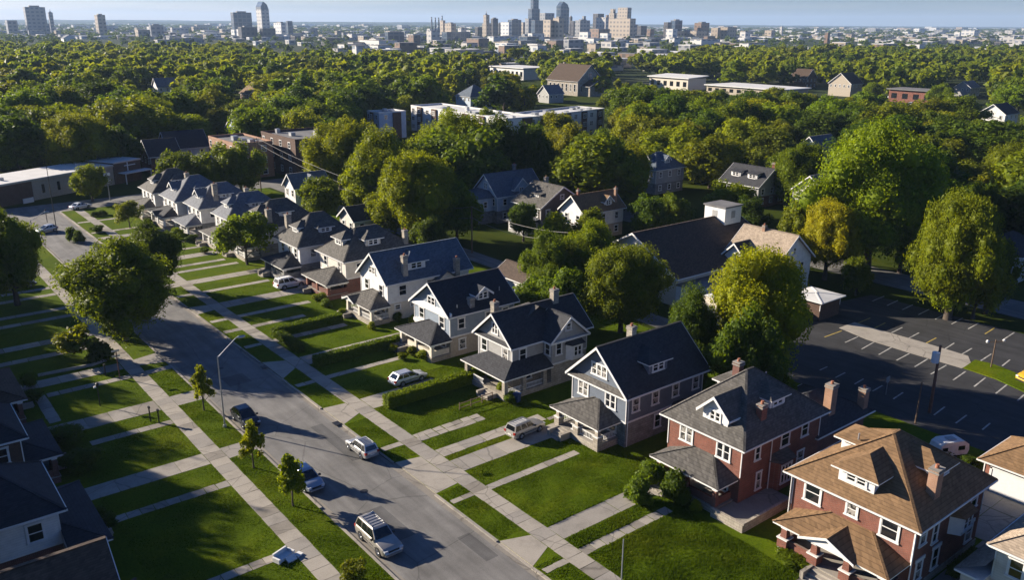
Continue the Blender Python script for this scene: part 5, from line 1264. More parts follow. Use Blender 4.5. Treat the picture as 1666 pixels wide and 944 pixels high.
T(1120,560,90,6,'round','d','dark low tree behind the dark blue house',1)
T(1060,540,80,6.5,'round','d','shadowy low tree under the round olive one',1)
T(880,455,90,7,'round','b','low dense tree in front of the white garage',1)
for x_, y_, h_, w_ in ((-7,72,18,10),(-7,86,19,10),(-7,99.5,19.5,9.5),(-7,114.5,20,10.5),(-8,128,20,10),(-7,142,19,12),(-9,157,20,14),(-8,171,20,14),(-8,186,20,14),(-10,200,19,13),(-22,176,20,14),(-8,58,17,10)):  # off-frame trees, placed and sized to throw shade over the lawns
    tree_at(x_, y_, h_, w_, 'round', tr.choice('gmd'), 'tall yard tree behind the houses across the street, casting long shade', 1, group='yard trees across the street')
T(1660,840+60,60,4.5,'young','m','young tree top peeking in beside the tan roofed corner house',1)
# street-side saplings
for px, pyb, h, lab in ((332,668,5.3,'young street tree standing beside the lamp post'),(413,762,5.0,'young street tree, middle one on the kerb strip'),(477,824,5.0,'young street tree screening the silver-blue hatchback')):
    x, y = at(px, pyb, .12); tree_at(x, y, h, h*.47, 'young', 'm', lab, 1, group='young trees on the kerb strip', name='sapling')
# ---- shrubs
SH = {}
def shrub(x, y, h, wd, col, label, kind='round', name='shrub', cat='shrub', group=None):
    k = (kind, tr.randrange(3))
    if k not in SH:
        rng = np.random.default_rng(500+len(SH)); n = 16
        lob = [(rng.uniform(-.26,.26), rng.uniform(-.26,.26), rng.uniform(.2,.72), rng.uniform(.2,.3)) for _ in range(n)]
        if kind == 'twiggy': lob = [(a*1.3, b_*1.3, c_, r*.6) for a, b_, c_, r in lob]
        V, Q, T_ = leaf_arrays(lob, 2600 if kind == 'round' else 1500, .045, rng, core=.85 if kind == 'round' else .4)
        V[:,2] = np.maximum(V[:,2], -.02)/max(V[:,2]); SH[k] = arr_mesh('shrub_leaves', V, Q, T_, MT['leaf'])
    o = put(name, SH[k], None, (x, y, .1), tr.uniform(0, 6), (wd, wd, h)); c = COL[col]; f = tr.uniform(.8, 1.1); o.color = (c[0]*f, c[1]*f, c[2]*f, 1)
    TREES.append((x, y, wd/2)); return tag(o, label, cat, group)
x, y = at(132,585); shrub(x, y, 4.2, 6.0, 'o', 'wide olive spreading shrub on the shaded lawn by the retaining kerb', 'twiggy', 'large_shrub')
x, y = at(165,590); shrub(x, y, 2.6, 3.0, 'd', 'dark shrub at the side of the wide olive one')
x, y = at(577,948); shrub(x, y, 1.7, 2.2, 'o', 'straggly half bare bush on the kerb strip', 'twiggy', 'bush')
for px, py, h, wd, c, lab in ((1036,818,2.6,2.6,'b','large round bush nearest the broken path by the terrace'),(1062,790,2.7,2.6,'b','round bush behind the pair near the brick porch'),(1100,818,3.3,2.7,'d','tall barrel-shaped bush against the brick terrace'),
   (1132,832,1.2,1.0,'m','small tuft below the barrel-shaped bush'),
   (672,528,1.5,1.7,'y','bright round bush by the white house porch steps'),(646,522,1.3,1.6,'d','dark bush beside the bright porch bush'),(604,536,1.1,1.2,'y','small bright bush at the near end of the white porch bed'),(700,532,1.2,3.0,'b','low wide bush under the white porch railing'),
   (690,585,1.3,1.7,'m','bush in front of the blue-grey house porch pier'),(672,578,1.2,1.6,'o','purplish brown bush before the blue-grey porch'),(655,585,.9,1.2,'m','little bush at the porch steps of the blue-grey house'),(640,572,1.0,1.2,'y','bright tuft beside the blue-grey porch bed'),
   (520,492,1.6,2.2,'m','bush by the brick porch corner'),(532,500,1.4,1.8,'b','dark bush next to the brick porch corner'),
   (558,512,1.0,1.1,'m','hedge end bush by the white house walk'),
   (818,640,1.3,1.6,'m','bush at the grey porch ramp'),(800,622,1.1,1.3,'y','small bright shrub under the grey porch rail'),(830,655,1.2,1.5,'b','dark shrub beside the hand rail'),
   (118,392,2.8,2.0,'b','rounded conifer beside the corner path'),(130,395,2.6,2.0,'d','dark bushy conifer on the corner lawn'),
   (158,378,1.5,2.6,'d','low clipped dome bush on the corner lawn'),(155,352,1.2,1.8,'d','clipped bush at the cross street kerb'),(167,350,1.2,2.0,'d','second clipped bush at the cross street kerb'),
   (241,366,1.4,2.4,'d','clipped bush before the gabled porch at the row end'),(290,390,2.4,2.4,'g','upright shrub by the far porch columns'),(300,392,1.7,2.0,'d','shrub beside the upright one at the far porch'),(312,394,1.5,2.2,'d','low shrub under the far porch rail'),(333,412,1.2,1.6,'b','small shrub near the far porch steps'),
   (110,725,2.3,3.2,'d','big dark shrub at the navy porch beyond the white clapboard house'),(135,765,2.2,3.4,'d','big dark shrub filling the shaded bed between navy roofs'),(178,857,1.3,1.4,'d','small round shrub by the navy porch corner'),(163,842,1.0,1.2,'d','low shrub by the walk to the navy porch'),
   (55,655,1.6,2.4,'d','shrub in the bed by the rusty brown porch'),(48,632,2.0,1.8,'b','thin shrub beside the brick house drive'),
   (1290,920,1.0,2.6,'g','clipped shrub bed before the pedimented porch'),(1575,760,1.3,1.6,'d','dark shrub by the travel trailer door'),(1535,740,1.4,1.7,'d','dark shrub before the travel trailer'),(1655,800,1.2,1.8,'d','dark shrub next to the tan-roofed garage')):
    x, y = at(px, py, .1); shrub(x, y, h, wd, c, lab)
# ---- hedges
def hedge(x0, y0, x1, y1, h, label, col='d', seed=1):
    rng = np.random.default_rng(seed); n = max(1, int((x1-x0)*(y1-y0)*160)); lx, ly = x1-x0, y1-y0
    A = 2*(lx+ly)*h+lx*ly; k = int(A*170); P = []
    pr = np.array([lx*h, lx*h, ly*h, ly*h, lx*ly*1.25]); f = rng.choice(5, size=k, p=pr/pr.sum()); u, v = rng.random(k), rng.random(k); e = rng.normal(size=k)*.05
    X = np.where(f == 0, u*lx, np.where(f == 1, u*lx, np.where(f == 2, e, np.where(f == 3, lx+e, u*lx))))
    Y = np.where(f == 0, e, np.where(f == 1, ly+e, np.where(f == 4, v*ly, u*ly)))
    Zz = np.where(f == 4, h+e+.05*np.sin(X*2.1+seed), v*h)
    c = np.stack([X, Y, Zz], 1); out = np.stack([np.where(f == 3, 1, np.where(f == 2, -1, 0)), np.where(f == 1, 1, np.where(f == 0, -1, 0)), np.where(f == 4, 1, .1)], 1).astype(float)
    nrm = out+rng.normal(size=(k,3))*.7; nrm /= np.linalg.norm(nrm, axis=1)[:,None]; a = np.cross(nrm, rng.normal(size=(k,3))); a /= np.linalg.norm(a, axis=1)[:,None]; b = np.cross(nrm, a); s = .085*(.6+.8*rng.random(k))[:,None]
    V = np.stack([c-a*s, c-b*s*.65, c+a*s, c+b*s*.65], 1).reshape(-1,3); Q = np.arange(4*k).reshape(-1,4)
    i = .06; bx = np.array([(x,y,z) for z in (0,h-i) for x, y in ((i,i),(lx-i,i),(lx-i,ly-i),(i,ly-i))]); o = len(V)
    V = np.concatenate([V, bx]); Q = np.concatenate([Q, o+np.array([(4,5,6,7),(0,1,5,4),(1,2,6,5),(2,3,7,6),(3,0,4,7)])])
    ob = put('hedge', arr_mesh('hedge_leaves', V, Q, np.zeros((0,3), int), MT['leaf']), None, (x0, y0, .1)); ob.color = (*[q*1.05 for q in COL[col]], 1); tag(ob, label, 'hedge')
    PATHS.append((x0-.1, y0-.1, x1+.1, y1+.1))
hedge(41.6, 73.5, 55, 74.7, 1.35, 'long clipped hedge between the silver wagon drive and the grey house lawn', 'g', 1)
hedge(40.8, 89.0, 54.5, 90.1, 1.2, 'clipped hedge running in front of the blue-grey house beside the concrete drive', 'b', 2)
hedge(40.9, 94.6, 41.9, 101.0, 1.1, 'short hedge along the sidewalk before the white house lawn', 'd', 3)
hedge(40.9, 101.7, 51.0, 102.9, 1.15, 'hedge from the sidewalk towards the white house porch', 'b', 4)
hedge(60.2, 21.8, 64.2, 22.6, .8, 'low curved bed hedge beside the brick foursquare drive', 'd', 5)

# ---- the woods beyond
LAND = [(80,300,'the long white-roofed hall'),(250,245,'the slate-blue gable house'),(400,235,'the brick walk-ups'),(620,190,'the small blue-white apartment block'),(480,300,'the white cottage'),(840,185,'the long white apartment block'),
  (940,130,'the brown-roofed stone church'),(1100,125,'the white tilted hall'),(1235,140,'the long canopy building'),(1385,140,'the stone mansion'),(1485,150,'the red brick school block'),(1580,135,'the small white house'),(1637,180,'the white gabled edge house'),
  (1080,275,'the grey hip-roofed house'),(1215,285,'the twin-dormered house'),(820,310,'the pale blue house'),(405,150,'the house in the treetops'),(255,140,'the gabled house in the canopy'),(300,60,'the ribbed beige tower'),(45,60,'the slanting grey tower'),(390,60,'the twin towers of the skyline edge'),(885,60,'the downtown skyscrapers'),(640,90,'the chimney stacks and pale hall')]
EXC = [(0,245,240,420),(225,232,322,262),(330,212,505,262),(448,280,505,325),(190,285,660,480),(593,172,642,206),(702,148,976,205),(733,143,782,168),(875,103,992,160),(795,97,868,118),(1057,112,1145,136),(1146,128,1325,147),(1366,128,1398,146),(1445,140,1512,164),(1608,160,1666,196),(1550,124,1608,145),(755,275,1020,390),(1048,247,1110,308),(1168,264,1258,312),(1015,335,1335,480),(1300,225,1356,262),(388,140,422,155),(240,130,268,146),(1000,106,1040,122),(1490,165,1560,178),(1330,440,1666,720)]
adj = {'g': ('leaf-green', 'mid-green', 'fresh green'), 'm': ('bright green', 'sunlit green', 'grass-green'), 'y': ('yellow-green', 'lime-tinted'), 'd': ('deep green', 'dark green', 'shadowy green'), 'b': ('bottle-green', 'cool green'), 'o': ('olive', 'brownish olive')}  # words for each tree's own leaf colour
shp = {'broad': ('broad', 'spreading'), 'round': ('rounded', 'domed'), 'vase': ('ragged', 'open-topped'), 'tall': ('tall', 'upright')}
EXD = []
for e in EXC:
    qx, qy = at((e[0]+e[2])/2, e[3]-4); EXD.append((e, qx*HX+qy*HY-2))
cand = []
D = 118.0
while D < 1050:
    step = 9.0+D*.012; w2 = D*.66
    x = -w2
    while x < w2:
        xo = x+tr.uniform(-.35, .35)*step; do = D+tr.uniform(-.4, .4)*step
        wx, wy = HX*do+HY*xo, HY*do-HX*xo
        cand.append((do, wx, wy)); x += step
    D += step*.95
keep = []
def blocked(wx, wy, r):
    if 18 < wx < (66 if wy > 95 else 92) and -50 < wy < 214: return True
    if 82 < wx < 90 and wy < 214: return True
    if wx < 100 and wy < 205: return True
    if 0 < wx < 64 and 212 < wy < 264: return True
    if wx < 24 and wy < 205 and wx > 5: return True
    if 80 < wx < 127 and 15 < wy < 68: return True
    if 126 < wx < 138 and wy < 190: return True
    if -40 < wx < 120 and 202 < wy < 215: return True
    for a in FOOT:
        if a[0]-r < wx < a[2]+r and a[1]-r < wy < a[3]+r: return True
    return False
for do, wx, wy in sorted(cand):
    h = tr.uniform(11, 18); wd = h*tr.uniform(1.0, 1.5)*(1.12 if wx < 40 else 1)
    px, pt, dep = project(wx, wy, h)
    if px < -80 or px > 1750 or dep < 20: continue
    wp = wd*F/dep; pb = pt+h*.62*F/dep
    if blocked(wx, wy, wd*.28): continue
    if any(do < ed and px+wp*.42 > e[0] and px-wp*.42 < e[2] and pb > e[1] and pt < e[3] for e, ed in EXD): continue
    if 400 < px < 1130 and do > 790: continue
    if any((wx-a)**2+(wy-b_)**2 < ((wd/2+r)*.56)**2 for a, b_, r in TREES): continue
    if do > 620 and tr.random() < (do-620)/620*.4: continue
    keep.append((do, wx, wy, h, wd, px, pt, wp)); TREES.append((wx, wy, wd/2))
seen = {}
NIND = 215
for i, (do, wx, wy, h, wd, px, pt, wp) in enumerate(keep[:NIND]):
    kind = tr.choice(('broad','round','round','vase','tall','vase')); col = tr.choice('ggmmmydbbo')
    lm = min(LAND, key=lambda q: (q[0]-px)**2+((q[1]-pt)*2.2)**2); dx, dy = px-lm[0], pt-lm[1]
    gap = 'just' if abs(dx)+abs(dy)*2 < 70 else ('a little way' if abs(dx)+abs(dy)*2 < 150 else 'well')
    rel = 'behind' if dy < -8 else ('in front of' if dy > 12 else 'beside')
    size = 'small' if h < 12.5 else ('large' if h > 15.5 else 'medium')
    for tries in range(12):
        lab = f"{size} {tr.choice(shp[kind])} {tr.choice(adj[col])} tree {gap} {rel} {lm[2]}"
        if gap == 'just' and rel == 'beside': lab = lab.replace('just beside', 'close beside')
        if lab not in seen: break
    if len(lab.split()) > 15: lab = lab.replace('a little way ', '')
    seen[lab] = 1
    tree_at(wx, wy, h, wd, kind, col, lab, 1 if do < 330 else 2, group='woodland trees '+rel+' '+lm[2])
# the smaller far-off remainder reads as one wood
def mass(name, items, lod, label):
    for ci, col in enumerate(sorted({q[-1] for q in items})):
        Vs, Qs, Ts, nv = [], [], [], 0
        for wx, wy, h, wd, kind, c in items:
            if c != col: continue
            key = (kind, 'raw', lod, tr.randrange(3))
            if key not in PROTO:
                rng = np.random.default_rng(900+len(PROTO)); lob = make_lobes(kind, rng, {2: 16, 3: 10}[lod]); V, Q, T_ = leaf_arrays(lob, {2: 620, 3: 170}[lod], {2: .075, 3: .12}[lod], rng, core=.82)
                V[:,2] /= np.percentile(V[:,2], 99.5); PROTO[key] = (V, Q, T_, 2*np.percentile(np.hypot(V[:,0], V[:,1]), 98))
            V, Q, T_, w0 = PROTO[key]; a = tr.uniform(0, 6.28); s = wd/w0; ca, sa = math.cos(a)*s, math.sin(a)*s
            P = np.stack([V[:,0]*ca-V[:,1]*sa+wx, V[:,0]*sa+V[:,1]*ca+wy, V[:,2]*h], 1); Vs.append(P); Qs.append(Q+nv); Ts.append(T_+nv); nv += len(P)
        if not Vs: continue
        yield arr_mesh(name, np.concatenate(Vs), np.concatenate(Qs), np.concatenate(Ts), MT['leaf']), col
rest = [(wx, wy, h, wd, tr.choice(('broad','round','vase')), tr.choice('ggmmyymdo')) for do, wx, wy, h, wd, *_ in keep[NIND:]]
far = []
for i in range(2600):
    dd = 1000+tr.random()**1.3*5200; xo = tr.uniform(-.66, .66)*dd
    wx, wy = HX*dd+HY*xo, HY*dd-HX*xo; px = project(wx, wy, 5)[0]
    if 300 < px < 1120 and dd < 2300 and tr.random() < .5: continue
    s = 1+max(0, (dd-1500)/1500)
    far.append((wx, wy, tr.uniform(7, 12)*(1+.1*s), tr.uniform(10, 16)*s, 'broad', tr.choice('gdbdb')))
for nm, it, lod, lab in (('woodland', rest, 2, 'continuous canopy of trees reaching back to the city'), ('distant_woods', far, 3, 'far belts of trees among the city edge and beyond')):
    root = thing(nm, lab, 'woodland'); root['kind'] = 'stuff'
    for me, col in mass(nm+'_canopy', it, lod, lab):
        o = put(nm+'_canopy', me, root); o.color = (*COL[col], 1); o['kind'] = 'stuff'
# ------------------------------------------------------------------ vehicles (local frame: nose towards +x)
CARS = {
 'suv':  dict(L=5.2, W=1.98, H=1.86, belt=1.12, hood=1.08, cowl=1.05, wb=2.98, r=.39, a=(-2.50, .98), b=(-2.28, .28), wins=((.03,.30),(.33,.60),(.63,.93)), rack=True),
 'suv2': dict(L=4.75, W=1.86, H=1.76, belt=1.08, hood=1.04, cowl=1.0, wb=2.72, r=.37, a=(-2.26, .95), b=(-1.95, .25), wins=((.04,.28),(.31,.60),(.63,.93)), rack=True),
 'wagon':dict(L=4.85, W=1.82, H=1.58, belt=.98, hood=.94, cowl=.94, wb=2.8, r=.34, a=(-2.32, 1.12), b=(-1.75, .12), wins=((.08,.30),(.33,.60),(.63,.93)), rack=False),
 'hatch':dict(L=4.2, W=1.76, H=1.52, belt=.98, hood=.95, cowl=.95, wb=2.58, r=.33, a=(-2.0, 1.12), b=(-1.45, .05), wins=((.08,.28),(.31,.60),(.63,.93)), rack=False),
 'sedan':dict(L=4.8, W=1.82, H=1.45, belt=.94, hood=.92, cowl=.92, wb=2.78, r=.34, a=(-1.75, 1.2), b=(-.95, .15), wins=((.12,.46),(.50,.93)), rack=False),
 'van':  dict(L=4.9, W=1.9, H=1.9, belt=1.15, hood=1.1, cowl=1.1, wb=2.9, r=.36, a=(-2.38, 1.55), b=(-2.2, .65), wins=((.04,.30),(.33,.60),(.63,.93)), rack=False)}
def car(kind, x, y, heading, col, label, metal=.45, s=1.0, stripe=None, cat='car', z=.012):
    k = CARS[kind]; Lc, W = k['L'], k['W']; hw = W/2; P = paint('car_paint_'+kind, col, metal)
    t = thing('parked_car', label, cat, (x, y, z), heading); t.scale = (s, s, s)
    b = MB(); bl, hd = k['belt'], k['hood']; rear_h = bl if kind != 'sedan' else bl+.02
    st = [(-Lc/2, .5, .82, .86), (-Lc/2+.06, .36, rear_h-.06, .95), (-Lc/2+.3, .28, rear_h, 1.0), (-Lc*.25, .24, bl, 1.0), (0, .24, bl, 1.0), (k['a'][1]-.1, .24, bl-.01, 1.0), (k['a'][1]+.25, .24, hd, 1.0), (Lc/2-.45, .26, hd-.1, .985), (Lc/2-.14, .32, hd-.26, .93), (Lc/2, .46, hd-.48, .80)]
    ring = []
    for (xx, zb, zt, f) in st:
        h_ = hw*f; zm = zb+(zt-zb)*.55
        pts = [(0, zb), (h_*.86, zb), (h_*.97, zb+.1), (h_, zm), (h_*.975, zt-.1), (h_*.90, zt-.015), (h_*.5, zt+.015), (0, zt+.025)]
        o = len(b.v); full = [(xx, -p, q) for p, q in pts] + [(xx, p, q) for p, q in pts[-2:0:-1]]
        b.v += full; ring.append((o, len(full)))
    for (o1, n), (o2, _) in zip(ring, ring[1:]):
        for i in range(n): b.f.append((o1+i, o1+(i+1)%n, o2+(i+1)%n, o2+i)); b.m.append(0)
    b.f.append(tuple(ring[0][0]+i for i in range(ring[0][1]))); b.m.append(0); b.f.append(tuple(ring[-1][0]+i for i in reversed(range(ring[-1][1])))); b.m.append(0)
    bo = b.build('body', [P, MT['black']], t, smooth=True)
    es = bo.modifiers.new('edges', 'EDGE_SPLIT'); es.split_angle = R(38)
    (a0, a1), (b0, b1) = k['a'], k['b']; hb, ht, z0, z1 = hw*.92, hw*.74, bl-.02, k['H']
    def S(u, v, side, off=0.0): return (a0+(a1-a0)*u+((b0+(b1-b0)*u)-(a0+(a1-a0)*u))*v, side*(hb+(ht-hb)*v+off), z0+(z1-z0)*v)
    g = MB(); lo = [(a0,-hb,z0),(a1,-hb*.96,z0),(a1,hb*.96,z0),(a0,hb,z0)]; mi = [(b0+.02,-ht,z1-.05),(b1,-ht*.96,z1-.06),(b1,ht*.96,z1-.06),(b0+.02,ht,z1-.05)]; tp = [(b0+.16,-ht*.86,z1),(b1-.2,-ht*.84,z1+.005),(b1-.2,ht*.84,z1+.005),(b0+.16,ht*.86,z1)]
    o = len(g.v); g.v += lo+mi+tp
    for q in (0, 4):
        for i in range(4): g.f.append((o+q+i, o+q+(i+1)%4, o+q+4+(i+1)%4, o+q+4+i)); g.m.append(0)
    g.f.append((o+8,o+9,o+10,o+11)); g.m.append(0); g.build('roof', P, t)
    vt = .86
    for side in (-1, 1):
        for u0, u1 in k['wins']:
            w_ = MB(); q = [S(u0,.1,side,.012), S(u1,.1,side,.012), S(u1-.02,vt,side,.012), S(u0+.02,vt,side,.012)]; w_.poly(q if side < 0 else q[::-1]); w_.build('side_window', MT['carglass'], t)
        for xx in (-k['wb']/2, k['wb']/2):
            c = MB(); c.tube([(xx, side*(hw-.3), k['r']), (xx, side*(hw+.006), k['r'])], k['r']+.065, 0, 20); c.build('wheel_arch', MT['black'], t)
            wl = MB(); wl.tube([(xx, side*(hw-.25), k['r']), (xx, side*(hw+.02), k['r'])], k['r'], 0, 20); wo = wl.build('wheel', MT['rubber'], t)
            rm = MB(); rm.tube([(xx, side*(hw+.0), k['r']), (xx, side*(hw+.03), k['r'])], k['r']*.66, 0, 16)
            for j in range(5):
                an = j*1.2566; rm.bar((xx, side*(hw+.034), k['r']), (xx+math.cos(an)*k['r']*.6, side*(hw+.034), k['r']+math.sin(an)*k['r']*.6), .07, .012)
            rm.build('rim', MT['chrome'], wo)
        m_ = MB(); m_.box(a1-.42, side*(hb+.02), bl-.02, a1-.24, side*(hb+.22), bl+.13); m_.build('mirror', MT['black'], t)
        m_ = MB(); m_.box(Lc/2-.34, side*(hw*.56), hd-.38, Lc/2-.09, side*(hw*.90), hd-.22); m_.build('headlight', MT['headlamp'], t)
        m_ = MB(); m_.box(-Lc/2-.012, side*hw*.66, bl-.30, -Lc/2+.22, side*hw*.962, bl-.04); m_.build('taillight', MT['tail'], t)
        m_ = MB(); m_.bar((-Lc*.36, side*(hw+.006), .62), (Lc*.22, side*(hw+.006), .62), .02, .06); m_.build('door_trim', MT['black'], t)
        if k['rack']: m_ = MB(); m_.bar((b0+.25, side*ht*.8, z1+.06), (b1-.35, side*ht*.8, z1+.06), .04, .05); m_.build('roof_rail', MT['steel'], t)
        for u in [w_[1]+.015 for w_ in k['wins'][:-1]]:
            xx = S(u, 0, side)[0]; m_ = MB(); m_.box(xx-.16, side*(hw*.985), bl-.2, xx, side*(hw*1.012), bl-.16); m_.build('door_handle', MT['chrome'] if metal > .3 else P, t)
    F_ = lambda v, e: (a1+(b1-a1)*v+.014, e*(hb*.94+(ht*.92-hb*.94)*v), z0+(z1-.06-z0)*v+.012)
    w_ = MB(); w_.poly([F_(.08,-.93), F_(.08,.93), F_(.93,.90), F_(.93,-.90)]); w_.build('windscreen', MT['carglass'], t)
    G_ = lambda v, e: (a0+(b0+.02-a0)*v-.014, e*(hb+(ht-hb)*v), z0+(z1-.05-z0)*v+.004)
    w_ = MB(); w_.poly([G_(.12,.86), G_(.12,-.86), G_(.88,-.84), G_(.88,.84)]); w_.build('rear_window', MT['carglass'], t)
    if k['rack']:
        m_ = MB()
        for i in range(5): xx = b0+.4+(b1-b0-.9)*i/4; m_.box(xx-.02, -ht*.76, z1+.008, xx+.02, ht*.76, z1+.05)
        m_.build('roof_rack', MT['steel'], t)
    m_ = MB(); m_.box(Lc/2-.16, -hw*.5, hd-.42, Lc/2-.035, hw*.5, hd-.28); m_.build('grille', MT['black'], t)
    m_ = MB(); m_.box(Lc/2-.06, -hw*.74, .38, Lc/2+.03, hw*.74, .52); m_.build('front_bumper', P if metal > .3 else MT['black'], t)
    m_ = MB(); m_.box(-Lc/2-.05, -hw*.84, .42, -Lc/2+.06, hw*.84, .60); m_.build('rear_bumper', P, t)
    m_ = MB(); m_.box(-Lc/2-.02, -.26, .66, -Lc/2+.02, .26, .78); m_.build('number_plate', MT['white'], t)
    if stripe:
        for side in (-1, 1): m_ = MB(); m_.box(-Lc*.42, side*(hw*.998), .72, Lc*.3, side*(hw+.009), .86); m_.build('stripe', stripe, t)
    return t
def wheels(kind, pa, pb, side, z=.0):
    """rear and front wheel pixels on one side (side +1: wheels on the car's left) give centre, heading and scale"""
    A = Vector(at(*pa, z)); B = Vector(at(*pb, z)); d = (B-A); h_ = math.atan2(d.y, d.x); s = d.length/CARS[kind]['wb']
    n = Vector((-math.sin(h_), math.cos(h_))); return (A+B)/2-n*side*CARS[kind]['W']/2*s, h_, s
c, h_, s = wheels('suv', (580,880), (612,910), -1); car('suv', c.x+.15, c.y, R(-90.5), (.46,.43,.39), 'large champagne silver SUV with ribbed roof rack parked at the kerb', .6, .94)
x, y = at(489,792,.0); car('hatch', x+.6, y, R(-89), (.42,.47,.55), 'silver-blue compact hatchback parked behind the young kerb tree', .6, 1.0)
c, h_, s = wheels('hatch', (372,681), (389,697), -1); car('hatch', c.x+.1, c.y-.6, R(-90), (.022,.03,.05), 'black compact hatchback parked by the street lamp', .4, 1.0)
c, h_, s = wheels('suv2', (582,745), (564,731), 1); car('suv2', RX1-1.1, c.y-.4, R(91), (.47,.47,.47), 'silver crossover parked against the house-side kerb, seen from behind', .6, .86)
x, y = at(643,636); car('wagon', x+2.35, y+1.0, R(3), (.55,.57,.62), 'silver estate wagon on the drive beside the long hedge', .45, .94, z=LZ+.03)
x, y = at(866,712); car('suv', x-.1, y+1.0, R(4), (.52,.5,.47), 'silver SUV on the broken double-track drive of the dark blue house', .6, .84, z=LZ+.03)
x, y = at(474,472); car('suv', x+.4, y+1.2, R(2), (.72,.72,.72), 'white SUV on the drive between the cream and the white house', .1, .95, z=LZ+.03)
x, y = at(1662,624); car('van', x+1.5, y-1.1, R(160), (.62,.36,.02), 'yellow van with dark red stripe on the grass island', .05, 1.05, stripe=plain('maroon_stripe', (.2,.03,.02)), cat='van', z=.13)
x, y = at(132,340); car('sedan', x, y+.3, R(24), (.72,.74,.78), 'white saloon driving on the cross street before the long hall', .2, 1.0)
x, y = at(76,378); car('hatch', x, y, R(200), (.55,.58,.62), 'pale hatchback standing at the mouth of the street', .4, .95)
x, y = at(46,468); car('sedan', x-1.2, y, R(5), (.02,.022,.03), 'dark saloon half under the olive tree at the frame edge', .4, 1.0, z=LZ+.02)
x, y = at(478,294); car('sedan', x, y, R(60), (.35,.45,.6), 'blue saloon in the alley beside the white cottage', .4, 1.0)
x, y = at(1365,273); car('hatch', x, y, R(20), (.7,.72,.75), 'white hatchback in the shade below the half hidden house', .2, 1.0)
for i, (px, py, col, lab) in enumerate(((1060,158,(.7,.7,.7),'white car outside the pale tilted hall'),(1450,160,(.7,.7,.72),'white van-like car by the school block door'),(1482,172,(.68,.68,.68),'white truck-like car in the yard of the school block'),(888,214,(.1,.1,.12),'black car near the apartment corner'),(560,300,(.5,.5,.52),'grey car under the bright clump of trees'),(1000,176,(.6,.6,.62),'silver car on the side road past the apartments'),(1290,156,(.7,.7,.7),'white car along the canopy building'))):
    x, y = at(px, py); car(('sedan','van','van','sedan','hatch','sedan','sedan')[i], x, y, R(tr.uniform(0, 180)), col, lab, .2, 1.05)

# ------------------------------------------------------------------ lamps, poles, wires
def lamp(px, pb, pt_, arm, label, z0=.12, hx=None, mat=None):
    """street lamp: base pixel pb (x, y); top height from row pt_; arm vector in metres"""
    x, y = at(*pb, z0); zt = topz(px, pt_, x, y); t = thing('street_lamp', label, 'street lamp', (x, y, z0)); M_ = mat or MT['steel']; zt -= z0
    b = MB(); b.tube([(0,0,0),(0,0,zt*.5),(0,0,zt)], [.085,.068,.05], 0, 10); b.build('pole', M_, t)
    b = MB(); b.tube([(0,0,0),(0,0,.25)], [.2,.17], 0, 10); b.build('base', M_, t)
    ax, ay, az = arm; b = MB(); b.tube([(0,0,zt-.15),(ax*.5,ay*.5,zt-.15+az*.55),(ax*.9,ay*.9,zt-.15+az*.98),(ax,ay,zt-.15+az*1.02)], [.05,.045,.04,.04], 0, 8); b.build('arm', M_, t)
    d = Vector((ax, ay, 0)).normalized(); p = Vector((ax, ay, zt-.15+az*1.02)); b = MB(); b.tube([p-d*.1, p+d*.1, p+d*.55, p+d*.75], [.06,.16,.15,.06], 0, 8); b.build('lamp_head', MT['steel'], t)
    return t
lamp(352, (366,695), 580, (2.1, -.3, 1.75), 'tall grey street lamp with angled arm over the road beside the black hatchback')
lamp(51, (62,432), 358, (2.2, -.2, 1.2), 'slender street lamp by the shaded lawns near the cross street')
lamp(1212, (1218,372), 338, (1.6, -.4, 1.0), 'curved-arm street lamp behind the church belfry')
def pole(pb, ptop, label, z0=.0, mat='wood', arms=1, box=None, r=.15, name='utility_pole', cat='utility pole', az=0.0):
    x, y = at(*pb, z0); zt = topz(0, ptop, x, y)-z0; t = thing(name, label, cat, (x, y, z0), az)
    b = MB(); b.tube([(0,0,0),(0,0,zt)], [r, r*.65], 0, 9); b.build('pole', MT[mat], t)
    for i in range(arms):
        b = MB(); z = zt-.35-i*.9; b.box(-1.15,-.14,z,1.15,-.02,z+.12); c = b.build('crossarm', MT['wood'], t)
        for u in (-1.0,-.45,.45,1.0): MB().tube([(u,-.08,z+.12),(u,-.08,z+.3)], .05, 0, 6).build('insulator', MT['steel'], c)
    if box:
        b = MB(); b.tube([(-.5,.1,zt-box),(-.5,.1,zt-box-1.15)], .38, 0, 12); b.build('transformer', MT['white'], t)
    return t, Vector((x, y, z0+zt))
poles = {}
_, poles['a'] = pole((425,312), 224, 'tall utility pole in front of the dark brick walk-up', arms=2)
_, poles['b'] = pole((768,412), 336, 'utility pole by the alley before the pale blue house', arms=0)
_, poles['c'] = pole((1512,672), 562, 'leaning creosote utility pole with grey transformer at the parking lot', mat='wood_red', arms=0, box=.7, r=.19)
_, poles['d'] = pole((45,282), 240, 'utility pole rising behind the hall roof', arms=1)
pole((93,380), 268, 'thin dark pole on the corner lawn, crossing the hall facade', mat='black', arms=0, r=.09)
_, poles['e'] = pole((692,378), 326, 'short utility pole buried in the bright yellow-green tree', arms=1)
pole((1489,690), 622, 'broken wooden post beside the leaning pole', arms=0, r=.1)
pole((1556,300), 262, 'utility pole by the second street in deep shade', arms=1)
pole((524,318), 268, 'thin service mast beside the white cottage', arms=0, r=.06, mat='black')
pole((1009,985), 878, 'slim grey pole standing in the rough lawn at the frame edge', arms=0, r=.06, mat='steel', z0=.1)
pole((95,262), 210, 'utility pole in the woods behind the hall', arms=1) if False else None
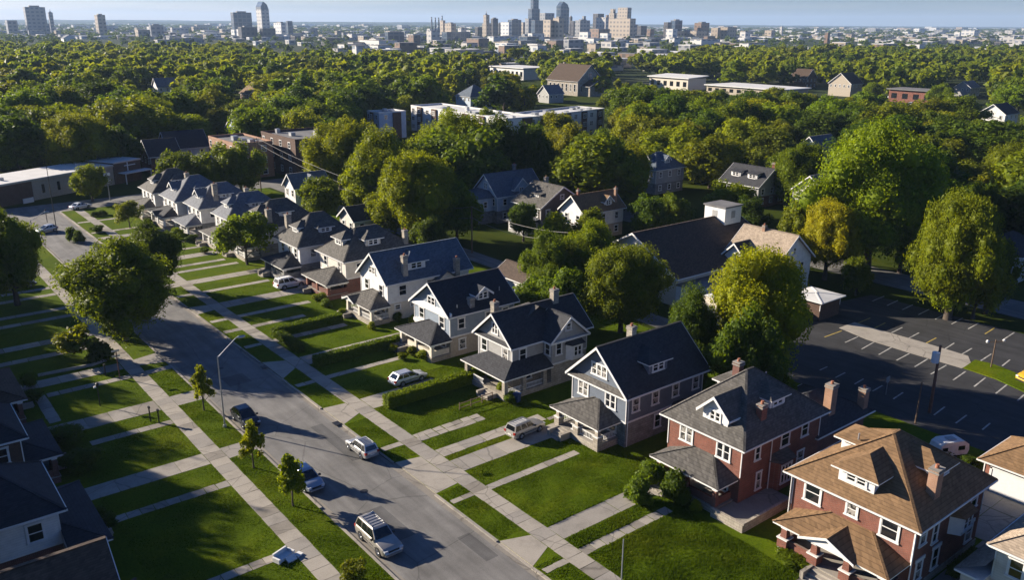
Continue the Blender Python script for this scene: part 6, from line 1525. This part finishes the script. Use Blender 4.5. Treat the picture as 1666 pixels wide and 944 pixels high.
# lot light with two white heads
x, y = at(1612,599); zt = topz(0, 553, x, y); t = thing('lot_light', 'parking lot light on a wooden post with twin white lamps', 'lamp', (x, y, 0))
b = MB(); b.tube([(0,0,0),(0,0,zt)], [.09,.07], 0, 8); b.build('post', MT['wood'], t)
for s_ in (-1, 1):
    b = MB(); b.bar((0,0,zt-.3),(s_*.9,s_*-.5,zt-.25), .06, .06); a_ = b.build('arm', MT['wood'], t)
    b = MB(); b.tube([(s_*.9,s_*-.5,zt-.35),(s_*.95,s_*-.53,zt-.2),(s_*1.05,s_*-.58,zt-.05)], [.06,.2,.12], 0, 10); b.build('lamp_head', MT['white'], t)
x, y = at(179,326); zt = topz(0, 280, x, y); t = thing('floodlight_pole', 'concrete pole with cluster of white floodlights before the hall', 'lamp', (x, y, 0))
b = MB(); b.tube([(0,0,0),(0,0,zt)], [.14,.1], 0, 8); b.build('pole', MT['steel'], t)
for dx, dz in ((-.4,-.5),(.4,-.5),(-.35,-1.6),(.35,-1.7),(0,-2.2)): b = MB(); b.box(dx-.28, -.35, zt+dz-.3, dx+.28, .1, zt+dz+.25); b.build('floodlight', MT['white'], t)
x, y = at(163,661,.12); t = thing('yard_lamp', 'black yard lamp post with white light on the shaded lawn', 'lamp', (x, y, .12)); b = MB(); b.tube([(0,0,0),(0,0,2.2)], [.06,.05], 0, 8); b.build('post', MT['black'], t)
b = MB(); b.tube([(0,0,2.2),(0,0,2.3),(0,0,2.6),(0,0,2.75)], [.06,.16,.19,.03], 0, 8); b.build('lantern', MT['black'], t); b = MB(); b.box(-.36,-.1,2.2,-.12,.1,2.38); b.build('lamp', MT['white'], t)
for (px, py, hh, lab) in ((245,686,1.5,'thin dark post by the drive end on the shaded side'),(259,688,1.3,'thicker dark post beside the thin one at the drive end'),(172,612,1.3,'dark mailbox post at the drive by the curved kerb'),(77,362,2.6,'short dark post by the pale hatchback at the corner')):
    x, y = at(px, py, .12); t = thing('post', lab, 'post', (x, y, .12)); b = MB(); b.tube([(0,0,0),(0,0,hh)], .07, 0, 8); b.build('shaft', MT['black'], t); b = MB(); b.box(-.1,-.16,hh,.1,.16,hh+.2); b.build('cap', MT['black'], t)
x, y = at(195,616,.12); t = thing('sign_post', 'small pale street signs on a rusty post by the sidewalk', 'sign', (x, y, .12)); b = MB(); b.tube([(0,0,0),(0,0,3.4)], .06, 0, 8); b.build('post', MT['wood_red'], t)
for z in (3.35, 2.7): b = MB(); b.box(-.5,-.03,z,.35,.03,z+.22); b.build('sign_plate', MT['steel'], t)
x, y = at(1441,643); t = thing('sign_post', 'grey sign on thin post at the shaded edge of the parking lot', 'sign', (x, y, .02)); b = MB(); b.tube([(0,0,0),(0,0,2.0)], .04, 0, 6); b.build('post', MT['steel'], t); b = MB(); b.prism([(-.4,-.03,1.7),(0,-.03,1.4),(.4,-.03,1.7),(.35,-.03,2.2),(-.35,-.03,2.2)], (0,.05,0)); b.build('sign_plate', MT['steel'], t)
def wire(p, q, sag, label, r=.035):
    b = MB(); n = 18; pts = [p.lerp(q, i/n)+Vector((0,0,-sag*4*(i/n)*(1-i/n))) for i in range(n+1)]; b.tube(pts, r, 0, 5); return tag(b.build('wire', MT['wire']), label, 'wire', group='overhead wires')
E1 = Vector((*at(835,452,3.5), 3.5))
for i, (a_, c_, s_, lb) in enumerate(((poles['a'], poles['e'], 1.6, 'overhead wire from the walk-up pole, upper strand'),(poles['a']-Vector((0,0,1.2)), poles['e']-Vector((0,0,1)), 2.0, 'overhead wire from the walk-up pole, lower strand'),(poles['e'], poles['b'], .8, 'overhead wire over the carriage house, upper strand'),(poles['e']-Vector((0,0,1)), poles['b']-Vector((0,0,2.0)), 1.0, 'overhead wire over the carriage house, lower strand'),
    (poles['b'], Vector((88, 96, 8.5)), 1.0, 'overhead wire sagging from the alley pole past the brown house'),(poles['b']-Vector((0,0,2)), Vector((88, 96, 7.5)), 1.3, 'second wire sagging from the alley pole past the brown house'),(Vector((79,176,7)), poles['e']-Vector((0,0,.4)), .7, 'pale service wire crossing in front of the white cottage'))): wire(a_, c_, s_, lb)
_, poles['f'] = pole((905,470), 398, 'utility pole hidden among the trees by the garage', arms=1)
# ------------------------------------------------------------------ small things
x, y = at(462,910,.12); t = thing('discarded_sofa', 'discarded white sofa with tipped cushions at the end of a garden path', 'sofa', (x, y, .13), R(20)); t.scale = (.72, .72, .72)
b = MB(); b.box(-.9,-.45,.12,.9,.45,.42); b.build('seat', MT['white'], t); b = MB(); b.prism([(-.95,.42,.1),(.95,.42,.1),(.95,.52,.85),(-.95,.52,.85)], (0,.2,0)); b.build('backrest', MT['white'], t)
for s_ in (-1, 1): b = MB(); b.box(s_*.92,-.5,.1,s_*1.14,.5,.62); b.build('armrest', MT['white'], t)
b = MB(); b.prism([(-.4,-1.1,.02),(.7,-1.3,.02),(.8,-.65,.3),(-.3,-.5,.32)], (0,0,.16)); b.build('cushion', MT['white'], t); b = MB(); b.box(.9,-1.2,.0,1.7,-.5,.18); b.build('cushion', MT['white'], t)
for (px, py, c_, lab) in ((841,655,(.03,.06,.16),'blue wheeled bin beside the grey house porch'),(1240,800,(.02,.03,.03),'dark wheeled bin on the stone terrace')):
    x, y = at(px, py, .1); t = thing('wheeled_bin', lab, 'bin', (x, y, .12), .3); bm_ = plain('bin_plastic', c_, .5); b = MB(); b.prism([(-.26,-.28,.1),(.26,-.28,.1),(.32,-.34,1.0),(-.32,-.34,1.0)], (0,.62,0)); b.build('bin', bm_, t); b = MB(); b.box(-.36,-.4,1.0,.36,.36,1.08); b.build('lid', bm_, t)
    for s_ in (-1, 1): MB().tube([(s_*.3,.3,.11),(s_*.38,.3,.11)], .11, 0, 10).build('wheel', MT['rubber'], t)
b = MB(); x0, y0 = at(62,613,.12); x1, y1 = at(149,596,.12); x2, y2 = at(172,588,.12); x3, y3 = at(163,577,.12)
for p, q in (((x0,y0),(x1,y1)),((x1,y1),(x2,y2)),((x2,y2),(x3,y3))): b.bar((*p,.27),(*q,.27), .2, .34)
tag(b.build('retaining_wall', CONC[0]), 'low pale concrete edging wall round the shaded corner lawn', 'wall')
for n_, (px, py, lab) in enumerate(((430,598,'cast iron drain grate in the gutter by the big apron'),(548,690,'utility cover in the concrete apron'))):
    x, y = at(px, py, .1); b = MB(); b.box(-.35,-.45,0,.35,.45,.03); tag(b.build('drain_cover', MT['black'], None, (x, y, .145)), lab, 'drain cover')
x, y = at(1486,166, 0); b = MB(); b.prism([(-3,-2,0),(3,-2,0),(2,-1,2.6),(-2,-1,2.8)], (0,4,0)); tag(b.build('tarpaulin', plain('blue_tarp', (.05,.16,.42), .5), None, (x, y, 0)), 'blue tarpaulin heap in the school block yard', 'tarpaulin')

# oil stains, patches and a manhole on the carriageway
pb_ = MB()
for x, y, w_, l_ in ((29.2,52,2.2,5.5),(33.2,66,1.3,9),(30.5,90,2.6,3),(33.8,45.5,1.2,4),(28.6,118,1.6,8)): rect(pb_, x, y, x+w_, y+l_, .016)
struct('road_patch', pb_, asphalt('patched_asphalt', (.105,.102,.098)))
for x, y in ((31.4,60.5),(31.6,96)): b = MB(); b.tube([(x,y,.005),(x,y,.02)], .36, 0, 18); tag(b.build('manhole_cover', MT['black']), 'iron manhole cover in the road '+('near the silver crossover' if y < 70 else 'in the broad tree shade'), 'manhole')
# ------------------------------------------------------------------ the city
FM = {'beige': facade('tower_beige', (0.370,0.302,0.227), (.13,.115,.10), 11, 9, .28), 'pale': facade('tower_pale', (0.462,0.437,0.403), (.16,.17,.19), 12, 9, .3), 'white': facade('tower_white', (0.588,0.571,0.538), (.20,.23,.27), 13, 9, .3),
      'glass': facade('tower_glass', (0.109,0.134,0.168), (.05,.075,.11), 11, 9, .15, .15), 'dark': facade('tower_dark', (0.092,0.084,0.084), (.035,.04,.05), 10, 9, .25, .3), 'grey': facade('tower_grey', (0.260,0.260,0.260), (.09,.10,.12), 11, 9, .28), 'brown': facade('tower_brown', (0.202,0.126,0.084), (.08,.065,.055), 11, 9, .3), 'stone': facade('tower_stone', (0.319,0.260,0.193), (.11,.095,.08), 9, 9, .3)}
MT['roofcap'] = plain('roof_cap', (.24,.23,.22), .8)
def tower(label, x0, x1, yt, D, mat, fl=.4, cap=None, name='tower', cat='tower', group=None, hmin=4, steps_=()):
    """x0, x1: the columns it spans; yt: the row of its top; D: distance.  A real block on the street grid"""
    xn, yn = atd(x0+(x1-x0)*fl, D); W_ = (x1-x0)/F*D*math.cos(TH)
    ly, lx = max(4, fl*W_/.6225), max(4, (1-fl)*W_/.7826); z = max(hmin, topz(0, yt, xn, yn))
    t = thing(name, label, cat, (xn, yn, 0), 0, group); b = MB(); b.box(0, 0, 0, lx, ly, z, 0, 't'); b.build('shaft', FM[mat], t)
    b = MB(); b.box(0, 0, z, lx, ly, z+.6); b.build('roof', MT['roofcap'], t)
    if cap == 'box': b = MB(); b.box(lx*.25, ly*.25, z+.6, lx*.75, ly*.75, z+max(3, z*.06)); b.build('penthouse', MT['roofcap'], t)
    if cap == 'spire': b = MB(); b.tube([(lx/2,ly/2,z),(lx/2,ly/2,z+W_*.35)], [W_*.3,.3], 0, 4); b.tube([(lx/2,ly/2,z+W_*.3),(lx/2,ly/2,z+W_*.75)], [.8,.15], 0, 6); b.build('spire', FM[mat], t)
    if cap == 'crown': b = MB(); b.prism([(0,0,z+.6),(lx,0,z+.6),(lx*.8,0,z+W_*.35),(lx*.35,0,z+W_*.55),(0,0,z+W_*.2)], (0,ly,0)); b.build('crown', FM['glass'], t)
    if cap == 'twin':
        for q in (.08, .68): b = MB(); b.box(lx*q, ly*.2, z+.6, lx*(q+.24), ly*.8, z+W_*.55); b.build('turret', FM[mat], t)
    for k, (f, yy) in enumerate(steps_):
        zz_ = topz(0, yy, xn, yn); i = (1-f)/2; b = MB(); b.box(lx*i, ly*i, z+.6+k*.01, lx*(1-i), ly*(1-i), zz_); b.build('upper_shaft', FM[mat], t); z = zz_
    return t
for a in (
 ('squat grey block at the very edge of the skyline', -3, 20, 33, 2300, 'grey', .5), ('broad slanting-looking grey slab tower with framed face, tallest of the edge group', 31, 64, 11, 2300, 'grey', .3, 'box'), ('thin needle-like tower beside the broad grey slab', 75, 83, 20, 2500, 'grey', .4, 'spire'), ('short grey block wedged by the needle-like tower', 66, 75, 38, 2300, 'grey', .4),
 ('ribbed beige tower standing alone above the trees', 145, 166, 24, 2250, 'beige', .55, 'box'), ('grey cube building above the canopy near a pale wing', 236, 257, 41, 2000, 'grey', .25, 'box'), ('long grey concrete building low on the treeline', 262, 312, 62, 1500, 'grey', .15),
 ('dark glass slab tower with pale narrow side', 371, 402, 20, 2200, 'glass', .22, 'box'), ('tall pale tower with dark crown next to the dark glass slab', 411, 434, 15, 2400, 'pale', .55, 'crown'), ('dark mid-rise below the dark glass slab', 380, 410, 44, 1900, 'dark', .3, 'box'), ('dark block below the crowned tower', 416, 441, 46, 1900, 'dark', .3), ('white slab office with roof boxes', 436, 462, 37, 2300, 'white', .7, 'box'), ('slim blue glass tower ending the white slab', 461, 472, 34, 2250, 'glass', .4),
 ('blue glass hall with white columns', 622, 652, 52, 1500, 'glass', .2), ('white arched arena with curved roof', 572, 640, 66, 1350, 'white', .6), ('beige office next to the chimney stacks', 713, 722, 33, 2300, 'beige', .6), ('wide beige office block behind the stacks', 720, 739, 38, 2250, 'beige', .6, 'box'),
 ('stepped stone skyscraper with pointed crown', 782, 797, 38, 2200, 'stone', .45, None, ), ('dark stone block attached to the stepped skyscraper', 796, 808, 30, 2230, 'dark', .3, 'box'), ('white residential slab tower of downtown', 812, 830, 36, 2150, 'white', .75), ('blue grey office behind the white slab', 824, 846, 32, 2300, 'glass', .3, 'box'), ('rounded grey office below the tallest tower', 852, 866, 30, 2250, 'grey', .4), ('tallest tower of the skyline, slender and set back at its top', 857, 876, 14, 2350, 'glass', .3, None),
 ('grey office slab beside the tallest tower', 876, 900, 21, 2450, 'grey', .35), ('dark glass office at the foot of the tallest tower', 862, 882, 33, 2100, 'glass', .3), ('beige twin office, first slab', 882, 898, 32, 1850, 'beige', .7), ('beige twin office, second slab', 898, 916, 29, 1845, 'beige', .5, 'box'), ('blue glass tower with curved sail crown', 903, 924, 14, 2350, 'glass', .3, 'crown'),
 ('dark mid-rise right of the sail-crowned tower' .replace('right of', 'next to'), 926, 942, 34, 2300, 'dark', .3), ('stepped grey office with small top box', 934, 959, 33, 2250, 'grey', .3, 'box'), ('dark tower with flat top behind the pale blocks', 963, 981, 22, 2450, 'dark', .4), ('pale cream office block before the twin-turreted tower', 969, 989, 28, 2300, 'pale', .7), ('stone tower with twin turrets', 989, 1001, 21, 2500, 'stone', .6, 'twin'), ('tall stepped beige tower behind the wide slab', 1004, 1025, 12, 2550, 'beige', .65),
 ('wide plain beige slab, broadest of downtown', 992, 1033, 30, 2000, 'beige', .75), ('white low office with banded front', 942, 960, 52, 1800, 'white', .7), ('brown mid-rise in front of the cream office', 959, 992, 47, 1900, 'brown', .4), ('white low block before the broad beige slab', 976, 994, 54, 1750, 'white', .6), ('dark grey office past the broad beige slab', 1036, 1052, 42, 2100, 'dark', .3),
 ('dark paired tower, first of two past downtown', 1079, 1092, 36, 2100, 'dark', .4), ('glass paired tower with pale top, second of two past downtown', 1090, 1110, 33, 2150, 'glass', .3, 'box'), ('low white building at the foot of the paired towers', 1084, 1102, 47, 1900, 'white', .5), ('brown apartment tower with notched roof', 1130, 1155, 37, 2150, 'brown', .35, 'box'), ('tan block at mid distance past the notched tower', 1158, 1172, 45, 2050, 'stone', .6), ('tan and dark mid-rise row end', 1172, 1201, 44, 2050, 'stone', .35),
 ('thin pale mast-like tower on the far plain', 1268, 1274, 43, 2600, 'pale', .4), ('pair of sand-coloured silos on the far plain', 1246, 1262, 49, 2400, 'beige', .5), ('brown brick tower among trees on the plain', 1343, 1352, 53, 1600, 'brown', .4), ('white stadium stand on the far plain', 1572, 1598, 49, 2600, 'white', .5), ('pale cube on the far plain', 1556, 1565, 52, 2300, 'white', .6),
 ('brick warehouse facing the treeline', 755, 793, 63, 1450, 'brown', .55), ('brick mill building with pale side', 659, 680, 57, 1600, 'brown', .5), ('pale brick warehouse near the stacks', 690, 712, 50, 1700, 'pale', .4), ('blue office slab before the warehouse', 715, 762, 52, 1800, 'glass', .2), ('white glazed hall before downtown', 857, 884, 54, 1750, 'white', .25), ('long white hall with rounded roof', 790, 842, 59, 1650, 'white', .2)):
    tower(*a)
for i, (x0, x1, yt, D, mt, lab) in enumerate(((808,813,38,2300,'dark','narrow dark tower between stone block and white slab'),(846,853,36,2350,'beige','narrow beige tower beside the rounded office'),(868,874,28,2500,'pale','slim pale tower half behind the tallest one'),(924,929,27,2500,'dark','thin dark tower behind the sail crown'),(945,951,26,2400,'grey','thin grey tower above the stepped office'),(983,988,24,2550,'brown','slim brown tower behind the cream block'),(1000,1005,22,2600,'grey','slim grey tower between twin turrets and beige tower'),(1026,1037,40,2200,'grey','grey mid-rise against the broad beige slab'),(770,782,44,2250,'dark','dark mid-rise before the stepped skyscraper'),(742,756,46,2200,'pale','pale mid-rise between the stacks and the stepped skyscraper'),(1052,1064,47,2200,'brown','brown mid-rise on the way to the paired towers'),(1112,1126,48,2150,'pale','pale mid-rise between paired towers and notched tower'),(1205,1222,52,2100,'white','white mid-rise past the tan row'),(500,512,46,2350,'grey','lone grey mid-rise far from the dark glass slab'),(540,552,50,2300,'beige','lone sandy mid-rise before the arena'))): tower(lab, x0, x1, yt, D, mt, .4, 'box' if i % 3 == 0 else None)
o = tower('slim upper part of the stepped stone skyscraper', 784, 794, 24, 2203, 'stone', .45, 'spire'); o['label'] = 'slender stone spire block rising from the stepped skyscraper'
o = tower('upper set-back', 861, 874, -14, 2353, 'glass', .3); o['label'] = 'upper set-back shaft of the tallest tower, cut by the top of the view'
for i, (px, yt) in enumerate(((700,27),(706,28),(711.5,28),(717,25))):
    x, y = atd(px, 2400); z = topz(0, yt, x, y); t = thing('chimney_stack', 'slender dark power-station stack, '+('first of four from the trees', 'second of four', 'third of four', 'last of four, next to the beige office')[i], 'chimney', (x, y, 0), 0, 'power station stacks'); b = MB(); b.tube([(0,0,0),(0,0,z)], [2.6,1.7], 0, 10); b.build('shaft', MT['side_dkblue'], t); b = MB(); b.tube([(0,0,z-6),(0,0,z-3)], [1.9,1.9], 0, 10); b.build('band', MT['steel'], t)
# low blocks that fill the city floor: each one an object, look-alikes share a label
cr_ = random.Random(77); nb = 0; SHARE = {}
zone = lambda px: 'before the downtown towers' if 740 < px < 1060 else ('by the stacks' if 560 < px <= 740 else ('below the dark glass slab' if px <= 560 else 'on the plain past downtown'))
toneL = {'white': 'white', 'pale': 'pale grey', 'beige': 'sandy', 'brown': 'brown brick', 'grey': 'grey', 'dark': 'dark', 'glass': 'blue-grey'}
spots = []
while nb < 285:
    D = 740+cr_.random()**1.4*1900; px = cr_.choice((cr_.uniform(210, 1666), cr_.uniform(420, 1250)))
    if px < 560 and D < 1150+ (560-px)*.9: continue
    if (px > 1130 or px < 420) and D < 1100: continue
    x, y = atd(px, D); ln = cr_.uniform(9, 38); dp_ = cr_.uniform(9, 26); hh = cr_.uniform(3.5, 9) if cr_.random() < .8 else cr_.uniform(9, 16)
    if any(abs(x-a)+abs(y-b_) < 30 for a, b_ in spots): continue
    spots.append((x, y)); mt = cr_.choice(('white','white','pale','beige','beige','brown','grey','dark','glass','pale')); size = 'long' if ln > 26 else ('taller' if hh > 9 else 'low')
    lab = f'{size} {toneL[mt]} flat-roofed city building {zone(px)}'
    t = thing('city_building', lab, 'building', (x, y, 0), 0, lab.replace('building', 'buildings')); key = mt
    b = MB(); b.box(0, 0, 0, ln, dp_, hh, 0, 't'); b.build('wall', FM[mt], t); b = MB(); b.box(-.3, -.3, hh, ln+.3, dp_+.3, hh+.7); b.build('roof', MT[cr_.choice(('flat_white','flat_white','roofcap','flat_grey'))], t); nb += 1
# beyond that the city reads as one speckled mass
b = MB(); fm = [FM['white'], FM['pale'], FM['beige'], FM['grey'], MT['flat_white']]
for i in range(2600):
    D = 1900+cr_.random()**1.4*6000; px = cr_.uniform(-60, 1730); x, y = atd(px, D); s = 1+(D-1900)/4000
    w_, d_, hh = cr_.uniform(10, 46)*s, cr_.uniform(10, 30)*s, cr_.uniform(3, 9)*(1 if cr_.random() < .93 else 2.6)
    b.box(x, y, 0, x+w_, y+d_, hh, cr_.randrange(4), 'bt'); b.poly([(x,y,hh),(x+w_,y,hh),(x+w_,y+d_,hh),(x,y+d_,hh)], cr_.choice((4,4,3)))
tag(b.build('distant_city', fm), 'far speckle of roofs across the hazy plain', 'city', kind='stuff')
# ------------------------------------------------------------------ haze
m, nt, pb = newmat('haze_air'); nt.nodes.remove(pb); v = nt.nodes.new('ShaderNodeVolumePrincipled'); v.inputs['Color'].default_value = (.50,.70,1,1); v.inputs['Density'].default_value = 6.5e-5; v.inputs['Anisotropy'].default_value = .1
nt.links.new(v.outputs[0], nt.nodes['Material Output'].inputs['Volume'])
b = MB(); b.box(GX-12800, GY-12800, -1.2, GX+12800, GY+12800, 190); tag(b.build('haze', m), 'thin blue haze over the city', 'haze', kind='stuff')
# ------------------------------------------------------------------ grass blades on the near lawns
m, nt, b_ = newmat('grass_blades'); co = coords(nt)
n1 = N(nt, 'ShaderNodeTexNoise', i_Scale=.16, i_Detail=6.0, i_Roughness=.6); L(nt, co, 0, n1, 'Vector')
n2 = N(nt, 'ShaderNodeTexNoise', i_Scale=3.0, i_Detail=4.0, i_Roughness=.7); L(nt, co, 0, n2, 'Vector')
a1_ = ramp(nt, n1, 'Fac', [(.3, (.076,.125,.004)), (.5, (.098,.146,.004)), (.72, (.135,.163,.007))]); f1 = ramp(nt, n2, 'Fac', [(.3, (.7,.75,.7)), (.6, (1,1,1)), (.8, (1.5,1.3,1.3))])
mm = mixc(nt, 'MULTIPLY', 1, (a1_, 'Color'), (f1, 'Color')); L(nt, mm, 2, b_, 'Base Color'); b_.inputs['Roughness'].default_value = .7; b_.inputs['Specular IOR Level'].default_value = .05
tl = nt.nodes.new('ShaderNodeBsdfTranslucent'); L(nt, mm, 2, tl, 'Color'); ms = nt.nodes.new('ShaderNodeMixShader'); ms.inputs[0].default_value = .45; nt.links.new(b_.outputs[0], ms.inputs[1]); nt.links.new(tl.outputs[0], ms.inputs[2]); nt.links.new(ms.outputs[0], nt.nodes['Material Output'].inputs[0]); MT['blades'] = m
gr = np.random.default_rng(17)
def lawn_blades(x0, y0, x1, y1, dens, h0, h1):
    n = int((x1-x0)*(y1-y0)*dens); x = gr.uniform(x0, x1, n); y = gr.uniform(y0, y1, n); ok = np.ones(n, bool)
    # thinner, scruffier patches
    pat = np.sin(x*.9+1.3*np.sin(y*.7))*np.sin(y*1.1+1.7*np.sin(x*.5)); ok &= gr.random(n) < .72+.28*pat
    for a, c, d, e in PATHS: ok &= ~((x > a-.02) & (x < d+.02) & (y > c-.02) & (y < e+.02))
    x, y, pat = x[ok], y[ok], pat[ok]; n = len(x); hh = gr.uniform(h0, h1, n)*(1+.35*pat); an = gr.uniform(0, 6.283, n); w = gr.uniform(.02, .045, n)*(1+hh*2); le = gr.uniform(.1, .6, n)*hh; ld = gr.uniform(0, 6.283, n)
    c, s = np.cos(an)*w, np.sin(an)*w; z = np.full(n, LZ-.005)
    return np.stack([np.stack([x-c, y-s, z], 1), np.stack([x+c, y+s, z], 1), np.stack([x+np.cos(ld)*le, y+np.sin(ld)*le, z+hh], 1)], 1).reshape(-1,3)
P_ = [lawn_blades(RX1+.3, 28, WR0-.03, 75, 220, .04, .11), lawn_blades(WR1+.03, 46.2, 55, 80, 190, .04, .11), lawn_blades(WR1+.03, 24, 51.5, 46.2, 260, .07, .2),
      lawn_blades(RX1+.3, 75, WR0-.03, 130, 90, .03, .08), lawn_blades(WR1+.03, 80, 51, 130, 70, .03, .08), lawn_blades(WL1+.03, 36, RX0-.3, 100, 200, .04, .11), lawn_blades(12.5, 40, WL0-.03, 90, 130, .04, .10), lawn_blades(11, 90, WL0-.03, 125, 60, .03, .07)]
V = np.concatenate(P_); o = put('grass', arr_mesh('grass_blades', V, np.zeros((0,4), int), np.arange(len(V)).reshape(-1,3), MT['blades'])); tag(o, 'short uneven lawn grass in front of the houses', 'grass', kind='stuff')
# weeds in the pavement joints and fallen leaves are part of the same living clutter
